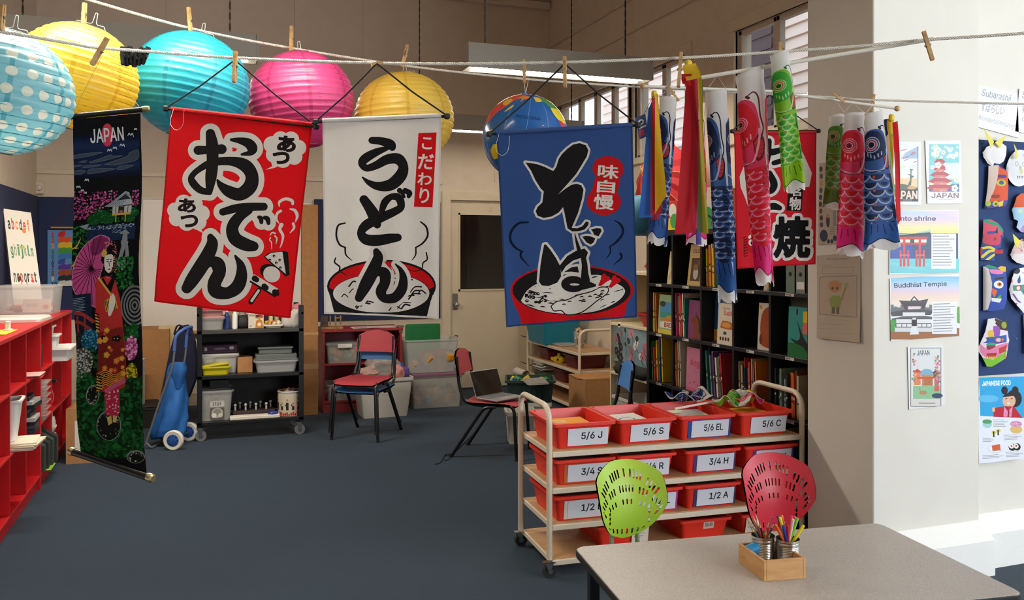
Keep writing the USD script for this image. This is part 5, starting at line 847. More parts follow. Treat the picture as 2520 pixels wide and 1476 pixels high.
o = Thing('black_clip', 'black bulldog clip with a red string in the far red cubby', 'clip', (-1.03, 6.82, 0.43)); o.part('jaw', mov(rot(extr(poly([(0, 0), (0.05, 0.02), (0.05, 0.03), (0, 0.05)]), 0.05), (1, 0, 0), 90), 0, 0, 0.18), BLACK_STEEL); o.part('stem', box(-0.006, -0.03, 0, 0.006, -0.01, 0.19, 0.002), BLACK_STEEL); o.part('string', tube(spline([(0.01, -0.03, 0.18), (0.03, -0.03, 0.1), (0.02, -0.03, 0.05), (0.0, -0.03, 0.06), (0.01, -0.03, 0.17)]), 0.003, 5), mat('pink_string', '#c26a6a', 0.8))
for i in range(4):
    x = -1.12 + 0.01 * i; y = 6.39 + 0.10 * i; o = Thing('magazine_file', f'{("first", "second", "third", "fourth")[i]} dark green magazine file from the left in the lowest far red cubby', 'file box', (x, y, 0.095)); g = poly([(-0.13, 0), (0.13, 0), (0.13, 0.17), (-0.02, 0.27), (-0.13, 0.27)])
    o.part('box', mov(rot(extr(g, 0.07), (1, 0, 0), 90), 0, 0.035, 0), mat(('file_green', 'file_dark')[i % 2], ('#2c3a34', '#23282a')[i % 2], 0.6)); o.part('papers', box(-0.1, -0.028, 0.16, 0.02, 0.028, 0.285, 0.002), mat('paper_edge', '#8f8468', 0.8))
solid('green_card', mov(rot(box(-0.1, -0.10, 0, 0.1, 0.10, 0.004, 0.001), (0, 1, 0), 0), -1.06, 6.52, 0.0905), mat('lime_card', '#7fb82a', 0.6), 'bright green card under the magazine files', 'card')
o = Thing('paper_bundle', 'crumpled white paper bundle above the cardboard box', 'paper', (-1.1, 7.0, 0.095)); mm = trimesh.creation.icosphere(3, 0.09); mm.vertices += (meshkit.fbm(mm.vertices * 22, 3)[:, None] - 0.5) * 0.09 * unit(np.ones(3)); mm.vertices[:, 2] += 0.2; o.part('crumple', mm, mat('page_white', '#d6cfc2', 0.8)); o.part('stand', box(-0.08, -0.08, 0, 0.08, 0.08, 0.13, 0.01), mat('page_white', '#d6cfc2', 0.8))
# cardboard box with a handwritten sheet
def carton(lbl, loc, w, d, h, rz=0, m=None, flaps=True, name='cardboard_box'):
    m = m or CARDBOARD; o = Thing(name, lbl, 'box', loc, rz); o.part('body', tub(w, d, h, w, d, 0.004, 0.0, 0.002, 0.002), m)
    if flaps:
        for s in (-1, 1): o.part('flap', rot(box(-w / 2, 0, 0, w / 2, d * 0.48, 0.004), (1, 0, 0), 8 * s + (0 if s > 0 else 180), (0, 0, 0)) if False else mov(rot(box(-w / 2, 0, -0.002, w / 2, -s * d * 0.5, 0.002), (1, 0, 0), -s * -7), 0, s * d / 2, h + 0.003), m)
    return o
a = F0 = PZ(160, 1146, 0.0); bx = carton('cardboard box with a handwritten sheet beside the red cubbies', (a[0] + 0.19, a[1] + 0.20, 0), 0.36, 0.34, 0.40, -4)
def on_front(o, w, h, x, z, layers, base, y, name='paper_label', mtl=None, lbl=None, thick=0.0008, nu=1):
    """a printed sheet fixed to the -y face of a thing, centred at x, z"""
    return o.part(name, sheet(layers, w, h, lambda u, v: np.stack([u - w / 2 + x, y + 0 * u, v - h / 2 + z], -1), nu, 1, base=base, solid_back=thick), mtl or PAPER, lbl)
on_front(bx, 0.20, 0.21, -0.02, 0.21, [(text('E', .03, .115, .05), '#3a342c'), (text('Su', .06, .05, .038), '#a83a34')], '#d6d0c4', -0.173, lbl='white handwritten sheet')
# boxes beside the whiteboard, standing on a black crate
o = Thing('low_crate', 'low black plastic crate under the white box by the whiteboard', 'crate', (-0.62, 8.35, 0), 0); o.part('body', tub(0.46, 0.42, 0.18, 0.44, 0.40, 0.004, 0.005, 0.02, 0.02), mat('crate_black', '#1d1c1c', 0.6)); o.part('lid', box(-0.225, -0.205, 0.181, 0.225, 0.205, 0.189, 0.003), mat('crate_black', '#1d1c1c', 0.6))
carton('plain white carton on the low black crate', (-0.66, 8.26, 0.19), 0.30, 0.24, 0.40, -8, mat('white_card', '#cfc8bd', 0.7), name='white_box'); carton('tall brown carton behind the white carton', (-0.55, 8.75, 0), 0.50, 0.40, 0.83, 0)
o = Thing('foam_board', 'stack of white foam boards leaning behind the blue shopping trolley', 'board', (-0.28, 8.6, 0)); [o.part('board', rot(box(-0.12, i * 0.016, 0, 0.14, i * 0.016 + 0.012, 0.86 - 0.02 * i, 0.002), (1, 0, 0), -7), WHITE_PL if i % 2 else mat('cork_edge', '#cbb894', 0.8)) for i in range(4)]
# blue shopping trolley
def shopper():
    c = PZ(443, 1098, 0.0); o = Thing('shopping_trolley', 'blue cloth shopping trolley with a white rimmed wheel', 'shopping trolley', (c[0], c[1], 0), YAW); k = 6.81 / FPX
    X = lambda px: (px - 443) * k; Z = lambda py: (1098 - py) * k; BL = mat('blue_nylon', '#1d5fa6', 0.65, bump=0.5, scale=18, var=0.12); GR = mat('grey_tube', '#7d7f84', 0.4, 0.5)
    pr = [(418, 900, 0.03, 0.05), (424, 915, .06, .07), (425, 950, .075, .09), (422, 990, .095, .11), (414, 1030, .125, .12), (408, 1058, .14, .12), (408, 1078, .125, .11)]; rings = []
    for px, py, rx, ry in pr[::-1]:
        a = np.arange(28) * 2 * np.pi / 28; w = 1 + 0.10 * np.sin(5 * a + py * .05) + 0.05 * np.sin(9 * a + py * 0.1); rings.append(np.stack([X(px) + rx * w * np.cos(a), 0.06 + ry * w * np.sin(a), Z(py) + 0.012 * np.sin(3 * a)], -1))
    rr = [np.array([np.interp(s, range(len(rings)), [r[i][j] for r in rings]) for i in range(28) for j in range(3)]).reshape(28, 3) for s in np.linspace(0, len(rings) - 1, 25)]
    o.part('bag', loft(rr, True, True), BL, 'crumpled blue nylon bag', smooth=True)
    o.part('bag_flap', mov(loft([rrect(0.10, 0.10, 0.04, 0, 4), rrect(0.13, 0.12, 0.05, -0.05, 4), rrect(0.10, 0.11, 0.04, -0.10, 4), rrect(0.06, 0.08, 0.03, -0.2, 4)][::-1], True, True), X(436), 0.02, Z(893)), BL)
    for s in (-0.10, 0.14): o.part('frame_tube', tube(bend([(X(371), s, 0.03), (X(405), s, Z(985)), (X(437), s, Z(900)), (X(443), s, Z(850))], 0.05), 0.009, 8), GR)
    o.part('handle', tube(bend([(X(441), -0.10, Z(860)), (X(444), -0.10, Z(822)), (X(462), -0.06, Z(806)), (X(462), 0.10, Z(806)), (X(444), 0.14, Z(822)), (X(441), 0.14, Z(860))], 0.05), 0.013, 10), mat('handle_blue', '#3d5c9c', 0.6), 'blue foam handle')
    o.part('foot_bar', tube(bend([(X(371), -0.10, 0.06), (X(385), -0.10, 0.01), (X(385), 0.14, 0.01), (X(371), 0.14, 0.06)], 0.02), 0.008, 8), GR)
    R = 24 * k
    for s in (-0.13, 0.19):
        wl = o.part('wheel', mov(rot(lathe([(R * .55, -0.016), (R * .9, -0.02), (R, -0.012), (R, 0.012), (R * .9, 0.02), (R * .55, 0.016)], 32), (1, 0, 0), 90), 0, s, R), mat('tyre_white', '#d8d3c6', 0.6), 'white rubber tyre')
        o.part('hub', mov(rot(lathe([(R * .6, -0.018), (R * .6, 0.018), (R * .3, 0.024), (0.0, 0.024)], 24), (1, 0, 0), 90), 0, s, R), mat('hub_blue', '#23509a', 0.4), 'blue hub', under=wl)
        o.part('spoke_hole', join(*[mov(rot(lathe([(0.007, -0.021), (0.007, 0.0215), (0.0, 0.0215)], 8), (1, 0, 0), 90), R * .45 * math.cos(a), s, R + R * .45 * math.sin(a)) for a in np.arange(8) * math.pi / 4]), RUBBER, under=wl)
    o.part('axle', rod((0, -0.13, R), (0, 0.19, R), 0.006, 8), GR)
    n = Thing('folded_bag', 'navy folded cloth bag leaning behind the blue shopping trolley', 'bag', P(425, 905, 7.6), YAW); g = poly([(-0.12, -0.32), (0.02, 0.30), (0.16, 0.34), (0.20, -0.1), (0.0, -0.45)], 3); mm = extr(g, 0.06); n.part('body', mov(xz(mm), 0, 0.05, 0), mat('navy_cloth', '#1d2340', 0.85, bump=0.4, scale=15)); n.part('strap', tube(spline([(0.02, -0.02, 0.30), (0.06, -0.04, 0.38), (0.12, -0.03, 0.36), (0.16, -0.02, 0.30)]), 0.008, 6), mat('navy_cloth', '#1d2340', 0.85))
shopper()
# ---- black cart
CXA, CXB, CYF, CYB = -0.05, 0.80, 7.42, 7.88
def caster(o, x, y, R, m=None, z=0.0, fork_h=0.03):
    wl = o.part('caster_wheel', mov(rot(lathe([(R * .5, -0.012), (R, -0.013), (R, 0.013), (R * .5, 0.012)], 20), (1, 0, 0), 90), x, y, R + z), m or mat('caster_grey', '#6d6d6c', 0.5)); o.part('caster_hub', mov(rot(lathe([(R * .4, -0.016), (R * .4, 0.016), (0, 0.016)], 12), (1, 0, 0), 90), x, y, R + z), CHROME, under=wl)
    fk = [(x - 0.006, R * .9 + z), (x + 0.02, R * 2 + fork_h + z), (x - 0.03, R * 2 + fork_h + z)]
    o.part('caster_fork', join(*[mov(xz(extr(Polygon([(a, b) for a, b in fk]), 0.003)), 0, y + s, 0) for s in (-0.017, 0.02)], box(x - 0.035, y - 0.02, 2 * R + fork_h + z - 0.004, x + 0.025, y + 0.02, 2 * R + fork_h + z)), CHROME)
ct = Thing('storage_cart', 'black steel storage cart on chrome casters in front of the whiteboard', 'cart', ((CXA + CXB) / 2, (CYF + CYB) / 2, 0)); hx, hy = (CXB - CXA) / 2, (CYB - CYF) / 2
for sx in (-1, 1):
    for sy in (-1, 1): ct.part('post', box(sx * hx, sy * hy, 0.115, sx * (hx - 0.04), sy * (hy - 0.04), 1.10, 0.003), BLACK_STEEL); caster(ct, sx * (hx - 0.03), sy * (hy - 0.03), 0.044, fork_h=0.026)
    ct.part('side_rail', box(sx * hx, -hy, 1.02, sx * (hx - 0.02), hy, 1.045, 0.003), BLACK_STEEL); ct.part('side_panel', box(sx * (hx - 0.006), -hy + 0.04, 0.16, sx * (hx - 0.01), hy - 0.04, 0.90), BLACK_STEEL)
for z in (0.905, 0.535, 0.155): ct.part('shelf', join(box(-hx, -hy, z - 0.03, hx, hy, z, 0.003)), BLACK_STEEL if z != 0.905 else mat('cart_top', '#3a3836', 0.45))
ct.part('back_panel', box(-hx + 0.02, hy - 0.012, 0.16, hx - 0.02, hy - 0.004, 1.0), mat('cart_back', '#1e1c1b', 0.7))
CK = 7.2 / FPX                                              # metres per picture pixel near the cart
cx = lambda px, Y=CYF + 0.12: PY(px, 800, Y)[0]
S1, S2, S3 = 0.906, 0.536, 0.156; PINKRED = mat('red_lid', '#c8343c', 0.45)
c = crate('storage_tub', 'clear tub with red lid on the top shelf of the black cart', 'tub', CLEAR, (cx(521), CYF + 0.16, S1), 0.19, 0.22, 0.10, 0, 0.17, 0.2); lid(c, 0.20, 0.23, 0.10, mat('pinkish_lid', '#b98a86', 0.5))
c = crate('storage_tub', 'second clear tub with red lid stacked on the first on the black cart', 'tub', clear('rosy_plastic', '#c8908c', 0.6, 0.3), (cx(519), CYF + 0.16, S1 + 0.113), 0.19, 0.22, 0.055, 0, 0.18, 0.2); lid(c, 0.21, 0.24, 0.055, PINKRED); lid(c, 0.15, 0.2, 0.068, mat('red_lid2', '#c4585a', 0.5), 'inner_lid', 0.03)
def bottle(lbl, x, y, z, r, h, m, capm, name='bottle'):
    o = Thing(name, lbl, 'bottle', (x, y, z)); o.part('body', lathe([(r * .9, 0), (r, 0.01), (r, h * .68), (r * .45, h * .82), (r * .4, h * .9)], 16), m); o.part('cap', mov(lathe([(r * .46, 0), (r * .46, h * .1), (r * .3, h * .12)], 14), 0, 0, h * .88), capm)
bottle('small bottle with blue label beside the red lidded tubs', cx(558), CYF + 0.12, S1, 0.024, 0.16, mat('bottle_blue', '#2a3a78', 0.4), WHITE_PL)
carton('narrow beige carton behind the small blue bottle', (cx(569), CYF + 0.22, S1), 0.06, 0.10, 0.15, 0, mat('beige_card', '#8d7a62', 0.8), False, 'small_carton')
bottle('white bottle with a dark label on the top shelf of the cart', cx(578), CYF + 0.12, S1, 0.022, 0.17, WHITE_PL, mat('grey_cap', '#a8a8a8', 0.4))
o = Thing('black_helmet', 'black rounded helmet shaped bag on the top shelf of the cart', 'helmet', (cx(598), CYF + 0.18, S1)); o.part('shell', lathe([(0.045, 0), (0.062, 0.02), (0.066, 0.05), (0.055, 0.085), (0.03, 0.105), (0, 0.11)], 20), mat('matte_black', '#202024', 0.7, bump=0.4, scale=30), smooth=True); o.part('jar_top', mov(lathe([(0.03, 0), (0.03, 0.05), (0.024, 0.06)], 14), 0, 0.05, 0.10), mat('jar_grey', '#9a948a', 0.3))
o = carton('white kitchen scale box with an orange scale pictured on it', (cx(630), CYF + 0.16, S1), 0.125, 0.10, 0.19, 0, mat('white_card', '#cfc8bd', 0.7), False, 'scale_box')
on_front(o, 0.123, 0.185, 0, 0.094, [(text('SCALE', .006, .10, .013, bold=4), '#2a241f'), (text('Air', .008, .012, .011, bold=2), '#2a241f'), (poly([(.055, .0), (.062, .06), (.075, .07), (.1, .07), (.112, .06), (.118, .0)]), '#c47a26'), (ell(.088, .03, .016), '#e0d6c6'), (rect(.084, .068, .09, .085), '#6d4a1e'), (ell(.085, .09, .035, .012), '#b98a56'), (ell(.085, .102, .024, .012), '#8f2f24'), (ell(.108, .098, .012), '#b04a2c'), (ell(.07, .1, .012), '#4a2a20')], '#d2c8b8', -0.052)
c = crate('paint_tray', 'small tray of paints and glue pots on the top shelf of the cart', 'tray', mat('tray_white', '#d8d2c4', 0.5), (cx(672), CYF + 0.14, S1), 0.14, 0.16, 0.03)
pile('paint_pots', 'small paint pots in the tray on the cart', ['#c4522a', '#d8cfa8', '#c9a03a', '#e0dccf'], fill(cx(672), CYF + 0.14, S1 + 0.03, 0.11, 0.1, 0.012, 14, 5), 0.03, 6, 'paints')
bottle('orange topped glue bottle in the paint tray', cx(668), CYF + 0.2, S1 + 0.004, 0.018, 0.15, mat('glue_body', '#d8c79a', 0.4), mat('glue_cap', '#8a3a24', 0.5)); bottle('yellow tall bottle at the right of the paint tray', cx(684), CYF + 0.26, S1, 0.022, 0.17, mat('bottle_pale', '#c9bd94', 0.35), WHITE_PL)
o = Thing('plastic_bag', 'white translucent plastic bag at the right end of the cart top', 'bag', (cx(716), CYF + 0.16, S1)); rg = [rrect(0.13, 0.12, 0.04, 0, 4), rrect(0.15, 0.13, 0.05, 0.05, 4), rrect(0.14, 0.10, 0.04, 0.11, 4), rrect(0.15, 0.04, 0.015, 0.15, 4)]; mm = loft(rg, True, True).subdivide(); mm.vertices += 0.012 * (meshkit.fbm(mm.vertices * 40, 3)[:, None] - 0.5); o.part('bag', mm, MILKY, smooth=True); o.part('red_tie', box(-0.005, -0.03, 0.135, 0.012, -0.02, 0.175, 0.003), PINKRED)
o = Thing('pink_pouch', 'pink pouch on top of the white plastic bag', 'pouch', (cx(735), CYF + 0.24, S1)); o.part('pouch', mov(lathe([(0.03, 0), (0.055, 0.02), (0.05, 0.06), (0.0, 0.075)], 14), 0, 0, 0.12), mat('pouch_pink', '#b5727a', 0.7), smooth=True); o.part('base_jar', lathe([(0.04, 0), (0.042, 0.115), (0.03, 0.12)], 14), MILKY)
# middle shelf
c = crate('storage_tub', 'clear tub under the purple case on the middle shelf of the cart', 'tub', FROST, (cx(538), CYF + 0.26, S2), 0.31, 0.26, 0.15, 0, 0.28, 0.24); lid(c, 0.32, 0.27, 0.15, MILKY)
o = Thing('purple_case', 'dark purple games case with labels on the clear tub', 'case', (cx(541), CYF + 0.26, S2 + 0.163)); o.part('body', box(-0.145, -0.12, 0, 0.145, 0.12, 0.075, 0.008), mat('dark_purple', '#3a2236', 0.5)); on_front(o, 0.24, 0.05, 0, 0.04, [(rect(.0, .01, .02, .04), '#b9aca8'), (ell(.12, .025, .05, .014), '#5a4a6a'), (ell(.215, .03, .02, .014), '#c4bcb8'), (rect(.08, .022, .16, .028), '#8a7f9a')], '#40263c', -0.1215)
o = crate('yellow_tray', 'bright yellow translucent case at the front of the middle shelf', 'case', clear('yellow_plastic', '#d8c81e', 0.8, 0.25), (cx(530), CYF + 0.09, S2), 0.22, 0.12, 0.07, 0, 0.2, 0.1); o.part('lid', rot(box(-0.10, -0.055, 0.072, 0.11, 0.05, 0.088, 0.005), (0, 1, 0), -6), clear('yellow_plastic', '#d8c81e', 0.8, 0.25))
c = crate('clear_tray', 'open clear tray behind the yellow case on the cart', 'tray', CLEAR, (cx(510), CYF + 0.10, S2 + 0.10), 0.10, 0.08, 0.05, 20); c.part('support', box(-0.03, -0.02, -0.10, 0.03, 0.03, 0.0), CLEAR)
carton('small brown carton in the middle of the cart', (cx(602), CYF + 0.18, S2), 0.12, 0.12, 0.125, 4, name='small_carton')
c = crate('storage_tub', 'frosted tub under grey trays on the right of the middle shelf', 'tub', FROST, (cx(679), CYF + 0.17, S2), 0.345, 0.28, 0.10, 0, 0.31, 0.25, 0.014)
GREYC = mat('grey_case', '#5f6461', 0.5); o = Thing('grey_tray_lid', 'lower grey tray lid resting on the frosted tub', 'lid', (cx(679), CYF + 0.17, S2 + 0.10)); o.part('lid', box(-0.17, -0.13, 0, 0.17, 0.13, 0.05, 0.006), GREYC); o.part('lip', box(-0.178, -0.138, 0, 0.178, 0.138, 0.012, 0.003), GREYC)
o = Thing('grey_tray_lid', 'upper smaller grey tray on the grey lid', 'lid', (cx(677), CYF + 0.17, S2 + 0.15)); o.part('lid', box(-0.135, -0.11, 0, 0.135, 0.11, 0.055, 0.006), GREYC); o.part('lip', box(-0.145, -0.12, 0.045, 0.145, 0.12, 0.057, 0.003), GREYC)
# bottom shelf
c = crate('storage_tub', 'deep clear tub with a printed card on the bottom shelf of the cart', 'tub', CLEAR, (cx(528), CYF + 0.18, S3), 0.28, 0.30, 0.25, 0, 0.24, 0.26); lid(c, 0.10, 0.03, 0.25, CLEAR, 'clasp')
pile('puppets', 'brown craft pieces inside the deep clear tub on the cart', ['#8a6a4a', '#b59a72', '#6d5238'], fill(cx(528), CYF + 0.2, S3 + 0.05, 0.14, 0.14, 0.12, 16, 8), 0.06, 9)
on_front(c, 0.11, 0.15, 0.02, 0.09, [(rect(0, .10, .11, .15), '#cfc9bf')] + [(rect(.02 + .018 * i, .108 + .004 * (i % 2), .03 + .018 * i, .14), '#2c2a26') for i in range(4)] + [(ell(.055, .05, .045, .042), '#b0aaa0'), (ell(.055, .055, .03, .03), '#8a847a'), (ell(.03, .03, .02), '#dcd6cc'), (ell(.08, .03, .018), '#c9c2b6')], '#5a554d', -0.139, lbl='card with a grey picture')
o = Thing('black_tin', 'small black box on top of the deep clear tub', 'box', (cx(540), CYF + 0.20, S3 + 0.252)); o.part('box', box(-0.08, -0.06, 0, 0.08, 0.06, 0.07, 0.004), mat('tin_black', '#1a1716', 0.6)); on_front(o, 0.06, 0.03, 0.02, 0.03, [(rect(.005, .02, .05, .023), '#5a5450'), (rect(.005, .01, .04, .013), '#5a5450')], '#1d1a19', -0.0605)
o = Thing('table_football', 'small toy table with a row of white headed pegs on the cart', 'toy', (cx(625), CYF + 0.20, S3)); o.part('base', box(-0.17, -0.10, 0, 0.17, 0.12, 0.055, 0.004), mat('toy_dark', '#2c1e1c', 0.5)); q = random.Random(3)
for i in range(8): x, y = -0.15 + 0.042 * i, -0.05 + 0.10 * (i % 2); o.part('peg', mov(lathe([(0.008, 0), (0.008, 0.03), (0.004, 0.034), (0.012, 0.04), (0.010, 0.055), (0, 0.058)], 10), x, y, 0.055), mat('peg_white', '#b9b5ae', 0.4))
solid('white_tray', mov(box(-0.20, -0.045, 0, 0.20, 0.045, 0.028, 0.004), cx(626), CYF + 0.052, S3), mat('tray_white', '#d8d2c4', 0.5), 'long white tray at the front of the bottom shelf', 'tray')
o = Thing('blue_lid', 'blue scalloped lid on the white tray', 'lid', (cx(670), CYF + 0.05, S3 + 0.028)); o.part('disc', lathe([(0.034, 0), (0.036, 0.012), (0.03, 0.022), (0, 0.024)], 18), mat('lid_blue', '#24398f', 0.4)); o.part('rim_lugs', join(*[mov(box(-0.006, -0.006, 0, 0.006, 0.006, 0.018, 0.002), 0.035 * math.cos(a), 0.035 * math.sin(a), 0) for a in np.arange(8) * math.pi / 4]), mat('lid_blue', '#24398f', 0.4))
def bucket():
    o = Thing('block_bucket', 'round toy bucket printed with red blocks and dark figures on the cart', 'bucket', (cx(712), CYF + 0.13, S3)); R, h = 0.092, 0.205; q = random.Random(6); c = 2 * math.pi * R; L = []
    for i in range(34): x = (i + .5) * c / 34; hh = q.uniform(.02, .07); L.append((rect(x - .007, .004, x + .007, hh * .6), '#b02c24')); 
    for i in range(12): x = (i + .5) * c / 12; L += [(rect(x - .01, .05, x + .01, .085 + .03 * (i % 2)), '#2a2422'), (rect(x - .016, .085, x - .008, .1), '#2a2422'), (ell(x, .105 + .03 * (i % 2), .009), '#b0862c')]
    L += [(text('BLOCKS', c * .60, .14, .02), '#4a3a34'), (rect(c * .85, .02, c * .9, h), '#3f8f8a')]
    o.part('wall', sheet(L, c, h, lambda u, v: np.stack([-(R + .006 * v / h) * np.sin(u / R), (R + .006 * v / h) * np.cos(u / R), v], -1)[:, [0, 1, 2]] * [1, 1, 1], 28, 1, base='#c8bda6'), PAPER)
    o.part('base', lathe([(R, 0), (R, 0.004), (0, 0.004)], 28), WHITE_PL); o.part('rim', mov(lathe([(R + .004, 0), (R + .012, 0), (R + .012, .01), (R + .004, .01)], 28), 0, 0, h - .008), WHITE_PL) if False else o.part('rim', tube(np.array([((R + .008) * math.cos(a), (R + .008) * math.sin(a), h) for a in np.linspace(0, 2 * math.pi, 29)]), .004, 6, False), WHITE_PL)
    o.part('tape', tube(spline([(.07, -.07, h - .02), (.085, -.075, .1), (.08, -.09, .0), (.05, -.1, -.01), (.06, -.08, .1)]), .003, 5), mat('pink_tape', '#c86a6a', 0.5))
    pile('bucket_blocks', 'wooden blocks filling the toy bucket', ['#a8825a', '#c4a274', '#3a4f78', '#b5583a'], fill(cx(712), CYF + 0.13, S3 + .16, .10, .10, .04, 22, 3), 0.045, 2)
bucket()
# tall cardboard tube pack beside the cart
a = PZ(763, 1022, 0); o = Thing('flat_carton', 'tall narrow cardboard carton standing between the cart and the navy board', 'carton', (a[0], a[1], 0), 0); zt = (1022 - 500) * 8.05 / FPX
o.part('body', box(-0.075, 0, 0, 0.075, 0.10, zt, 0.004), CARDBOARD); o.part('tape', box(-0.078, -0.002, zt * .22, 0.078, 0.102, zt * .22 + 0.05), mat('parcel_tape', '#b98c58', 0.3)); o.part('tape', box(-0.078, -0.002, zt * .38, 0.078, 0.102, zt * .38 + 0.03), MATS['parcel_tape'])
# ================================================================ school chairs, tubs, cream trolleys, shelves and books
def school_chair(lbl, col, loc, rz, zoff=0.0, back_lbl=None):
    """front towards -y; black tube legs, moulded seat and back"""
    o = Thing('school_chair', lbl, 'chair', loc, rz); m = mat('seat_' + col[1:], col, 0.38, var=0.02, bump=0.05, scale=80); r = 0.0125; hs = 0.425
    for s in (-1, 1):
        o.part('leg', tube(bend([(s * .205, -.215, 0), (s * .185, -.19, hs - .02), (s * .18, .08, hs - .03), (s * .175, .20, hs - .01), (s * .165, .245, hs + .10), (s * .16, .27, hs + .33)], 0.06, 7), r, 10), BLACK_STEEL, 'black tube forming front leg and back upright')
        o.part('leg', tube(bend([(s * .195, -.05, hs - .035), (s * .195, .04, hs - .04), (s * .205, .30, 0)], 0.04), r, 10), BLACK_STEEL, 'black rear leg')
        for y in ((-.215), (.30)): o.part('foot_cap', lathe_at(s * .205, y, r * 1.15, 0.025), RUBBER)
    o.part('cross_bar', rod((-.19, .05, hs - .038), (.19, .05, hs - .038), 0.009, 8), BLACK_STEEL)
    g = poly([(-.16, -.19), (.16, -.19), (.195, -.15), (.20, 0), (.185, .17), (.15, .195), (-.15, .195), (-.185, .17), (-.20, 0), (-.195, -.15)])
    sf = lambda u, v: np.stack([u, v, hs - .012 + .10 * u ** 2 * 1.2 - .9 * np.maximum(0, -v - .11) ** 2 * 3 + .5 * np.maximum(0, v - .1) ** 2], -1)
    o.part('seat', sheet([], .4, .4, sf, 10, 10, base=col, outline=g.buffer(0.01), solid_back=0.012), m)
    b = poly([(-.178, 0), (.178, 0), (.18, .10), (.165, .145), (.10, .178), (0, .192), (-.10, .178), (-.165, .145), (-.18, .10)])
    bf = lambda u, v: np.stack([u, .262 + .20 * v - .55 * u ** 2 * -1 * -1 * 0.9 - 0.006, hs + .19 + v * .985], -1)
    o.part('backrest', sheet([], .36, .2, bf, 10, 4, base=col, outline=b, solid_back=0.014), m, back_lbl)
    for s in (-1, 1): o.part('rivet', mov(trimesh.creation.icosphere(1, .006), s * .15, .262 - .012 + .02, hs + .29), CHROME)
    return o
def lathe_at(x, y, r, h): return mov(lathe([(r, 0), (r, h), (r * .9, h)], 10), x, y, 0)
mid = lambda *p: np.mean([PZ(*q, 0.0) for q in p], axis=0)
c = mid((808, 1086), (917, 1095), (985, 1057), (882, 1052)); fa = math.degrees(math.atan2(-.49, -.33)) + 90
school_chair('blue plastic school chair at the bottom of the stack of two', '#3f6fa6', (c[0], c[1], 0), fa)
ch = school_chair('red plastic school chair stacked on the blue chair', '#a83a44', (c[0] - 0.018, c[1] - 0.026, 0.068), fa)
a, b = PZ(1113, 1126, 0), PZ(1158, 1094, 0); rr = (a + b) / 2; fd = unit(np.array([.82, -.57, 0])); c = rr + fd * 0.28
school_chair('red plastic school chair with an open laptop on its seat', '#a83a44', (c[0], c[1], 0), math.degrees(math.atan2(fd[1], fd[0])) + 90)
LPC = c; LPR = math.degrees(math.atan2(fd[1], fd[0])) + 90
school_chair('blue plastic school chair seen from the side behind the tray trolley', '#3f78b8', (2.48, 5.32, 0), -103)
# laptop
o = Thing('laptop', 'open silver laptop with a dark screen on the red chair', 'laptop', (LPC[0] + 0.02, LPC[1] - 0.02, 0.428), LPR - 28); SILV = mat('laptop_silver', '#a7a5a6', 0.35, 0.6)
o.part('base', box(-0.155, -0.12, 0, 0.155, 0.10, 0.012, 0.004), SILV); keys = [box(-0.138 + 0.0233 * i, -0.02 + 0.021 * j, 0.012, -0.138 + 0.0233 * i + 0.019, -0.02 + 0.021 * j + 0.017, 0.0145) for i in range(12) for j in range(5)]
o.part('keyboard', join(*keys), mat('laptop_keys', '#6d6c70', 0.5), kind='stuff'); o.part('trackpad', box(-0.05, -0.105, 0.012, 0.05, -0.035, 0.0125), mat('laptop_pad', '#908e90', 0.3))
sc = o.part('screen_lid', rot(box(-0.155, 0.10, 0.010, 0.155, 0.107, 0.215, 0.003), (1, 0, 0), -22, (0, 0.10, 0.012)), SILV); o.part('display', rot(box(-0.149, 0.0985, 0.018, 0.149, 0.0999, 0.208), (1, 0, 0), -22, (0, 0.10, 0.012)), mat('screen_black', '#15110f', 0.12, coat=0.5), 'black glossy display', under=sc)
# laptop lead on the floor
solid('power_lead', tube(spline([PZ(1180, 1052, 0.004), PZ(1150, 1082, 0.004), PZ(1118, 1112, 0.004), PZ(1100, 1118, 0.004), PZ(1092, 1124, 0.005), PZ(1098, 1132, 0.006), PZ(1108, 1124, 0.008), PZ(1096, 1118, 0.008), PZ(1085, 1136, 0.004), PZ(1072, 1142, 0.004)], 6), 0.003, 6), CORD_BLACK, 'thin black power lead looped on the carpet near the laptop chair', 'cable')
# small dull red bookcase with tubs
bk = Thing('low_bookcase', 'low dull red bookcase behind the stacked chairs', 'bookcase', (1.465, 8.545, 0)); W2, D2, HB = 0.385, 0.215, 0.80
bk.part('top_panel', box(-W2 - .012, -D2 - .01, HB - .025, W2 + .012, D2, HB, .004), REDD)
for s in (-1, 1): bk.part('side_panel', box(s * W2, -D2, 0, s * (W2 - .018), D2, HB - .025, .002), REDD)
for z in (.47, .11): bk.part('shelf', box(-W2 + .018, -D2 + .004, z - .018, W2 - .018, D2, z, .002), REDD)
bk.part('divider', box(-.009 + .06, -D2 + .01, .47, .009 + .06, D2, HB - .025), REDD); bk.part('back_panel', box(-W2 + .018, D2 - .01, 0, W2 - .018, D2, HB - .025), REDD); bk.part('plinth', box(-W2 + .018, -D2 + .02, 0, W2 - .018, -D2 + .036, .092), REDD)
c = crate('storage_tub', 'clear tub of coloured blocks in the upper left of the red bookcase', 'tub', CLEAR, (1.29, 8.50, .47), .34, .30, .19, 0, .31, .27); lid(c, .35, .31, .19, CLEAR); c.part('clasp', box(-.07, -.175, .15, .07, -.163, .19, .004), WHITE_PL)
pile('toy_blocks', 'coloured toy blocks in the clear tub in the red bookcase', ['#d8b02a', '#3a8a4a', '#d07a2a', '#3a6a9a'], fill(1.29, 8.49, .505, .22, .18, .08, 26, 11), .06, 4)
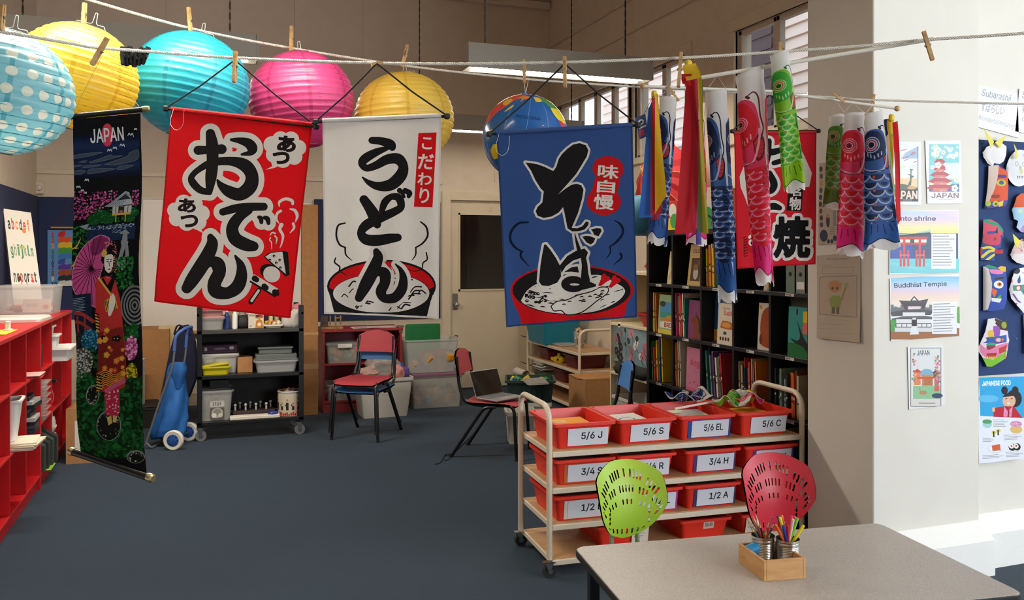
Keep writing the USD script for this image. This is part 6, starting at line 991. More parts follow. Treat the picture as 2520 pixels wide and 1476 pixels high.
c = crate('storage_tub', 'clear tub of green and yellow blocks at the right of the red bookcase', 'tub', CLEAR, (1.68, 8.50, .47), .22, .30, .22, 0, .2, .27); pile('toy_blocks', 'green and red toy blocks in the right clear tub of the red bookcase', ['#4a9a3a', '#c84a2a', '#d8b02a'], fill(1.68, 8.49, .505, .13, .18, .1, 18, 12), .06, 5)
c = crate('storage_tub', 'low clear tub of blocks at the bottom of the red bookcase', 'tub', CLEAR, (1.30, 8.49, .11), .36, .30, .16, 0, .33, .27); pile('toy_blocks', 'yellow and blue blocks in the lowest tub of the red bookcase', ['#d8b02a', '#3a6fb0', '#c8a23a'], fill(1.30, 8.49, .145, .24, .18, .06, 20, 13), .06, 6)
o = Thing('wooden_toy', 'wooden toy stand with upright posts on the red bookcase', 'toy', (PY(812, 800, 8.45)[0], 8.45, HB)); MAPLE = wood('maple', '#8a6238', '#b08550', 0.5)
o.part('base', box(-.09, -.06, 0, .12, .06, .022, .003), MAPLE); o.part('cradle', mov(xz(extr(poly([(-.10, .02), (-.02, .02), (-.03, .13), (-.08, .13)]), .05)), 0, 0, 0), wood('walnut', '#3d2818', '#5d4028', 0.5))
for x in (.0, .05, .10): o.part('post', lathe_xy(x, -.02, [(.008, .02), (.008, .12), (.004, .125)]) if False else mov(lathe([(.007, 0), (.007, .105), (.003, .11)], 10), x, -.02, .02), MAPLE)
o.part('cross_piece', box(.04, -.028, .10, .11, -.012, .112, .002), MAPLE)
o = Thing('paper_roll', 'thin wooden dowel leaning on the red bookcase', 'dowel', (PY(826, 800, 8.36)[0], 8.36, HB)); o.part('dowel', lathe([(.007, 0), (.007, .13), (.004, .135)], 10), MAPLE); o.part('foot', lathe([(.014, 0), (.014, .008), (.007, .01)], 10), MAPLE)
tp = PY(905, 806, 8.45); tb = Thing('drawing_sheet', 'sheets with blue drawings lying on the red bookcase', 'papers', (tp[0] + .05, 8.50, HB)); q = random.Random(8)
tb.part('sheet', sheet([(st([(q.uniform(.02, .3), q.uniform(.02, .19)) for _ in range(4)], .003), ('#3a5a8a', '#7a9ab8')[i % 2]) for i in range(9)], .42, .22, lambda u, v: np.stack([u - .21, v - .15, .003 + .002 * np.sin(9 * u)], -1), 6, 1, base='#cfcac0', solid_back=.001), PAPER); tb.part('sheet', sheet([], .36, .24, lambda u, v: np.stack([u - .02, v - .12, .0015 + 0 * u], -1), 1, 1, base='#b9a9a4', solid_back=.001), PAPER)
o = Thing('soft_cloth', 'small grey cloth hanging over the right end of the red bookcase', 'cloth', (1.84, 8.36, HB)); mm = loft([rrect(.06, .05, .02, 0, 4), rrect(.08, .06, .02, .012, 4), rrect(.05, .04, .02, .022, 4)], True, True); o.part('fold', mm, mat('cloth_grey', '#6d6058', 0.9, bump=.4), smooth=True); o.part('drape', mov(box(-.02, -.036, -.05, .02, -.03, .01, .003), 0, 0, 0), MATS['cloth_grey'])
# white bin in front and the clear tubs beside it
c = crate('white_bin', 'tall milky white bin with soft toys in front of the red bookcase', 'bin', MILKY, (1.605, 8.08, 0), .50, .36, .37, 2, .42, .30, .012, .03)
def lump(name, lbl, loc, r, m, seed=0, cat='soft toy', sq=(1, 1, 1)):
    o = Thing(name, lbl, cat, loc); mm = trimesh.creation.icosphere(3, r); mm.vertices = mm.vertices * (0.75 + 0.6 * meshkit.fbm(mm.vertices / r * 1.6 + seed * 7.1, 3)[:, None]) * np.array(sq); o.part('body', mm, m, smooth=True); e = trimesh.creation.icosphere(2, r * .45); o.part('bulge', mov(e, r * .5, -r * .3, r * .5), m, smooth=True); return o
lump('crumpled_bag', 'crumpled clear plastic bag on the white bin', (1.60, 8.10, .47), .12, CLEAR, 1, 'bag', (1.3, .8, .9)); lump('soft_toy', 'pink soft toy at the right of the white bin', (1.72, 7.98, .40), .065, mat('toy_pink', '#c98a80', 0.85), 2, sq=(1, 1, 1.3)); lump('soft_toy', 'purple soft toy at the right rear of the white bin', (1.80, 8.06, .39), .06, mat('toy_purple', '#5a3f8a', 0.85), 3); lump('soft_toy', 'blue soft toy at the back of the white bin', (1.78, 8.16, .43), .05, mat('toy_blue', '#2a4a9a', 0.85), 4); lump('soft_toy', 'pale pink cloth bundle at the left of the white bin', (1.46, 8.02, .42), .07, mat('toy_pale', '#b99a90', 0.85), 5, sq=(1.4, 1, .7))
c = crate('storage_tub', 'lower clear tub with a purple lid holding wooden pieces beside the door', 'tub', CLEAR, (2.19, 8.42, 0), .52, .38, .32, 0, .48, .34); lid(c, .55, .41, .32, mat('mauve_lid', '#7a5068', 0.5), 'lid', .03)
pile('wooden_blocks', 'wooden train pieces inside the lower clear tub by the door', ['#a8783f', '#b98a4f', '#8a5f30', '#4a6f8a'], fill(2.19, 8.40, .05, .38, .22, .13, 70, 14), .07, 7)
c = crate('storage_tub', 'upper milky tub holding big blocks stacked on the purple lid', 'tub', FROST, (2.14, 8.42, .352), .54, .38, .33, 0, .47, .33, .012, .014, handle=mat('maroon_handle', '#5a2a2c', 0.5))
pile('big_blocks', 'large coloured blocks inside the upper milky tub by the door', ['#d8942a', '#3a6a9a', '#c8503a', '#7a9aa8'], fill(2.14, 8.38, .40, .38, .2, .14, 26, 15), .10, 8)
o = Thing('green_baseplate', 'green studded building plate standing in the upper milky tub', 'building plate', (2.07, 8.36, .47)); GP = mat('plate_green', '#0f7a3a', 0.4)
o.part('plate', mov(xz(extr(sbox(-.18, 0, .18, .36).buffer(-.02).buffer(.02), .008)), 0, .0, 0), GP); o.part('stud', join(*[mov(rot(lathe([(.0055, 0), (.0055, .005), (0, .005)], 6), (1, 0, 0), 90), -.168 + .016 * i, -.008, .20 + .016 * j) for i in range(22) for j in range(10)]), GP, kind='stuff')
# ---- cream trolleys
def trolley(lbl, loc, rz, L=1.38, D=0.45):
    o = Thing('tray_trolley', lbl, 'trolley', loc, rz); hx, hy = L / 2, D / 2; PLY = mat('shelf_ply', '#b98f66', 0.5, var=.06, scale=12)
    for s in (-1, 1):
        o.part('end_frame', tube(bend([(s * hx, -hy, .085), (s * hx, -hy, .81), (s * hx, hy, .81), (s * hx, hy, .085)], .09, 8), .0145, 12), CREAM_STEEL, 'bent cream tube end frame')
        for y in (-hy, hy): caster(o, s * hx, y, .032, RUBBER, fork_h=.012)
    for z in (.60, .426, .252, .085):
        sh = o.part('shelf', box(-hx + .012, -hy - .012, z - .03, hx - .012, hy + .012, z - .004, .003), CREAM_STEEL); o.part('shelf_board', box(-hx + .02, -hy, z - .004, hx - .02, hy, z, .001), PLY, 'timber coloured shelf board', under=sh)
    return o
TRAY_M = mat('tray_red', '#dc3120', 0.38, var=.02); TRAY_D = mat('tray_maroon', '#5f1a1d', 0.42, var=.03)
def tray(lbl, loc, rz, m, label=None, strip=None, w=.315, d=.41, h=.125, lw=.21, side=0.02, name_tag=None, tw=None):
    o = Thing('tray', lbl, 'tray', loc, rz); o.part('body', tub(w - .03, d - .03, h, w - .065, d - .07, .003, .015, .014, .02), m)
    ym = lambda v: -(d - .07) / 2 - .0025 - (.02) * np.asarray(v) / h
    if strip: o.part('card_strip', sheet([], lw + .03, .092, lambda u, v: np.stack([u - (lw + .03) / 2 + side - .004, ym(v + .008) - .001, v + .008], -1), 1, 1, base=strip, solid_back=.0008), PAPER, 'coloured card behind the label')
    if label: o.part('label', sheet([(text(label, lw * .33, .032, .032, w=tw or lw * .52, bold=2), '#1d1f25')], lw, .086, lambda u, v: np.stack([u - lw / 2 + side, ym(v + .012) - .0026, v + .012], -1), 1, 1, base='#d5d8e2', solid_back=.0008), PAPER, 'white paper label')
    if name_tag: o.part('label', sheet([(text(name_tag, .008, .012, .02, w=.045, bold=1), '#3a302c')], .06, .042, lambda u, v: np.stack([u - .03 + .02, ym(v + .05) - .001, v + .05], -1), 1, 1, base='#c9b4a6', solid_back=.0008), PAPER, 'small handwritten name label')
    return o
TLc = np.array([1.551, 3.766]); TR_ = -3.2; tdir = np.array([math.cos(math.radians(TR_)), math.sin(math.radians(TR_))]); tn = np.array([-tdir[1], tdir[0]])
LT, DT = 1.40, .46; T0 = TLc + tdir * LT / 2 + tn * DT / 2
trolley('cream tube trolley full of red labelled trays behind the table', (*T0, 0), TR_, LT, DT)
def on_trolley(s, dep, z): p = TLc + tdir * s + tn * (DT / 2 + dep); return (p[0], p[1], z)
CL = 'red tray labelled '
ROWS = [(.60, [('5/6 J', None, .185), ('5/6 S', None, .515), ('5/6 EL', '#1f4a94', .85), ('5/6 C', None, 1.19)]), (.426, [('3/4 S', '#c8632a', .185), ('3/4 R', None, .515), ('3/4 H', '#54306d', .88), ('3/4 Y', '#6d2f86', 1.22)]), (.252, [('1/2 E', '#d8d2c6', .185), ('1/2 L', '#a83a8a', .55), ('1/2 A', '#3a2f5a', .88)])]
for z, row in ROWS:
    for lb, strip, s in row: tray(CL + lb + {.60: ' on the top shelf of the trolley', .426: ' on the second shelf of the trolley', .252: ' on the third shelf of the trolley'}[z], on_trolley(s, -.03, z), TR_, TRAY_M, lb, strip, w=.325)
tray('red tray behind the red chair on the third shelf of the trolley', on_trolley(1.22, -.03, .252), TR_, TRAY_M, w=.325)
for lb, s, nt, sd in (('unlabelled red tray at the left of the lowest trolley shelf', .42, None, 0), ('red tray with a handwritten name label on the lowest trolley shelf', .86, 'Sarah', 0), ('red tray with a white card at the right of the lowest trolley shelf', 1.21, None, 0)): 
    t_ = tray(lb, on_trolley(s, -.01 if s > .5 else .02, .085), TR_, TRAY_M, None, None, w=.30, d=.38, h=.105, name_tag=nt)
    if nt is None: t_.part('label', sheet([(rect(.01, .03, .06, .034), '#9a958c'), (rect(.01, .045, .07, .049), '#9a958c')], .09, .085, lambda u, v: np.stack([u - .045 + (.09 if s < .5 else -.07), -.165 - .02 * v / .1, v + .006], -1), 1, 1, base='#d9d4c8', solid_back=.0008), PAPER, 'white card label')
# what lies in the trays
def paper_in(lbl, s, dep, z, w, d, base, lay, rz=0, tilt=0.0, cat='book', th=.008):
    o = Thing('exercise_book', lbl, cat, on_trolley(s, dep, z), TR_ + rz); f = lambda u, v: np.stack([u - w / 2, v - d / 2, th + tilt * v], -1)
    o.part('cover', sheet(lay, w, d, f, 1, 1, base=base, solid_back=.0012), PAPER); v_ = tilt * d / 2; o.part('pages', box(-w / 2 + .002, -d / 2 + .002, 0, w / 2 - .002, d / 2 - .002, th - .001, .001), mat('page_white', '#d6cfc2', .8)); return o
bug = lambda x, y, k, c: [(ell(x, y, .04 * k, .03 * k, 20).difference(ell(x, y, .032 * k, .022 * k, 20)), c), (ell(x + .03 * k, y - .035 * k, .03 * k, .022 * k).difference(ell(x + .03 * k, y - .035 * k, .023 * k, .015 * k)), c)] + [(st([(x - .03 * k + .02 * k * i, y + .03 * k), (x - .04 * k + .022 * k * i, y + .055 * k)], .0016), c) for i in range(4)]
paper_in('orange exercise book marked 64 in the first top tray', .19, -.03, .67, .20, .26, '#e89a1c', [(text('64', .10, .02, .045, bold=3), '#f0d9a0'), (rect(0, .16, .09, .22), '#ecc07a'), (rect(.01, .18, .07, .186), '#6d5a3a')], 2, .04)
paper_in('white worksheet with a blue drawing in the second top tray', .50, -.03, .675, .21, .25, '#dcd9d4', bug(.10, .13, 1.3, '#4a8aa8') + [(rect(.07, .10, .10, .106), '#b8433a'), (ell(.13, .07, .006), '#2a2a2a')], 6, .05, 'worksheet', .004)
paper_in('white activity sheet with red and black marks in the third top tray', .83, -.04, .68, .25, .27, '#dcd8d0', [(ell(.05 + .035 * i, .05 + .04 * (i % 4), .008, .005), ('#b83a2a', '#6d3a24')[i % 2]) for i in range(7)] + [(st([(.02, .04 + .03 * i), (.1, .05 + .03 * i), (.22, .03 + .035 * i)], .0012), '#3a3a3a') for i in range(5)] + [(poly([(.02, .22), (.11, .205), (.115, .18), (.03, .20)]), '#d8922a')], -4, .04, 'worksheet', .004)
paper_in('yellow book under the cloth carp in the fourth top tray', 1.22, -.04, .672, .2, .26, '#e0a41e', [(rect(.02, .02, .12, .026), '#7a5a1a')], 4, .03)
for s, z, nm in ((.19, .51, '3/4 S'), (.52, .51, '3/4 R'), (.88, .51, '3/4 H'), (1.22, .51, '3/4 Y'), (.19, .336, '1/2 E'), (.55, .336, '1/2 L'), (.88, .336, '1/2 A')): paper_in(f'grey topped pile of books inside the tray labelled {nm}', s, -.03, z, .2, .27, '#6d6658', [(rect(.02, .2, .12, .206), '#4a463e')], 3, .0)
# toy carp streamers lying across the top trays
st_ = Thing('streamer_pole', 'white stick with a wooden tip lying across the top trays', 'pole', on_trolley(1.0, .06, .742), TR_); a3, b3 = np.array(on_trolley(.72, -.12, .745)), np.array(on_trolley(1.34, .12, .755))
st_.part('stick', rod(a3, b3, .006, 10), STICK, world=True); st_.part('bead', mov(trimesh.creation.icosphere(2, .011), *b3), mat('bead_orange', '#d8952f', .4), world=True, smooth=True)
def flat_carp(lbl, s0, d0, s1, d1, z, scheme, wdt=.10, seed=0):
    a, b = np.array(on_trolley(s0, d0, z)), np.array(on_trolley(s1, d1, z)); h = np.linalg.norm(b - a); e = unit(b - a); n = np.cross(UP, e); m, dd, li, ey, ln, fd = SCHEMES[scheme]
    f = lambda u, v: a + e * (h - np.asarray(v))[:, None] + n * (np.asarray(u) - wdt / 2)[:, None] + UP * (.018 * np.sin(7 * v / h + seed) + .02 * np.cos(5 * u / wdt + 4 * v / h + seed) + .018)[:, None]
    o = Thing('carp_streamer', lbl, 'carp streamer', (a + b) / 2, TR_); o.part('cloth', sheet(carp_art(wdt, h, m, dd, li, ey, ln, fade=fd), wdt, h, f, 8, 12, base='#e6e2dc', solid_back=.003), SHEER, world=True); o.part('mouth_ring', tube(f(np.linspace(0, wdt, 12), np.full(12, h)), .002, 5), mat('mouth_ring', '#cfc9bf', .5), world=True)
flat_carp('folded navy cloth carp with a white tail lying on the third top tray', 1.02, .10, .78, .03, .755, 'navy', .11, 1); flat_carp('green cloth carp lying across the third and fourth top trays', 1.18, .00, .98, -.12, .752, 'green', .09, 2); flat_carp('crumpled white and pink cloth carp in the fourth top tray', 1.10, -.10, 1.27, .02, .748, 'pink', .12, 3)
o = lump('crumpled_cloth', 'crumpled white cloth with red print in the fourth top tray', on_trolley(1.20, .06, .745), .05, SHEER if False else mat('white_cloth', '#d9d4cd', .8, transmit=.2), 6, 'cloth', (1.2, 1.0, .9)); lump('crumpled_cloth', 'yellow and green ribbon bundle at the back of the fourth top tray', on_trolley(1.29, .10, .745), .035, mat('ribbon_yellow', '#b7b32e', .8), 7, 'ribbon'); lump('crumpled_cloth', 'small red ribbon bundle beside the stick tip', on_trolley(1.33, .15, .75), .022, mat('ribbon_red', '#b3202a', .8), 8, 'ribbon')
# second trolley against the right wall
T2 = (3.53, 8.02, 0); t2 = trolley('second cream trolley with maroon trays in the far right corner', T2, 90, 1.36, .40)
def tray2(lbl, x, y, z, lab=None, m=TRAY_D): return tray(lbl, (x, y, z), -90, m, None, None, w=.315, d=.37, h=.125)
for lb, y, z in (('left maroon tray on the second shelf of the far trolley', 8.32, .426), ('right maroon tray on the second shelf of the far trolley', 7.62, .426), ('maroon tray on the third shelf of the far trolley', 7.90, .252)):
    t_ = tray2(lb, 3.52, y, z); 
    if z > .3: t_.part('label', sheet([(rect(.01, .02, .06, .03), '#8a857c'), (rect(.01, .04, .05, .046), '#8a857c')], .10, .08, lambda u, v: np.stack([u - .05, -.151 - .02 * v / .125, v + .02], -1), 1, 1, base='#a39c92', solid_back=.001), PAPER, 'torn paper label')
TEAL = mat('teal_plastic', '#157f98', .45); crate('teal_tub', 'large teal tub on the far trolley under the blue soba banner', 'tub', TEAL, (3.46, 8.33, .601), .42, .58, .30, 0, .34, .48, .012, .02)
o = Thing('shell_jar', 'glass jar of shells on the far trolley', 'jar', (3.50, 7.72, .60)); o.part('glass', lathe([(.045, 0), (.05, .01), (.058, .14), (.06, .16)], 20), CLEAR); pile('shells', 'brown and white shells filling the glass jar', ['#8a6a48', '#c9b08a', '#6a4a34', '#d8c8ae'], [(3.50 + x, 7.72 + y, .62 + z) for x, y, z in [(random.Random(i).uniform(-.035, .035), random.Random(i + 99).uniform(-.035, .035), .0023 * i) for i in range(75)]], .026, 9, 'shells')
o = crate('flat_tray', 'flat frosted lid between the teal tub and the jar', 'lid', FROST, (3.46, 7.98, .60), .18, .2, .02)
o = Thing('yellow_toy', 'yellow toy submarine shaped vehicle on the far trolley', 'toy', (3.40, 8.0, .426), -70); YT = mat('toy_yellow', '#d0aa22', .4); o.part('hull', mov(loft([rrect(.12, .05, .025, 0, 4), rrect(.16, .07, .03, .02, 4), rrect(.15, .065, .03, .05, 4), rrect(.08, .04, .02, .065, 4)], True, True), 0, 0, 0), YT, smooth=40); o.part('tower', mov(lathe([(.018, 0), (.016, .03), (.0, .032)], 10), 0, 0, .064), YT); o.part('fin', box(-.12, -.006, .015, -.07, .006, .05, .003), YT); o.part('porthole', mov(rot(lathe([(.012, 0), (.012, .004), (0, .004)], 10), (1, 0, 0), 90), .02, -.034, .035), RUBBER)
for i in range(3): stack('white_folder', f'{("lowest", "middle", "top")[i]} of the white and green folders at the far end of the third trolley shelf', 'folder', 3.47, 8.38, .252 + .05 * i, .30, .22, .009, 5, ['#c9c4b8', '#b7b2a6'] if i else ['#4a5a48', '#6d7a68'], i)
o = Thing('paper_tube', 'rolled cream paper tube lying at the end of the far trolley', 'paper roll', (3.2, 8.56, .25)); g = np.linspace(0, 4.4 * math.pi, 60); rr_ = .05 - .0012 * g; o.part('roll', (lambda a: TM(np.vstack([np.c_[rr_ * np.cos(g), np.full(60, -.14), rr_ * np.sin(g)], np.c_[rr_ * np.cos(g), np.full(60, .14), rr_ * np.sin(g)]]), np.vstack([np.c_[a, a + 60, a + 1], np.c_[a + 1, a + 60, a + 61]])))(np.arange(59)), MATS['page_white'], smooth=True); o.part('stand', box(-.06, -.12, -.25, .06, .12, -.055, .01), mat('white_card', '#cfc8bd', .7), 'white box under the roll')
for i in range(3): carton(f'{("lowest", "middle", "top")[i]} cream archive box of the pile in the far corner', (3.58, 8.98, .30 * i), .34, .36, .29, 0, mat('archive_cream', '#c3b195', .75), False, 'archive_box')
carton('open brown carton at the near end of the far trolley', (3.42, 7.05, 0), .50, .36, .42, 0)
# green crate on white bins
g1 = PZ(1340, 1038, 0.0); crate('white_bin', 'white bin under the dark green crate', 'bin', WHITE_PL, (2.66, 6.90, 0), .34, .30, .27, -20, .30, .26, .012, .03)
c = crate('green_crate', 'dark green ribbed crate of toys behind the laptop chair', 'crate', mat('crate_green', '#1d3532', .5), (2.66, 6.90, .272), .40, .34, .19, -20, .36, .30, .016, .02); [c.part('rib', box(-.17 + .042 * i, -.168, .02, -.162 + .042 * i, -.150, .165, .002), MATS['crate_green']) for i in range(9)]
pile('toy_bits', 'green leaves and yellow toy flowers in the dark green crate', ['#1f7a3a', '#d8b82a', '#1d5a4a', '#d8903a', '#24508a'], fill(2.66, 6.90, .40, .26, .2, .05, 30, 16), .05, 10)
crate('white_bin', 'white handled bin in front of the green crate', 'bin', MILKY, (2.44, 6.56, 0), .22, .25, .26, -15, .19, .21, .012, .03)
solid('grey_cloth', mov(rot(TM(*meshkit.arrays(loft([rrect(.20, .16, .03, 0, 3), rrect(.18, .14, .03, .012, 3)], True, True))[:2]), (1, 0, 0), 10), 2.62, 6.66, .462), mat('cloth_grey2', '#77736e', .8), 'folded grey cloth over the front edge of the green crate', 'cloth')
# ---- cream shelf unit next to the black bookshelf
CS0, CS1, CSX0, CSX1 = 5.42, 6.04, 3.0, 3.40; cs = Thing('cream_shelf', 'cream open shelf unit left of the black bookshelf', 'shelf', ((CSX0 + CSX1) / 2, (CS0 + CS1) / 2, 0)); hx, hy = (CSX1 - CSX0) / 2, (CS1 - CS0) / 2; CRM = mat('cream_board', '#cdbf9f', .5, var=.02)
for s in (-1, 1): cs.part('side_panel', box(-hx, s * hy, 0, hx, s * (hy - .018), 1.40, .002), CRM)
for z in (1.40, 1.0, .62, .25, .06): cs.part('shelf', box(-hx, -hy + .018, z - .02, hx, hy - .018, z, .002), CRM)
cs.part('back_panel', box(hx - .01, -hy + .018, .06, hx, hy - .018, 1.39), CRM)
def side_print(o, w, h, x, y, z, lay, base, tilt=0.0, amp=0.0, m=None, name='front', th=.004, u=8, rev=True):     # faces -x; u runs towards -y
    return o.part(name, sheet(lay, w, h, lambda a, b: np.stack([x + tilt * b + amp * np.sin(9 * a + 14 * b), y - (a - w / 2), z + b], -1), u if amp else 1, u if amp else 1, base=base, solid_back=th), m or PAPER)
q = random.Random(14); o = Thing('floral_bag', 'pale blue bag with pink and black flowers on the cream shelf', 'bag', (3.06, 5.74, .70)); lay = []
for i in range(24):
    x, y, r = q.uniform(.04, .56), q.uniform(.02, .26), q.uniform(.014, .035); lay.append((unary_union([ell(x + r * .8 * math.cos(a), y + r * .8 * math.sin(a), r * .5, None, 0, 4) for a in np.arange(6) * 1.05]), q.choice(['#c98a98', '#2a2426', '#b06a7a', '#e0d8d4', '#33242a'])))
    lay.append((st([(x, y, .003), (x + q.uniform(-.03, .03), y - .04, .003), (x + q.uniform(-.05, .05), y - .09, .002)]), '#26221f'))
o.part('front', sheet(lay, .60, .29, lambda a, b: np.stack([.0 - .03 + .012 * np.sin(8 * a + 10 * b) - .05 * b, .30 - a - 0, b + .0], -1), 10, 6, base='#7f9aa0', solid_back=.006), SATIN, 'floral printed front'); o.part('body', mov(loft([rrect(.14, .56, .05, 0, 4), rrect(.18, .58, .06, .10, 4), rrect(.12, .56, .05, .25, 4)], True, True), .08, 0, 0), mat('bag_blue', '#6d878c', .7), smooth=True); o.part('tag', box(-.06, .12, .27, -.05, .16, .31, .002), WHITE_PL)
o = Thing('black_bag', 'black cloth bag lying under the floral bag', 'bag', (3.08, 5.70, .622)); o.part('body', mov(loft([rrect(.20, .50, .06, 0, 4), rrect(.24, .54, .08, .04, 4), rrect(.16, .48, .06, .085, 4)], True, True), .0, 0, 0), mat('black_cloth', '#17171b', .85, bump=.4, scale=20), smooth=True); o.part('strap', tube(spline([(-.12, -.1, .05), (-.17, -.16, -.05), (-.16, -.20, -.2), (-.15, -.21, -.33)]), .008, 6), MATS['black_cloth'])
crate('white_basket', 'white plastic basket on the low shelf of the cream unit', 'basket', MILKY, (3.14, 5.72, .252), .30, .50, .19, 0, .26, .46, .012, .02)
crate('red_bowl', 'red plastic basin on the cream shelf behind the soba banner', 'basin', mat('basin_red', '#b02a2e', .45), (3.16, 5.55, 1.0), .26, .22, .10, 0, .18, .16)
o = lump('red_ball', 'shiny red ball ornament on top of the cream shelf', (3.10, 5.55, 1.445), .045, mat('ball_red', '#b3161e', .2, coat=.6), 0, 'ornament'); 
o = Thing('collage_card', 'pinkish collage card leaning on top of the cream shelf', 'card', (3.22, 5.62, 1.40)); side_print(o, .34, .32, 0.0, 0, 0, [(ell(q.uniform(0, .34), q.uniform(0, .3), q.uniform(.02, .05)), q.choice(['#8a8490', '#c99a90', '#5a5560', '#b8706a', '#d9c4b4'])) for _ in range(22)], '#b09a90', .05)
o = Thing('teal_lantern', 'teal paper globe hanging above the cream shelf', 'lantern', (3.05, 5.62, 1.82)); o.part('shade', lathe([(.04, -.15), (.11, -.11), (.15, 0), (.11, .11), (.04, .15)], 20), mat('teal_paper', '#3a7f98', .6, transmit=.3), smooth=True); o.part('string', rod((0, 0, .15), (0, 0, ZC - 1.82), .001, 4), ROPE)
def parasol():
    o = Thing('paper_parasol', 'red pleated paper parasol behind the narrow navy carp', 'parasol', (3.35, 6.0, 2.0)); n = 36; c = np.array([-.12, -.05, .20]); v = [c]; f = []
    for i in range(n): a = 2 * math.pi * i / n; v.append((.10 + (.012 if i % 2 else -.012), .45 * math.cos(a), .42 * math.sin(a)))
    for i in range(n): f.append((0, 1 + i, 1 + (i + 1) % n))
    o.part('canopy', TM(v, f), mat('parasol_red', '#c3202a', .7, transmit=.3), smooth=False); o.part('shaft', rod((-.12, -.05, .2), (.34, .0, -.35), .008, 8), BEAD); o.part('rib', join(*[rod(c, v[1 + i], .003, 4) for i in range(0, n, 4)]), BEAD)
parasol()
# ---- black bookshelf: 5 x 5 cubes facing left
BX, BY0, BY1 = 2.975, 3.645, 5.405; bs = Thing('bookshelf', 'black cube bookshelf against the pier on the right', 'bookshelf', (BX + .195, (BY0 + BY1) / 2, 0)); hx, hy = .195, (BY1 - BY0) / 2; BB = mat('black_board', '#18181b', .45, var=.04); CW = 2 * hy / 5; ZS = [1.33, .985, .645, .30]
bs.part('top_panel', box(-hx, -hy, 1.66, hx, hy, 1.70, .002), BB); bs.part('bottom_panel', box(-hx, -hy, 0, hx, hy, .03), BB); bs.part('back_panel', box(hx - .006, -hy, 0, hx, hy, 1.68), BB)
for s in (-1, 1): bs.part('side_panel', box(-hx, s * hy, 0, hx, s * (hy - .035), 1.66, .002), BB)
for z in ZS: bs.part('shelf', box(-hx + .001, -hy + .035, z - .022, hx, hy - .035, z, .001), BB)
for k in range(1, 5): bs.part('divider', box(-hx + .002, hy - k * CW - .01, .03, hx, hy - k * CW + .01, 1.66, .001), BB)
q = random.Random(12)
for z in ZS[:3] + [.30]:
    for k in range(5): y = hy - (k + .5) * CW; sh = on_face = bs.part('shelf_label', sheet([(rect(.006 + .012 * i, .004, .014 + .012 * i, .011), '#3a3a3c') for i in range(q.randint(2, 4))], .075, .015, lambda u, v: np.stack([-hx - .001 + 0 * u, y - (u - .0375), z - .019 + v], -1), 1, 1, base='#c9c6c0', solid_back=.0006), PAPER)
CN = {'#c8402a': 'red', '#d8b02a': 'yellow', '#d87a24': 'orange', '#2a5a9a': 'blue', '#2f7f7a': 'teal', '#d8d2c4': 'white', '#3a7a45': 'green', '#b8486a': 'pink', '#1f2a4a': 'navy', '#6f8074': 'grey green', '#242426': 'black', '#a83238': 'dark red', '#b8a888': 'cream', '#5a3a78': 'purple', '#8fb0b4': 'pale blue', '#7a4a2c': 'brown'}
ORD = ['first', 'second', 'third', 'fourth', 'fifth', 'sixth', 'seventh', 'eighth', 'ninth', 'tenth', 'eleventh', 'twelfth']
COLN = ['farthest', 'second farthest', 'middle', 'second nearest', 'nearest']; ROWN = ['top row', 'second row', 'third row', 'fourth row']
PAGES = mat('book_pages', '#cfc5ae', .85)
def spine_book(col, y, z, th, h, d, lean, lbl, art=None, xoff=0.0):
    o = Thing('book', lbl, 'book', (BX + .02 + xoff, y, z), 0, None); c = .0025; m = mat('cover_' + col[1:], col, .45, var=.03)
    A = lambda mm: rot(mm, (1, 0, 0), lean)
    o.part('cover', A(join(box(0, -th / 2, 0, d, -th / 2 + c, h), box(0, th / 2 - c, 0, d, th / 2, h), box(0, -th / 2, 0, c, th / 2, h))), m); o.part('pages', A(box(c, -th / 2 + c, .003, d - .004, th / 2 - c, h - .003)), PAGES)
    if th > .012:
        w2 = th * .7; lay = [(rect(.1 * w2, h * (.3 + .08 * i), .9 * w2, h * (.34 + .08 * i)), '#d9d2c2' if i % 2 else '#2a2624') for i in range(3)]; s = sheet(lay, w2, h * .9, lambda u, v: np.stack([-.0006 + 0 * u, -(u - w2 / 2), v + h * .05], -1), 1, 1, base=col, solid_back=.0005)
        a_ = math.radians(lean); R = np.array([[1, 0, 0], [0, math.cos(a_), -math.sin(a_)], [0, math.sin(a_), math.cos(a_)]]); o.part('spine_print', CM(s.v @ R.T, s.f, s.n @ R.T, s.c), PAPER)
def face_book(lbl, y, z, w, h, base, lay, xoff=.03, tilt=.12, th=.012, turn=0.0):
    o = Thing('book', lbl, 'book', (BX + xoff, y, z)); f = lambda a, b, dx=0.0: np.stack([tilt * b + dx + turn * (a - w / 2), -(a - w / 2), b + 0 * a], -1)
    o.part('cover', sheet(lay, w, h, f, 1, 1, base=base, solid_back=.0025), GLOSS); o.part('pages', sheet([], w - .006, h - .006, lambda a, b: f(a + .003, b + .003, .0027), 1, 1, base='#cfc5ae', solid_back=th), PAPER)
def cell_y(k): return BY1 - k * CW - .012, BY1 - (k + 1) * CW + .012
def fill_cell(row, k, cols, y_start=0.0, hs=(.26, .31), ths=(.008, .022), leans=0, seed=1):
    a, b = cell_y(k); q = random.Random(seed); y = a - y_start - (0.05 if leans > 0 else .0); z = ZS[row] + .001
    for i, c in enumerate(cols):
        th = q.uniform(*ths); h = q.uniform(*hs); y -= th / 2 + .0012; ln = leans + q.uniform(-.6, .6) if leans else q.uniform(-.5, .5)
        spine_book(c, y, z + (abs(math.sin(math.radians(ln))) * th / 2), th, h, q.uniform(.20, .26), ln, f'{CN[c]} book, {ORD[i]} spine from left in the {COLN[k]} cube, {ROWN[row]}', xoff=q.uniform(0, .02)); y -= th / 2
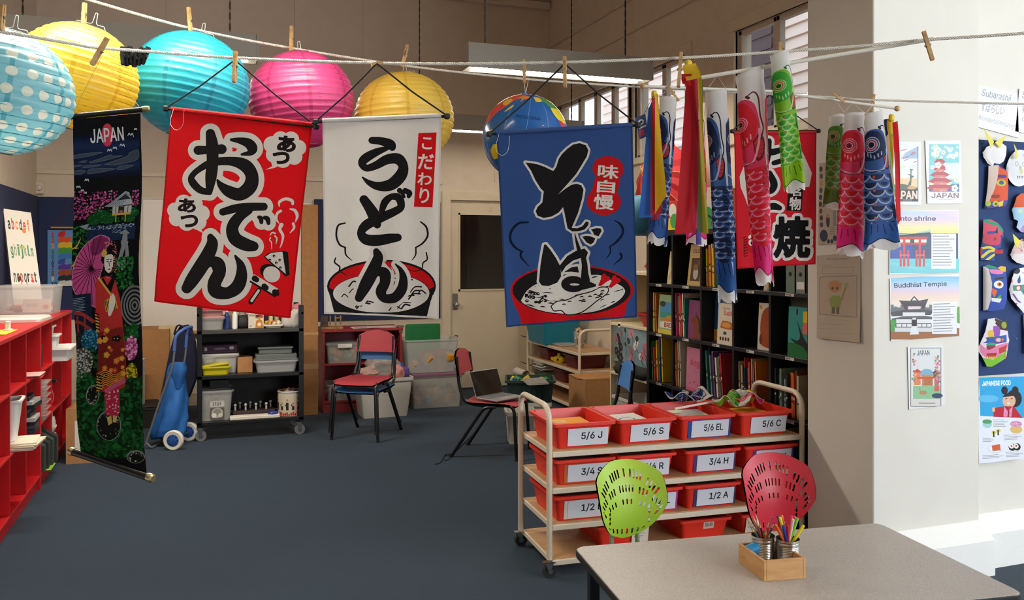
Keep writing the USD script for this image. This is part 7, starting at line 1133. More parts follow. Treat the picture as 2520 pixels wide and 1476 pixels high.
R_, Y_, O_, B_, T_, W_, G_, P_, N_, K_, D_, C_, V_, L_, GG_, BR_ = '#c8402a', '#d8b02a', '#d87a24', '#2a5a9a', '#2f7f7a', '#d8d2c4', '#3a7a45', '#b8486a', '#1f2a4a', '#242426', '#a83238', '#b8a888', '#5a3a78', '#8fb0b4', '#6f8074', '#7a4a2c'
# second row
face_book('cream book with a bare twig on its cover in the farthest cube', cell_y(0)[1] + .065, ZS[0], .15, .225, '#cbb583', [(st([(.02, .05), (.06, .11), (.12, .19)], .002), '#4a3a24'), (st([(.05, .10), (.09, .11), (.13, .09)], .0015), '#4a3a24'), (st([(.03, .03), (.05, .06), (.1, .05)], .0015), '#5a4a2c')] + [(ell(.03 + .02 * i, .04 + .03 * (i % 4), .004), '#6d4a2c') for i in range(5)], .05)
face_book('cream book titled OLD with a dark picture in the second farthest cube', cell_y(1)[1] + .13, ZS[0], .17, .27, '#b99a68', [(text('OLD', .035, .215, .022, bold=2, w=.09), '#4a2a20'), (rect(.03, .03, .145, .18), '#4a3626'), (ell(.09, .08, .03, .04), '#a8a29a'), (ell(.085, .12, .03, .02), '#7a5a44'), (ell(.12, .15, .02, .02), '#6d4a34')], .04)
fill_cell(0, 2, [V_, Y_, O_, W_, Y_, T_, T_], 0, (.24, .29), (.014, .03), -3, 3)
face_book('small book with a yellow and blue cover lying low in the second nearest cube', cell_y(3)[1] + .05, ZS[0], .09, .07, '#5a8fb8', [(ell(.045, .03, .02), '#d8a02a'), (rect(0, 0, .03, .07), '#c9b9a0')], .04)
for i in range(2):
    o = Thing('lever_file', ('grey green lever arch file with a finger hole in the nearest cube', 'second grey lever arch file with a white label in the nearest cube')[i], 'file', (BX + .03, cell_y(4)[0] - .13 - .085 * i, ZS[0])); gm = mat('file_grey', '#6d7f70', .5) if i == 0 else mat('file_grey2', '#7d8278', .5); o.part('cover', join(box(0, -.039, 0, .27, -.036, .31), box(0, .036, 0, .27, .039, .31), box(0, -.039, 0, .003, .039, .31)), gm); o.part('pages', box(.003, -.03, .004, .25, .02, .30), PAGES); o.part('finger_hole', mov(rot(lathe([(.012, -.002), (.012, .001), (0, .001)], 14), (0, 1, 0), -90), 0, 0, .10), BLACK_STEEL)
    if i: o.part('label', box(-.001, -.03, .02, 0, .03, .06), WHITE_PL)
# third row
fill_cell(1, 0, [R_, W_, Y_, O_], .005, (.27, .33), (.008, .018), -3, 5)
face_book('book with a beach picture and the letters BRO in the farthest cube', cell_y(0)[1] + .115, ZS[1], .20, .27, '#8aa37a', [(rect(.02, .14, .18, .22), '#3f86b0'), (rect(.02, .11, .18, .15), '#3a8a7a'), (ell(.05, .205, .04, .02), '#2a3a24'), (ell(.15, .11, .05, .02), '#a8943a'), (rect(.03, .09, .2, .108), '#c8742a'), (rect(.05, .04, .2, .085), '#d9d0c0'), (text('BRO', .085, .048, .03, bold=3, w=.10), '#8a2a24'), (rect(.0, .0, .2, .03), '#c9b84a'), (rect(.02, .04, .05, .08), '#cfcabc')], .02, .06)
fill_cell(1, 1, [P_, W_, P_, R_, R_, W_, T_], .005, (.24, .30), (.008, .02), -3, 6)
face_book('purple book with a brown horse in the second farthest cube', cell_y(1)[1] + .10, ZS[1], .175, .25, '#7d3a6a', [(poly([(.06, .0), (.07, .08), (.04, .10), (.035, .12), (.07, .15), (.085, .17), (.095, .16), (.12, .13), (.13, .08), (.125, 0)], 2), '#7a3a1c'), (poly([(.085, .16), (.088, .18), (.1, .165)]), '#5a2a14'), (st([(.1, .15), (.13, .11), (.135, .05)], .008), '#3a1c10')], .03, .05)
face_book('blue book with a grey round shape in the middle cube', cell_y(2)[0] - .10, ZS[1], .20, .305, '#245a9a', [(ell(.14, .19, .085, .09), '#8a8f96'), (ell(.16, .1, .05, .06), '#8a8f96'), (rect(0, 0, .09, .075), '#d8961e')], .09, .05)
face_book('cream cookbook with a red title and pastry picture in the middle cube', cell_y(2)[1] + .09, ZS[1], .165, .25, '#d9d0bf', [(text('Spanish', .05, .215, .014, w=.07), '#5a504a'), (text('Sushi', .06, .18, .026, bold=2, w=.085), '#c83a34'), (poly([(.03, .10), (.05, .145), (.16, .135), (.165, .095)], 2), '#b8662a'), (ell(.09, .12, .05, .016), '#d89a4a'), (ell(.08, .07, .018, .01), '#4a4438')] + [(ell(.035 + .028 * i, .035, .010, .012), '#4a3a2c') for i in range(4)], .012, .05)
face_book('white book with a large brown bear in the second nearest cube', cell_y(3)[1] + .09, ZS[1], .185, .27, '#d8cfbf', [(poly([(.03, .04), (.02, .15), (.04, .22), (.09, .25), (.15, .24), (.185, .2), (.185, .03), (.06, .02)], 3), '#a3491f'), (ell(.03, .06, .014, .03), '#6d2f18'), (ell(.16, .11, .012, .012), '#3a1a10'), (rect(.07, .17, .14, .178), '#8a3a1a'), (rect(.08, .185, .15, .193), '#8a3a1a'), (rect(.15, .03, .185, .08), '#d8cfbf'), (ell(.02, .245, .012), '#d89a2a')], .06, .05)
face_book('teal book with a black whale tail and coloured notes in the nearest cube', cell_y(4)[1] + .10, ZS[1], .20, .27, '#2f8f8a', [(rect(0, 0, .20, .075), '#1f6d3a'), (poly([(.02, .10), (.08, .09), (.10, .12), (.07, .2), (.13, .11), (.2, .04), (.2, .0), (.13, .06), (.06, .075)], 2), '#17211f'), (ell(.07, .245, .008, .02), '#17302c'), (rect(.12, .19, .2, .25), '#d8c02a'), (rect(.12, .13, .2, .188), '#d86a60')], .012, .04)
face_book('grey green folder standing behind the teal whale book', cell_y(4)[0] - .11, ZS[1], .15, .32, '#4a5448', [(rect(.02, .27, .10, .274), '#3a403a')], .10, .02)
# fourth row
fill_cell(2, 0, [W_, C_, G_, K_, R_, O_, Y_, Y_, B_, T_, Y_], .004, (.22, .32), (.010, .022), -4, 8)
fill_cell(2, 1, [O_, W_, B_, N_, W_], .004, (.28, .32), (.010, .016), -2, 9)
face_book('pink book with the letters Ange in the second farthest cube', cell_y(2)[0] + .12, ZS[2], .20, .28, '#c57a94', [(text('Ange', .04, .165, .04, w=.15, bold=2), '#b03a5a'), (text('Book', .09, .12, .024, w=.09), '#8a7a98'), (rect(0, 0, .2, .02), '#d0607e'), (ell(.05, .05, .006), '#7a2a3c'), (ell(.1, .06, .006), '#7a2a3c'), (ell(.14, .045, .006), '#7a2a3c')], .02, .04)
fill_cell(2, 2, [L_, T_, N_, GG_, C_, V_, W_, GG_, K_, D_], .004, (.22, .31), (.012, .024), -6, 10)
fill_cell(2, 3, [C_, C_, K_, D_, N_, W_, R_, C_, R_, O_], .004, (.22, .28), (.012, .026), -2, 11)
fill_cell(2, 4, [K_, T_, GG_, L_, K_, O_, R_, BR_, C_], .004, (.20, .29), (.014, .03), -1, 12)
fill_cell(3, 3, [D_, C_, T_, K_, R_, GG_, W_, N_], .004, (.22, .28), (.012, .026), -2, 13); fill_cell(3, 4, [K_, O_, W_, N_, C_, R_, K_, T_], .004, (.22, .28), (.014, .03), -1, 14); fill_cell(3, 2, [N_, K_, BR_, D_, K_], .004, (.20, .26), (.014, .03), -2, 15)
# on top of the bookshelf
def top_box(lbl, y, w, h, base, lay, xoff=.05, th=.05): o = Thing('game_box', lbl, 'box', (BX + xoff, y, 1.70)); o.part('box', box(.001, -w / 2, 0, th, w / 2, h, .002), mat('box_' + base[1:], base, .5)); side_print(o, w - .004, h - .004, -.001, 0, .002, lay, base, 0, 0, GLOSS)
top_box('colourful picture box standing at the left end on top of the bookshelf', 5.18, .26, .20, '#c8342a', [(rect(.0, .0, .25, .08), '#d8c02a'), (ell(.08, .12, .05), '#2a5a9a'), (ell(.18, .13, .05), '#d9d4c8'), (ell(.2, .06, .05), '#3a9a4a'), (rect(.02, .01, .1, .03), '#c8342a')])
for i, (y, c) in enumerate(((4.86, '#3a8a4a'), (4.60, '#2f9a55'))): top_box(f'{("left", "right")[i]} picture book with a green snake standing on top of the bookshelf', y, .22, .26, '#d6d0c4', [(poly([(.0, .0), (.22, .0), (.22, .10), (.15, .13), (.08, .11), (0, .14)], 2), c), (st([(.02, .08, .006), (.08, .06, .008), (.14, .09, .006), (.2, .06, .004)]), '#1c2420'), (text('OU', .05, .18, .035, w=.10, bold=2), '#9a3a2a'), (rect(.05, .02, .12, .04), '#8a2a24')])
top_box('orange red picture box near the takoyaki banner on top of the bookshelf', 4.32, .22, .24, '#c8442c', [(ell(.1, .12, .06), '#d88a5a'), (rect(.02, .02, .2, .05), '#3a3a3c')])
# ================================================================ table, fan backed chairs, pencil box, wall displays
TA, TB, TC = PZ(1415, 1345, .62), PZ(2150, 1287, .62), PZ(2440, 1455, .62); tx = unit(TB - TA); ty = np.array([-tx[1], tx[0], 0]); LTB = np.linalg.norm(TB - TA) + .02; WTB = .62; tcen = TA + tx * LTB / 2 - ty * WTB / 2; TRZ = math.degrees(math.atan2(tx[1], tx[0]))
tb = Thing('school_table', 'grey speckled laminate school table with a dark edge', 'table', (tcen[0], tcen[1], 0), TRZ); LAM = usdkit.material(stage, '/World/Looks/speckled_laminate', {'t': ('texture_coordinate', {}), 'z': ('noise_texture', {'scale': 420.0, 'detail': 2.0}), 'r': ('rgb_ramp', {'ramp': [(0.35, tuple(lin('#9d9791'))), (0.62, tuple(lin('#bab4ae')))]}), 'p': ('principled_bsdf', {'roughness': 0.38})}, [('t.object', 'z.vector'), ('z.fac', 'r.fac'), ('r.color', 'p.base_color')], surface='p.BSDF')
tb.part('tabletop', loft([rrect(LTB, WTB, .03, .597, 4), rrect(LTB + .004, WTB + .004, .03, .602, 4), rrect(LTB + .004, WTB + .004, .03, .617, 4), rrect(LTB - .004, WTB - .004, .03, .62, 4)], True, True), LAM)
tb.part('edge_band', loft([rrect(LTB + .006, WTB + .006, .031, .594, 4), rrect(LTB + .008, WTB + .008, .031, .598, 4), rrect(LTB + .008, WTB + .008, .031, .614, 4), rrect(LTB + .003, WTB + .003, .031, .6175, 4)], True, False), RUBBER, 'dark rubber edge band')
for sx in (-1, 1):
    for sy in (-1, 1): tb.part('leg', box(sx * (LTB / 2 - .03), sy * (WTB / 2 - .03), 0, sx * (LTB / 2 - .062), sy * (WTB / 2 - .062), .594, .003), BLACK_STEEL)
    tb.part('rail', box(sx * (LTB / 2 - .035), -WTB / 2 + .06, .55, sx * (LTB / 2 - .055), WTB / 2 - .06, .594, .002), BLACK_STEEL)
for sy in (-1, 1): tb.part('rail', box(-LTB / 2 + .06, sy * (WTB / 2 - .035), .55, LTB / 2 - .06, sy * (WTB / 2 - .055), .594, .002), BLACK_STEEL)
# ---- chairs with perforated fan backs
def fan_chair(lbl, col, x0, x1, y0, y1, t, rz, leg):
    """back seen in the picture between x0..x1 and y0..y1 at distance t; the seat points towards the table"""
    k = t / FPX; w, h = (x1 - x0) * k * 1.01, (y1 - y0) * k; c = P((x0 + x1) / 2, y1, t); o = Thing('fan_chair', lbl, 'chair', (c[0], c[1], 0), rz); zb = c[2]; m = mat('shell_' + col[1:], col, .42, var=.015, bump=.04, scale=120)
    g = poly([(.0 * w, .80 * h), (.06 * w, .87 * h), (.28 * w, .975 * h), (.5 * w, h), (.72 * w, .985 * h), (.92 * w, .90 * h), (w * .985, .80 * h), (w, .55 * h), (.96 * w, .40 * h), (.84 * w, .20 * h), (.68 * w, .06 * h), (.5 * w, 0), (.38 * w, .015 * h), (.22 * w, .10 * h), (.08 * w, .32 * h), (.02 * w, .58 * h)], 4); cut = []
    def row(cy, ry, rx, a0, a1, n, ln, wd, skip=()):
        for i, a in enumerate(np.linspace(a0, a1, n)):
            if i in skip: continue
            r = math.radians(a); x, y = .5 * w + rx * w * math.sin(r), cy * h + ry * h * math.cos(r); d = np.array([math.sin(r) * .55, math.cos(r)]); d /= np.linalg.norm(d); cut.append(LineString([(x - d[0] * ln * h / 2, y - d[1] * ln * h / 2), (x + d[0] * ln * h / 2, y + d[1] * ln * h / 2)]).buffer(wd * w, 3))
    row(.28, .56, .50, -52, 52, 21, .085, .011, (4, 9, 11, 16)); row(.22, .43, .50, -60, 60, 23, .07, .010, (4, 8, 14, 18)); row(.15, .335, .48, -66, 66, 19, .05, .010, (3, 7, 11, 15)); row(.34, -.25, .44, -60, 60, 13, .05, .012)
    for s in (-1, 1):
        for y in (.36, .30, .24): cut.append(ell(w * (.5 + s * (.29 - .02 * (.36 - y) * 10 * .1)), y * h, .012 * w, .024 * h))
    g = g.difference(unary_union(cut).intersection(g.buffer(-.035 * w))); cv = lambda u: .35 * (u - w / 2) ** 2 / w
    f = lambda u, v: np.stack([u - w / 2, -.9 * (np.asarray(u) - w / 2) ** 2 / w * 1.0 + .02 + .05 * (np.asarray(v) / h) ** 2 - .02 * np.sin(np.pi * v / h), zb + np.asarray(v) * .995], -1)
    f2 = lambda u, v: f(u, v)
    o.part('backrest', sheet([], w, h, f2, 14, 14, base=col, outline=g, solid_back=.006), m, 'fan shaped backrest pierced by rows of slots')
    zs = zb - .03; sg = poly([(-.17, -.36), (.17, -.36), (.18, -.2), (.17, -.02), (.1, .0), (-.1, .0), (-.17, -.02), (-.18, -.2)], 3)
    o.part('seat', sheet([], .36, .36, lambda u, v: np.stack([u, v, zs - .02 + .25 * u ** 2 + 1.2 * np.maximum(0, v + .1) ** 2], -1), 8, 8, base=col, outline=sg, solid_back=.008), m)
    for s in (-1, 1):
        o.part('back_upright', tube(bend([(s * .055, -.10, zs - .035), (s * .055, .035, zs - .035), (s * .055, .038, zs + .03), (s * .05, .045, zb + h * .3)], .03), .009, 10), leg, 'tube carrying the back'); o.part('leg', tube(bend([(s * .17, -.33, 0), (s * .155, -.30, zs - .04), (s * .155, -.03, zs - .04), (s * .17, .03, 0)], .04), .011, 10), leg)
    o.part('cross_bar', rod((-.155, -.10, zs - .04), (.155, -.10, zs - .04), .009, 8), leg)
fan_chair('lime green chair with a slotted fan back beside the tray trolley', '#a5c93f', 1457, 1636, 1139, 1326, 3.32, TRZ + 4, mat('leg_sage', '#8a9a84', .4, .3)); fan_chair('red chair with a slotted fan back behind the pencil box', '#bf2c3c', 1817, 1997, 1122, 1312, 3.32, TRZ - 4, mat('leg_grey', '#b9b5aa', .4, .3))
# ---- wooden box with tins of pencils
BXC = PZ(1880, 1431, .62); e1 = unit(PZ(1984, 1422, .62) - BXC); e2 = np.array([-e1[1], e1[0], 0]); bw, bd, bh = .130, .155, .058; B0 = BXC + e1 * bw / 2 + e2 * bd / 2; BRZ = math.degrees(math.atan2(e1[1], e1[0])); MAP2 = wood('pine_box', '#b98a55', '#d0a06a', .5, (12, 12, 60), .8)
o = Thing('wooden_box', 'open wooden box on the table holding two tins', 'box', (B0[0], B0[1], .62), BRZ); tk = .008
for s in (-1, 1): o.part('side_board', box(s * bw / 2, -bd / 2, 0, s * (bw / 2 - tk), bd / 2, bh, .001), MAP2); o.part('end_board', box(-bw / 2 + tk, s * bd / 2, 0, bw / 2 - tk, s * (bd / 2 - tk), bh, .001), MAP2)
o.part('base', box(-bw / 2 + tk, -bd / 2 + tk, 0, bw / 2 - tk, bd / 2 - tk, .005), MAP2)
TIN = mat('tin_plate', '#c3c4c4', .2, 1.0, var=.02); wpt = lambda a, b, z: B0 + e1 * a + e2 * b + UP * z
o = Thing('pencil_sharpener', 'blue pencil sharpener tub lying in the wooden box', 'sharpener', wpt(-.036, .045, .0) * [1, 1, 0] + UP * .626, BRZ); SHB = mat('sharpener_blue', '#1f86c0', .4); o.part('body', mov(rot(lathe([(.014, -.02), (.017, -.018), (.017, .018), (.014, .02)], 16), (0, 1, 0), 70), 0, 0, .042), SHB); o.part('cap', mov(rot(lathe([(.012, 0), (.012, .006), (.006, .008)], 12), (0, 1, 0), -110), -.019, 0, .035), RUBBER); o.part('stand', box(-.012, -.012, 0, .012, .012, .03, .003), SHB)
def tin(lbl, c):
    o = Thing('tin_can', lbl, 'tin', (c[0], c[1], .626), 15); R, h = .0335, .079; pr = [(R - .0015, 0), (R + .001, .001), (R + .001, .004), (R, .005)]
    for i in range(11): z = .012 + i * .0048; pr += [(R - .0009, z), (R, z + .0024)]
    pr += [(R, .068), (R - .001, .070), (R, .072), (R, h - .002), (R + .0012, h - .001), (R + .0012, h), (R - .0012, h), (R - .0012, .003), (0, .003)]
    o.part('wall', lathe(pr, 36), TIN, smooth=40); return o
t1, t2c = wpt(-.026, .022, 0), wpt(.0285, -.012, 0) ; t1 = wpt(-.023, .0, 0); t2c = wpt(.0245, .0325 - .0, 0) if False else wpt(.026, .052, 0); t1 = wpt(-.021, -.005, 0)
tl_ = PZ(1879, 1345, .70); tr__ = PZ(1939, 1343, .70); t1 = wpt(-.026, .030, 0); t2c = wpt(.027, -.012, 0)
t1 = PZ(1878, 1316, .705); t2c = PZ(1937, 1324, .705); t2c = t1 + unit(t2c - t1) * max(.0705, np.linalg.norm(t2c - t1))
tin('left tin can full of wooden pencils in the wooden box', t1); tin('right tin can full of felt pens in the wooden box', t2c)
def in_tin(kind, c, px, py, col, lbl, depth, cap=None, r=None):
    """top end seen at px, py in the picture; stands in the tin at c"""
    foot = np.array([c[0], c[1], .632]); tcam = (c[0] * ST + c[1] * CT) + depth; top = P(px, py, tcam); off = (top - foot) * [1, 1, 0]; n = np.linalg.norm(off); foot = foot - unit(off) * min(.024, n * .6) * [1, 1, 0]; d = unit(top - foot); L = np.linalg.norm(top - foot); r = r or (.0037 if kind == 'pencil' else .0048); m = mat('pen_' + col[1:], col, .35, var=.02)
    o = Thing(kind, lbl, 'pencil' if kind == 'pencil' else 'pen', foot, 0); a = lambda s: foot + d * s
    if kind == 'pencil':
        o.part('barrel', tube([a(0), a(L - .018)], r, 6), m, world=True, smooth=False); o.part('sharpened_wood', tube([a(L - .018), a(L - .004)], [r, r * .3], 6), BEAD, world=True); o.part('lead', tube([a(L - .004), a(L)], [r * .3, .0003], 6), mat('lead_' + (cap or col)[1:], cap or col, .5), world=True)
    else:
        o.part('barrel', tube([a(0), a(L - .05)], r * .9, 10), mat('pen_white', '#d8cfc6', .4) if cap == 'white' else m, world=True); o.part('cap', tube([a(L - .052), a(L - .002), a(L)], [r, r * .95, r * .7], 10), m, world=True)
for i, (x, y, c, nm, dp) in enumerate(((1838, 1275, '#8a8f92', 'grey pencil, leftmost in the left tin', .0), (1842, 1284, '#4a6a60', 'dark green pencil at the left of the left tin', -.012), (1852, 1268, '#d8a894', 'pale pink pencil standing tallest in the left tin', -.006), (1859, 1264, '#e0dcd4', 'white pencil at the back of the left tin', .012), (1861, 1280, '#b0412f', 'red brown pencil in the middle of the left tin', -.014), (1869, 1284, '#4a2a50', 'purple pencil in the middle of the left tin', -.006), (1892, 1283, '#c8502c', 'orange pencil with a blunt tip in the left tin', -.012), (1848, 1296, '#27413a', 'short black green pencil at the front of the left tin', -.018), (1886, 1302, '#c86a3a', 'short orange pencil at the front of the left tin', -.02), (1897, 1310, '#3a6a9a', 'short blue pencil at the right of the left tin', -.018), (1880, 1306, '#2a1c20', 'black stub pencil in the left tin', -.01), (1906, 1285, '#2f6a3a', 'green pencil between the two tins', .012))): in_tin('pencil', t1, x, y, c, nm, dp)
in_tin('felt_pen', t1, 1902, 1271, '#e0507f', 'pink felt pen at the right of the left tin', -.004)
for x, y, c, nm, dp, cp in ((1914, 1269, '#3a2f6a', 'dark purple felt pen at the back of the right tin', .014, 'white'), (1919, 1272, '#e8cf1e', 'yellow felt pen standing tall in the right tin', .004, None), (1923, 1267, '#e2661c', 'orange felt pen standing tall in the right tin', .016, None), (1909, 1291, '#dd5a20', 'orange felt pen leaning left in the right tin', -.014, None), (1927, 1293, '#27349a', 'blue felt pen at the front of the right tin', -.018, None), (1939, 1291, '#c81e30', 'red felt pen in the middle of the right tin', -.014, None), (1948, 1269, '#d8306a', 'magenta capped felt pen in the right tin', .0, 'white'), (1956, 1270, '#e0567a', 'rose felt pen behind the magenta one', .012, None), (1952, 1277, '#d8c4b4', 'cream felt pen at the front of the right tin', -.016, None), (1963, 1274, '#79c02c', 'lime green felt pen in the right tin', -.002, None), (1978, 1292, '#ead21c', 'yellow felt pen leaning far right in the right tin', -.01, None)): in_tin('felt_pen', t2c, x, y, c, nm, dp, cp)
# ---- papers and posters on the pier and wall
def wall_sheet(name, lbl, cat, quad, lay, base, plane='y', Y=3.148, src=None, w=None, m=None, curl=0.0, thick=.0015, cut=None, nu=1):
    """quad: picture corners TL TR BR BL of the sheet; art drawn in src pixel corners (default the same)"""
    pts = [PY(x, y, Y - .003) if plane == 'y' else PX(x, y, 2.917) for x, y in quad]; tl, tr, br, bl = pts; w, h = np.linalg.norm(tr - tl), np.linalg.norm(tl - bl); H = homog(src or quad, w, h); n = unit(np.cross(tr - tl, tl - bl))
    o = Thing(name, lbl, cat, (bl + br) / 2, 0 if plane == 'y' else -90); o.part('sheet', sheet([(H(g), c) for g, c in lay], w, h, quad_surf(tl, tr, br, bl, w, h, (lambda s, t: curl * (1 - t) ** 2 + .3 * curl * np.sin(7 * s) * (1 - t)) if curl else None), nu if not curl else 6, nu if not curl else 8, base=base, solid_back=thick), m or GLOSS, world=True); return o, H, (tl, tr, br, bl, w, h, n)
lines = lambda x0, y0, x1, n, dy, c='#8a8580', th=.25, slope=0.0, seed=1: [(poly([(x0, y0 + i * dy), (x0 + (x1 - x0) * random.Random(seed + i).uniform(.7, 1), y0 + i * dy + slope * (x1 - x0)), (x0 + (x1 - x0) * random.Random(seed + i).uniform(.7, 1), y0 + i * dy + dy * th + slope * (x1 - x0)), (x0, y0 + i * dy + dy * th)]), c) for i in range(n)]
T = lambda s, x, y, h, w, b=0, a=0, f='Inter': text(s, x, y, h, w=w, up=False, bold=b, a=a, font=f)
# travel posters (crop of 8.2 pixels per picture pixel from 2180, 340)
q8 = lambda x, y: (2180 + x / 8.2, 340 + y / 8.2); Q = lambda pts: [q8(*p) for p in pts]; A8 = lambda L: [(affinity.affine_transform(g, [1 / 8.2, 0, 0, 1 / 8.2, 2180, 340]), c) for g, c in L]; rs = random.Random(31)
fl = lambda x, y, r, c: (unary_union([ell(x + r * .7 * math.cos(a), y + r * .7 * math.sin(a), r * .5, None, 0, 4) for a in np.arange(5) * 1.257]), c)
pag = [(rect(872, 120, 1480, 1080), '#7fc3c9'), (rect(1150, 500, 1480, 830), '#d4e8ec'), (rect(872, 930, 1480, 1080), '#3a6a9e')] + [(ell(rs.uniform(900, 1460), rs.uniform(900, 960), 60, 40), '#d8d0a8') for _ in range(7)]
for i, y in enumerate((470, 600, 730, 855, 990)): wd = 110 + 40 * i; pag += [(poly([(1080 - wd * 1.0, y + 20), (1080 - wd * .5, y - 50), (1080 + wd * .55, y - 50), (1080 + wd * 1.1, y + 10), (1080 + wd * .7, y + 50), (1080 - wd * .6, y + 50)]), '#b5424c'), (rect(1080 - wd * .5, y + 20, 1080 + wd * .6, y + 100), '#c9776c')] + [(rect(1080 + k * 30, y + 50, 1090 + k * 30, y + 85), '#e2b9a6') for k in range(1 + i)]
pag += [fl(rs.uniform(880, 1450), rs.uniform(150, 380), rs.uniform(28, 46), rs.choice(['#e4e4d6', '#d9dccc', '#c3d6cc'])) for _ in range(26)] + [fl(1050, 545, 60, '#efeae0'), fl(940, 590, 40, '#e6e8e0'), fl(1390, 1010, 62, '#ece8dc'), fl(1430, 840, 55, '#ddd9bc'), fl(1240, 590, 45, '#e6ece8'), (T('JAPAN', 918, 1205, 100, 550, 1), '#6d4a4a'), (rect(1040, 1226, 1360, 1238), '#a9a4a2')]
wall_sheet('travel_poster', 'small poster of a red pagoda with white blossom titled JAPAN', 'poster', Q([(795, 50), (1505, 42), (1545, 1315), (840, 1320)]), A8(pag), '#dfe3e8')
tre = [(rect(60, 130, 640, 1270), '#dfe9ee'), (rect(60, 820, 640, 1050), '#e8c79a'), (poly([(400, 300), (640, 170), (640, 420), (300, 420)]), '#9fb6cc'), (poly([(60, 960), (300, 930), (400, 945), (640, 1010), (640, 1060), (60, 1060)]), '#5a6154'), (poly([(440, 960), (490, 850), (480, 760), (430, 740), (500, 735), (490, 640), (420, 630), (560, 640), (520, 670), (520, 770), (580, 770), (520, 830), (510, 960)]), '#5c6a62'), (ell(520, 1010, 90, 30), '#c9a05a')] + [(ell(rs.uniform(300, 600), rs.uniform(560, 640), 50, 26), '#d3dccb') for _ in range(6)] + [(st([(x, y, 7), (x + 60, y - 20, 7)]), '#a8486a') for x, y in ((300, 260), (350, 250), (350, 420), (400, 400), (490, 350), (520, 310), (540, 330), (380, 460), (560, 500))] + [(rect(60, 1050, 655, 1280), '#2a2620'), (T('JAPAN', 90, 1225, 150, 550, 4), '#e0cdbb'), (rect(340, 1245, 520, 1256), '#a39a90'), (rect(640, 170, 655, 1060), '#5a5f60')]
wall_sheet('travel_poster', 'small poster of a lone tree titled JAPAN half hidden by the blue carp', 'poster', Q([(20, 60), (705, 75), (715, 1345), (60, 1350)]), A8(tre), '#dde2e6')
# shrine and temple posters (4.34 pixels per picture pixel from 2180, 510)
A4 = lambda L: [(affinity.affine_transform(g, [1 / 4.34, 0, 0, 1 / 4.34, 2180, 510]), c) for g, c in L]; Q4 = lambda pts: [(2180 + x / 4.34, 510 + y / 4.34) for x, y in pts]
shr = [(rect(45, 40, 772, 300), '#d9c6d2')] + [(rect(45, 40 + 26 * i, 772, 66 + 26 * i), c) for i, c in enumerate(('#b9cfe2', '#c6cbe0', '#d2c8dc', '#dcc6d4', '#dfc9c4', '#e2d3b4', '#e3dca2', '#e2dc94', '#e0d88c'))] + [(poly([(380, 40), (772, 40), (772, 110)]), '#d9c9d6'), (rect(45, 275, 772, 545), '#3a466a'), (poly([(45, 400), (200, 410), (270, 390), (300, 545), (45, 545)]), '#2f4a9a'), (rect(45, 545, 785, 705), '#6dc3cc')] + [(rect(45 + 60 * i, 600 + 14 * (i % 5), 160 + 60 * i, 606 + 14 * (i % 5)), '#8fd3d8') for i in range(10)]
shr += [(poly([(60, 285), (300, 275), (470, 235), (478, 262), (300, 300), (60, 308)]), '#a8c4b4'), (poly([(60, 300), (470, 262), (470, 285), (60, 325)]), '#2c2a2c'), (rect(60, 310, 440, 340), '#c8342c'), (rect(60, 340, 430, 372), '#e2ded4'), (rect(60, 372, 425, 395), '#c8342c'), (rect(255, 335, 300, 380), '#3a3a38')] + [(rect(x, 320, x + 26, 630), '#d03a34') for x in (180, 345)] + [(rect(x, 455, x + 22, 630), '#c8484a') for x in (145, 225, 312, 390)] + [(rect(145, 500, 250, 515), '#d86a5a'), (rect(312, 500, 412, 515), '#d86a5a')] + [(rect(482, 278, 750, 655), '#e2e4e8')] + lines(495, 300, 735, 11, 31, '#8d9096', .3) + [(T('Shinto shrine', 35, 140, 45, 495, 2), '#2a3a52')]
wall_sheet('info_poster', 'laminated poster titled Shinto shrine with a red gate standing in water', 'poster', Q4([(40, 40), (775, 25), (790, 695), (38, 718)]), A4(shr), '#e2e4e6')
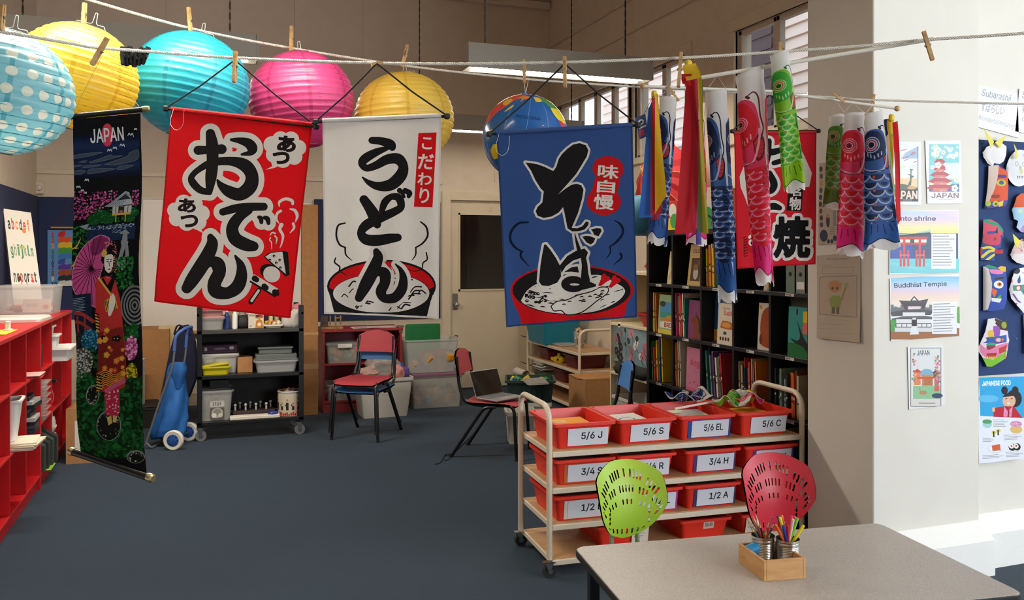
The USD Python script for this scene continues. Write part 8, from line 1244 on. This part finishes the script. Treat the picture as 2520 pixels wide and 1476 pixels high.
tmp = [(rect(52, 738 + 26 * i, 785, 764 + 26 * i), c) for i, c in enumerate(('#7fb9de', '#8cc0e0', '#a0c6e2', '#b4c8e0', '#c4c8de', '#d2c6d8', '#dcc4cc', '#e2c8c2', '#e4ccbc', '#e6d2c0', '#e6d6c6', '#e4d8cc', '#d8d4cc'))] + [(rect(52, 1070, 485, 1140), '#5f6468')] + [(rect(52 + 34 * i, 1040 + 20 * (i % 3), 84 + 34 * i, 1120), '#6a6e72') for i in range(13)] + [(rect(52, 1290, 785, 1412), '#9a6438'), (ell(90, 1260, 60, 70), '#4a9a44'), (ell(780, 1150, 40, 90), '#5aa03c'), (poly([(255, 1000), (298, 945), (350, 1000)]), '#2f2a2c'), (poly([(275, 995), (298, 962), (328, 995)]), '#d8d8da'), (poly([(138, 995), (255, 1000), (350, 998), (450, 978), (405, 1085), (205, 1095)]), '#3a2f36'), (rect(230, 1055, 375, 1095), '#b99a9c')] + [(ell(255 + 30 * i, 1080, 16, 22), '#d9cfd2') for i in range(4)] + [(poly([(55, 1120), (205, 1092), (405, 1085), (500, 1105), (480, 1150), (60, 1165)]), '#4a4a4e'), (rect(178, 1122, 415, 1168), '#dedee0'), (poly([(60, 1190), (180, 1165), (410, 1160), (495, 1170), (485, 1200), (70, 1205)]), '#5a5c60'), (rect(110, 1195, 478, 1285), '#dcdcde'), (rect(105, 1238, 482, 1246), '#2c2a2c'), (rect(105, 1275, 482, 1283), '#2c2a2c'), (rect(272, 1180, 328, 1270), '#2f2428'), (rect(280, 1180, 320, 1200), '#d8d8da')] + [(rect(x, 1240, x + 6, 1280), '#2c2a2c') for x in (105, 165, 218, 378, 428, 478)] + [(rect(95, 1285, 492, 1330), '#cfd2d6'), (poly([(272, 1270), (330, 1270), (350, 1355), (252, 1360)]), '#dcdfe2'), (rect(490, 1008, 758, 1352), '#e2e2e8')] + lines(503, 1032, 745, 11, 29, '#8d9096', .3, -.03) + [(T('Buddhist Temple', 88, 858, 46, 562, 2, -2), '#23324a')]
wall_sheet('info_poster', 'laminated poster titled Buddhist Temple below the shrine poster', 'poster', Q4([(42, 760), (782, 712), (792, 1372), (55, 1428)]), A4(tmp), '#e4e5e8')
# deer park poster and food chart (2.25 pixels per picture pixel from 2120, 820)
A2 = lambda L: [(affinity.affine_transform(g, [1 / 2.25, 0, 0, 1 / 2.25, 2120, 820]), c) for g, c in L]; Q2 = lambda pts: [(2120 + x / 2.25, 820 + y / 2.25) for x, y in pts]
deer = [(rect(272, 80, 442, 405), '#4a4e54'), (rect(275, 83, 439, 402), '#d6d3ce'), (rect(280, 86, 437, 362), '#d9dcdd'), (rect(286, 290, 437, 362), '#8fbf92'), (ell(362, 222, 36, 26), '#7fb0cc'), (rect(335, 230, 395, 290), '#c98a6a'), (poly([(284, 215), (310, 195), (335, 215)]), '#c8502c'), (rect(290, 215, 328, 285), '#d98a5a'), (rect(310, 240, 400, 252), '#c8603a'), (rect(345, 250, 395, 285), '#b8744a'), (poly([(390, 220), (418, 198), (440, 215)]), '#4a3028'), (rect(398, 218, 436, 245), '#8a5a3a'), (rect(404, 245, 430, 320), '#c86a5a'), (ell(342, 328, 22, 12), '#b88a6a'), (st([(326, 320, 3), (322, 300, 3)]), '#b88a6a'), (ell(420, 345, 30, 14), '#3a4a68')] + [(ell(rs.choice([288, 296, 415, 425, 432]) + rs.uniform(-6, 6), rs.uniform(90, 290), 6, 6, 0, 4), rs.choice(['#d6889c', '#e2a8b4', '#b86a80', '#7a9a6a'])) for _ in range(60)] + [(T('JAPAN', 308, 122, 26, 70, 1, -2), '#4a5258'), (rect(318, 384, 410, 389), '#8a8682')]
wall_sheet('travel_poster', 'small poster of a deer park with red gates titled JAPAN, lowest on the pier', 'poster', Q2([(256, 75), (453, 62), (462, 398), (264, 422)]), A2(deer), '#e0e2e4', m=PAPER)
food = [(poly([(652, 245), (905, 238), (905, 466), (655, 455)]), '#2aa0d8'), (ell(700, 360, 60, 20), '#5ab6e2'), (ell(845, 360, 42, 48), '#1d1a22'), (ell(793, 315, 18, 22), '#1d1a22'), (ell(852, 315, 18, 22), '#1d1a22'), (ell(818, 372, 36, 38), '#dcae94'), (poly([(782, 350), (800, 330), (850, 330), (856, 352), (840, 345), (800, 350)]), '#1d1a22'), (st([(798, 362, 2), (806, 358, 2)]), '#2a1a1a'), (st([(828, 362, 2), (836, 358, 2)]), '#2a1a1a'), (ell(815, 386, 8, 5), '#e8e0dc'), (poly([(728, 412), (790, 402), (845, 402), (888, 466), (728, 460)]), '#b5182e'), (poly([(790, 402), (812, 430), (838, 400), (830, 460), (785, 460)]), '#dc86ae'), (st([(798, 404, 4), (815, 430, 4), (812, 458, 4)]), '#8a1424'), (ell(730, 420, 9, 13), '#dcae94'), (T('JAPANESE FOOD', 668, 290, 24, 160, 4, -2), '#e8f0f2'), (ell(692, 500, 26, 22), '#9fcbd0'), (ell(692, 486, 26, 12), '#4a9a5a'), (ell(853, 530, 32, 22), '#d8b46a'), (ell(853, 500, 32, 18), '#d49ab8')] + [(ell(rs.uniform(830, 876), rs.uniform(492, 508), 4, 3, 0, 3), rs.choice(['#b86a98', '#e0b8d0'])) for _ in range(14)] + [(rect(715, 545, 740, 572), '#dfe2dc'), (rect(742, 535, 768, 562), '#dfe2dc'), (ell(728, 545, 14, 9), '#d8c83a'), (ell(754, 536, 14, 9), '#d8c83a'), (rect(722, 540, 730, 572), '#1d2a22'), (rect(748, 532, 756, 562), '#1d2a22'), (ell(734, 636, 44, 24), '#c8d2dc'), (ell(734, 634, 40, 20), '#e4e8ec'), (poly([(712, 618), (760, 610), (764, 645), (715, 648)]), '#c8603a'), (ell(830, 628, 20, 20), '#14181a'), (ell(826, 622, 14, 14), '#e6e4de'), (ell(826, 622, 5), '#d8502c'), (ell(855, 626, 18, 20), '#14181a'), (ell(851, 622, 12, 14), '#e6e4de'), (ell(851, 621, 5), '#c83a2a')] + lines(725, 475, 810, 5, 9, '#9a9ca4', .35) + lines(664, 576, 725, 3, 9, '#9a9ca4', .35) + lines(785, 562, 880, 4, 8, '#9a9ca4', .35, -.05) + lines(660, 672, 780, 3, 8, '#9a9ca4', .35, -.05) + lines(792, 656, 886, 4, 8, '#9a9ca4', .35, -.05)
o, H, fr = wall_sheet('food_poster', 'curling paper chart titled JAPANESE FOOD below the navy mask board', 'poster', Q2([(652, 246), (906, 236), (898, 690), (640, 718)]), A2(food), '#dfe3ee', m=PAPER, curl=.012, Y=3.205)
for x, y in ((654, 258), (896, 246)): p_ = PY(2120 + x / 2.25, 820 + y / 2.25, 3.19); o.part('pin', mov(rot(lathe([(.004, -.006), (.004, .004), (0, .005)], 10), (1, 0, 0), 90), *p_), RUBBER)
# two laminated signs above the board (2.237 per pixel from 2000, 200)
A3 = lambda L: [(affinity.affine_transform(g, [1 / 2.237, 0, 0, 1 / 2.237, 2000, 200]), c) for g, c in L]; Q3 = lambda pts: [(2000 + x / 2.237, 200 + y / 2.237) for x, y in pts]
wall_sheet('word_sign', 'tilted laminated sign reading Subarashii above the mask board', 'sign', Q3([(912, 22), (1128, 62), (1135, 312), (886, 245)]), A3([(T('Subarashii', 928, 72, 32, 160, 0, 12), '#7d8288'), (cjk('すばらしい', 925, 118, 1050, 165, 0, 10), '#7d8288'), (T('Wonderful/Amazing!', 908, 202, 26, 205, 0, 15), '#9a9ea4')]), '#d9dce4', Y=3.216)
wall_sheet('word_sign', 'second laminated sign cut off at the right edge of the photograph', 'sign', Q3([(1138, 40), (1330, 70), (1330, 320), (1115, 275)]), A3([(T('Sugoi', 1150, 85, 32, 110, 0, 10), '#7d8288'), (cjk('すごい', 1148, 128, 1220, 170, 0, 8), '#7d8288'), (T('Cool', 1148, 212, 26, 70, 0, 12), '#9a9ea4')]), '#d9dce4', Y=3.216)
# on the shaded side of the pier
wall_sheet('worksheet', 'fairy design competition sheet with a cat fairy on the shaded pier side', 'worksheet', Q3([(22, 960), (262, 940), (268, 1438), (30, 1412)]), A3([(T('Fairy charity competition', 80, 984, 10, 118, 1, -2), '#6d655c'), (rect(52, 1024, 224, 1062), '#8a8278'), (rect(54, 1026, 222, 1060), '#b9ab9a'), (T('Name of your fairy', 34, 1016, 6, 60), '#8a8278'), (poly([(36, 1085), (60, 1075), (225, 1070), (243, 1085), (246, 1285), (230, 1300), (60, 1285), (40, 1270)], 3), '#8a8278'), (poly([(39, 1088), (62, 1079), (223, 1074), (240, 1088), (243, 1283), (228, 1296), (62, 1281), (43, 1268)], 3), '#b5a694'), (ell(122, 1130, 34, 32), '#b8865a'), (poly([(88, 1108), (98, 1115), (108, 1104)]), '#b8865a'), (poly([(140, 1104), (150, 1112), (158, 1104), (155, 1130)]), '#b8865a'), (ell(110, 1140, 6, 7), '#5a4a34'), (ell(134, 1140, 6, 7), '#5a4a34'), (poly([(92, 1200), (112, 1180), (150, 1182), (160, 1205), (152, 1245), (105, 1245)]), '#8f9a58'), (rect(108, 1245, 126, 1280), '#6d6252'), (rect(132, 1245, 148, 1282), '#6d6252'), (st([(160, 1200, 4), (182, 1130, 4)]), '#9a7a4a'), (ell(186, 1122, 12, 14), '#98a070')] + lines(36, 1312, 246, 5, 24, '#9a9084', .06, .02, 3)), '#b9ac9b', 'x', curl=.010, m=PAPER)
st_ = [(rect(36, 410, 130, 905), '#b3a594')]; [st_.append((ell(46 + 3 * math.sin(i), 482 + 38 * i, 9, 15), c)) for i, c in enumerate(('#3a2420', '#5a4f48', '#b8884a', '#4a4a58', '#24305a', '#2a2428', '#6d3a2c', '#3a2a34', '#4a3a5a'))]; st_ += [(ell(62, 848, 22, 34), '#26304f'), (ell(88, 880, 8, 12), '#2a2a34'), (ell(106, 880, 8, 12), '#34303c'), (ell(122, 862, 10, 16), '#26304f'), (ell(85, 765, 10, 36), '#3a2a24'), (ell(87, 740, 8), '#b8866a'), (rect(112, 708, 128, 795), '#8a8a88')] + lines(95, 800, 128, 4, 12, '#7a7068', .3)
wall_sheet('stone_chart', 'white sheet with a border of dark stones behind the green carp', 'worksheet', Q3([(34, 450), (134, 445), (134, 892), (30, 902)]), A3(st_), '#b6a898', 'x', m=PAPER)
# ---- navy pin board with masks
a, b = PY(2395, 343, 3.215), PY(2395, 925, 3.215); bo = Thing('mask_board', 'navy felt pin board with paper masks at the right edge', 'pin board', (a[0] + .8, 3.218, b[2])); bo.part('felt', box(-.8, -.014, 0, .8, 0, a[2] - b[2], .003), mat('board_navy', '#2c416e', .95, bump=.3, scale=250, var=.1)); [bo.part('rivet', mov(trimesh.creation.icosphere(1, .004), PY(x, y, 3.2)[0] - a[0] - .8, -.014, PY(x, y, 3.2)[2] - b[2]), CHROME) for x, y in ((2406, 362), (2403, 468), (2398, 580), (2502, 834))]
def mask(lbl, src, outline, lay, base, k=(3.883, 2400, 320), bulge=.02, back='#b9b4ac', extra=None, Y=3.2):
    """paper mask: outline in crop pixels; bulges from the board"""
    px = lambda x, y: (k[1] + x / k[0], k[2] + y / k[0]); bx0, by0, bx1, by1 = outline.bounds; q = [px(bx0, by0), px(bx1, by0), px(bx1, by1), px(bx0, by1)]; tl, tr, br, bl = [PY(*p, Y - .006) for p in q]; w, h = np.linalg.norm(tr - tl), np.linalg.norm(tl - bl); H = homog([(bx0, by0), (bx1, by0), (bx1, by1), (bx0, by1)], w, h)
    o = Thing('paper_mask', lbl, 'mask', (bl + br) / 2, 0); f = quad_surf(tl, tr, br, bl, w, h, lambda s, t: .004 + bulge * np.sqrt(np.maximum(0, np.sin(np.pi * np.clip(s, 0, 1)))) * (.55 + .45 * np.sin(np.pi * np.clip(t, 0, 1))))
    o.part('face', sheet([(H(g), c) for g, c in lay], w, h, f, 8, 8, base=base, outline=H(outline), solid_back=.0015, back=back), PAPER, world=True)
    for nm, g, c in (extra or ()): o.part(nm, sheet([], w, h, quad_surf(tl, tr, br, bl, w, h, lambda s, t: .012 + bulge + .01 * np.sin(3 * s + 2 * t)), 3, 3, base=c, outline=H(g), solid_back=.001), PAPER, world=True)
    return o
# upper masks in a crop of 3.883 px from (2400, 320); lower ones 4.617 px from (2400, 600)
mask('white paper plate mask with yellow horns at the top left of the board', 0, poly([(62, 215), (85, 165), (150, 130), (220, 120), (265, 150), (290, 150), (280, 190), (268, 240), (245, 300), (205, 328), (150, 320), (140, 350), (95, 320), (65, 260)]), [(ell(190, 240, 72, 82), '#dcd9da'), (poly([(65, 240), (90, 280), (145, 345), (100, 320)]), '#c9bcb0')], '#e2e1e2', extra=[('horn', poly([(25, 2), (120, 120), (80, 182), (45, 80)]), '#d8cf5a'), ('horn', poly([(262, 58), (185, 178), (130, 125)]), '#d8cf5a')])
mask('pale paper plate mask with drawn eyes and teeth at the right edge', 0, ell(405, 365, 118, 176, 4), [(ell(405, 365, 95, 150, 4), '#d5d8da'), (ell(368, 325, 15, 22).difference(ell(368, 325, 11, 18)), '#8a8f90'), (ell(432, 328, 16, 22).difference(ell(432, 328, 12, 18)), '#8a8f90'), (ell(400, 362, 13, 20), '#b5b89a'), (poly([(385, 385), (425, 375), (428, 405), (405, 430), (390, 400)]), '#c9c99a')] + [(poly([(372 + 16 * i, 440), (384 + 16 * i, 440), (378 + 16 * i, 475)]), '#6d7072') for i in range(5)], '#dfe2e4', extra=[('horn', poly([(316, 132), (352, 200), (352, 270), (320, 285), (325, 200)]), '#d6cc5a'), ('horn', poly([(440, 240), (500, 200), (500, 290), (462, 290)]), '#d6b93a')], bulge=.014)
mask('orange half mask with a green eye and purple brow', 0, poly([(108, 345), (190, 335), (210, 350), (255, 370), (290, 400), (305, 470), (300, 560), (290, 690), (270, 725), (80, 752), (95, 560)]), [(poly([(205, 345), (255, 318), (290, 400), (215, 365)]), '#33307a'), (poly([(108, 335), (200, 332), (180, 440), (150, 560), (110, 680), (85, 700)]), '#c9b3a6'), (rect(180, 430, 272, 460), '#3a2f7a'), (ell(212, 508, 48, 32), '#a8b83a'), (ell(212, 505, 25, 20), '#5a3f8a'), (poly([(128, 620), (190, 620), (190, 650), (125, 650)], 3), '#8a2f14'), (poly([(80, 690), (295, 670), (290, 720), (80, 756)]), '#3f3a8a'), (ell(105, 705, 22, 24), '#a8b83a'), (ell(165, 705, 28, 26), '#a8b83a'), (ell(168, 708, 12, 10), '#6d2a1c'), (poly([(190, 690), (240, 675), (235, 725), (195, 735)]), '#d8b83a')], '#cf4a1a')
mask('orange and pale blue mask cut off at the right edge', 0, poly([(372, 640), (410, 608), (500, 600), (540, 760), (500, 985), (410, 975), (370, 930), (380, 870), (350, 850), (340, 760)]), [(rect(330, 740, 560, 870), '#9fc8de'), (rect(330, 870, 560, 1000), '#b3c4e2'), (ell(395, 775, 16, 20), '#c9d4b0'), (poly([(430, 755), (450, 750), (450, 800), (425, 795)]), '#c84a2a'), (poly([(420, 910), (500, 890), (500, 990), (400, 975)]), '#a88ac8')], '#cf521e')
mask('green haired half mask with red face and striped yellow collar', 0, poly([(60, 855), (120, 852), (190, 890), (230, 935), (260, 965), (240, 985), (250, 1020), (225, 1040), (215, 1120), (160, 1145), (250, 1140), (252, 1178), (155, 1185), (160, 1245), (42, 1240), (35, 1150), (48, 1060)]), [(rect(40, 1000, 240, 1140), '#27408a'), (poly([(60, 852), (190, 890), (262, 960), (220, 985), (180, 920), (75, 890)]), '#1f8a66'), (poly([(75, 905), (185, 925), (225, 985), (210, 1010), (60, 985)]), '#c8445a'), (poly([(60, 990), (200, 1000), (200, 1085), (150, 1100), (55, 1080)], 3), '#c23a50'), (poly([(85, 970), (160, 965), (140, 995), (80, 990)]), '#3a3f8a'), (poly([(145, 985), (180, 925), (180, 990)]), '#1d2430'), (ell(150, 1040, 12, 16), '#8a1f2c'), (rect(35, 1120, 160, 1250), '#2a4a9a'), (st([(45, 1130, 10), (100, 1120, 12), (150, 1140, 8)]), '#d8c83a'), (st([(50, 1210, 12), (100, 1160, 13), (150, 1150, 10)]), '#d8c83a'), (st([(90, 1240, 12), (130, 1205, 12), (158, 1185, 10)]), '#d8c83a'), (rect(150, 1138, 255, 1186), '#b01f34'), (poly([(30, 1130), (50, 1130), (45, 1210), (32, 1200)]), '#c23a50')], '#c8445a')
mask('pink horned face mask cut off at the right edge', 0, poly([(325, 1190), (335, 1140), (360, 1070), (420, 1040), (500, 1050), (540, 1160), (500, 1270), (430, 1285), (370, 1265), (335, 1230)]), [(ell(390, 1115, 16, 24).difference(ell(390, 1115, 12, 20)), '#9a7a7a'), (ell(435, 1105, 16, 24).difference(ell(435, 1105, 12, 20)), '#9a7a7a'), (ell(402, 1150, 10, 12), '#a88a80'), (rect(320, 1180, 540, 1290), '#e2dad8')], '#dcb9ba', extra=[('horn', poly([(288, 990), (365, 1060), (332, 1135), (305, 1080)]), '#d8cf4a'), ('horn', poly([(415, 1050), (480, 1005), (500, 1060), (450, 1070)]), '#d8cf4a')])
KB = (4.617, 2400, 600)
mask('blue half mask with a large white eye and pink fringe', 0, poly([(80, 255), (120, 235), (220, 265), (260, 250), (325, 258), (322, 330), (345, 460), (350, 600), (300, 735), (160, 762), (80, 758)]), [(poly([(80, 250), (125, 280), (150, 440), (140, 640), (120, 740), (80, 758)]), '#c3bcb6'), (poly([(85, 255), (125, 235), (220, 262), (210, 285), (120, 270)]), '#1f8a6a'), (poly([(130, 285), (275, 300), (270, 340), (150, 335)], 2), '#d87aa8'), (poly([(220, 275), (260, 252), (322, 258), (318, 315), (265, 305)], 2), '#cfae2c'), (poly([(180, 385), (290, 370), (290, 395), (180, 405)]), '#26221f'), (ell(222, 460, 56, 44), '#e2e4e2'), (ell(228, 458, 26, 24), '#c8683a'), (ell(230, 456, 12, 12), '#3a1a10'), (poly([(150, 500), (205, 530), (175, 610), (150, 560)]), '#d8622a'), (poly([(200, 610), (245, 570), (250, 620), (205, 630)]), '#4aa03a'), (poly([(145, 610), (260, 620), (240, 665), (150, 650)]), '#dcdcda')], '#27469c', KB)
mask('white painted mask with teal eye band at the right edge', 0, poly([(420, 300), (470, 275), (560, 262), (620, 400), (600, 640), (535, 800), (440, 700), (385, 620), (372, 520), (390, 400)]), [(ell(435, 300, 40, 40), '#1d2430'), (poly([(470, 350), (470, 430), (445, 445), (440, 410)], 3), '#2f4a8a'), (poly([(530, 345), (560, 420), (550, 470), (540, 400)], 2), '#2f4a8a'), (poly([(395, 470), (560, 455), (560, 520), (520, 600), (470, 530), (400, 530)]), '#2f9a82'), (ell(448, 500, 32, 30), '#b8505a'), (ell(446, 500, 18, 22), '#e2e2e0'), (poly([(490, 530), (560, 530), (560, 600), (520, 600)]), '#2a5a9c'), (st([(400, 570, 8), (440, 640, 8), (470, 660, 6)]), '#7a4a9a'), (ell(430, 680, 10), '#c8445a'), (rect(375, 400, 395, 440), '#c8344a')] + [(st([(495 + 10 * i, 320, 2), (505 + 10 * i, 340, 2)]), '#b8505a') for i in range(3)], '#dfe0e0', KB)
mask('dragon like mask with pink snout, teeth and green chin', 0, poly([(115, 850), (200, 838), (290, 880), (330, 868), (355, 910), (340, 985), (350, 1060), (380, 1085), (350, 1120), (335, 1200), (320, 1290), (290, 1310), (160, 1390), (105, 1388), (10, 1200), (40, 1100), (80, 990)]), [(poly([(190, 838), (290, 880), (330, 865), (355, 910), (340, 985), (240, 970), (190, 900)]), '#3a1f1a'), (ell(295, 920, 34, 38), '#8a9a2c'), (poly([(165, 930), (235, 940), (230, 1040), (160, 1040)], 2), '#8a4aa8'), (poly([(105, 985), (160, 975), (165, 1045), (105, 1055)], 2), '#d8b02a'), (poly([(80, 1060), (320, 1030), (320, 1110), (200, 1130), (60, 1120)]), '#2f4f9a'), (ell(215, 1085, 42, 28), '#c8442c'), (ell(215, 1085, 28, 20), '#b3c4dc'), (poly([(260, 1060), (285, 1080), (262, 1105)]), '#d8762a'), (ell(135, 1140, 50, 24), '#2f9a78'), (poly([(90, 1150), (180, 1150), (180, 1200), (95, 1195)], 2), '#8a2f34'), (poly([(30, 1130), (110, 1200), (200, 1150), (330, 1120), (330, 1180), (180, 1300), (90, 1290), (30, 1220)], 2), '#d878a0'), (poly([(220, 1180), (325, 1140), (310, 1220), (230, 1240)]), '#b83a34'), (poly([(90, 1240), (200, 1230), (190, 1290), (100, 1300)]), '#a82a24')] + [(poly([(95 + 22 * i, 1300), (105 + 22 * i, 1262), (116 + 22 * i, 1296)]), '#e0cc5a') for i in range(5)] + [(poly([(10, 1200), (60, 1290), (160, 1310), (330, 1200), (300, 1310), (160, 1392), (105, 1390)]), '#78b82a'), (poly([(285, 1240), (330, 1290), (300, 1290)]), '#d8662a'), (ell(70, 1085, 20, 24), '#dcdcda'), (poly([(115, 850), (205, 880), (120, 965), (95, 980)]), '#d2d4ce')], '#d8ccd6', KB)
mask('pale stick mask hanging lowest at the right edge', 0, poly([(538, 800), (600, 790), (610, 1000), (600, 1250), (548, 1240)]), [(rect(545, 830, 600, 860), '#b86a7a'), (rect(545, 900, 600, 930), '#b9a8c4')], '#b9a8b8', KB, bulge=.006)
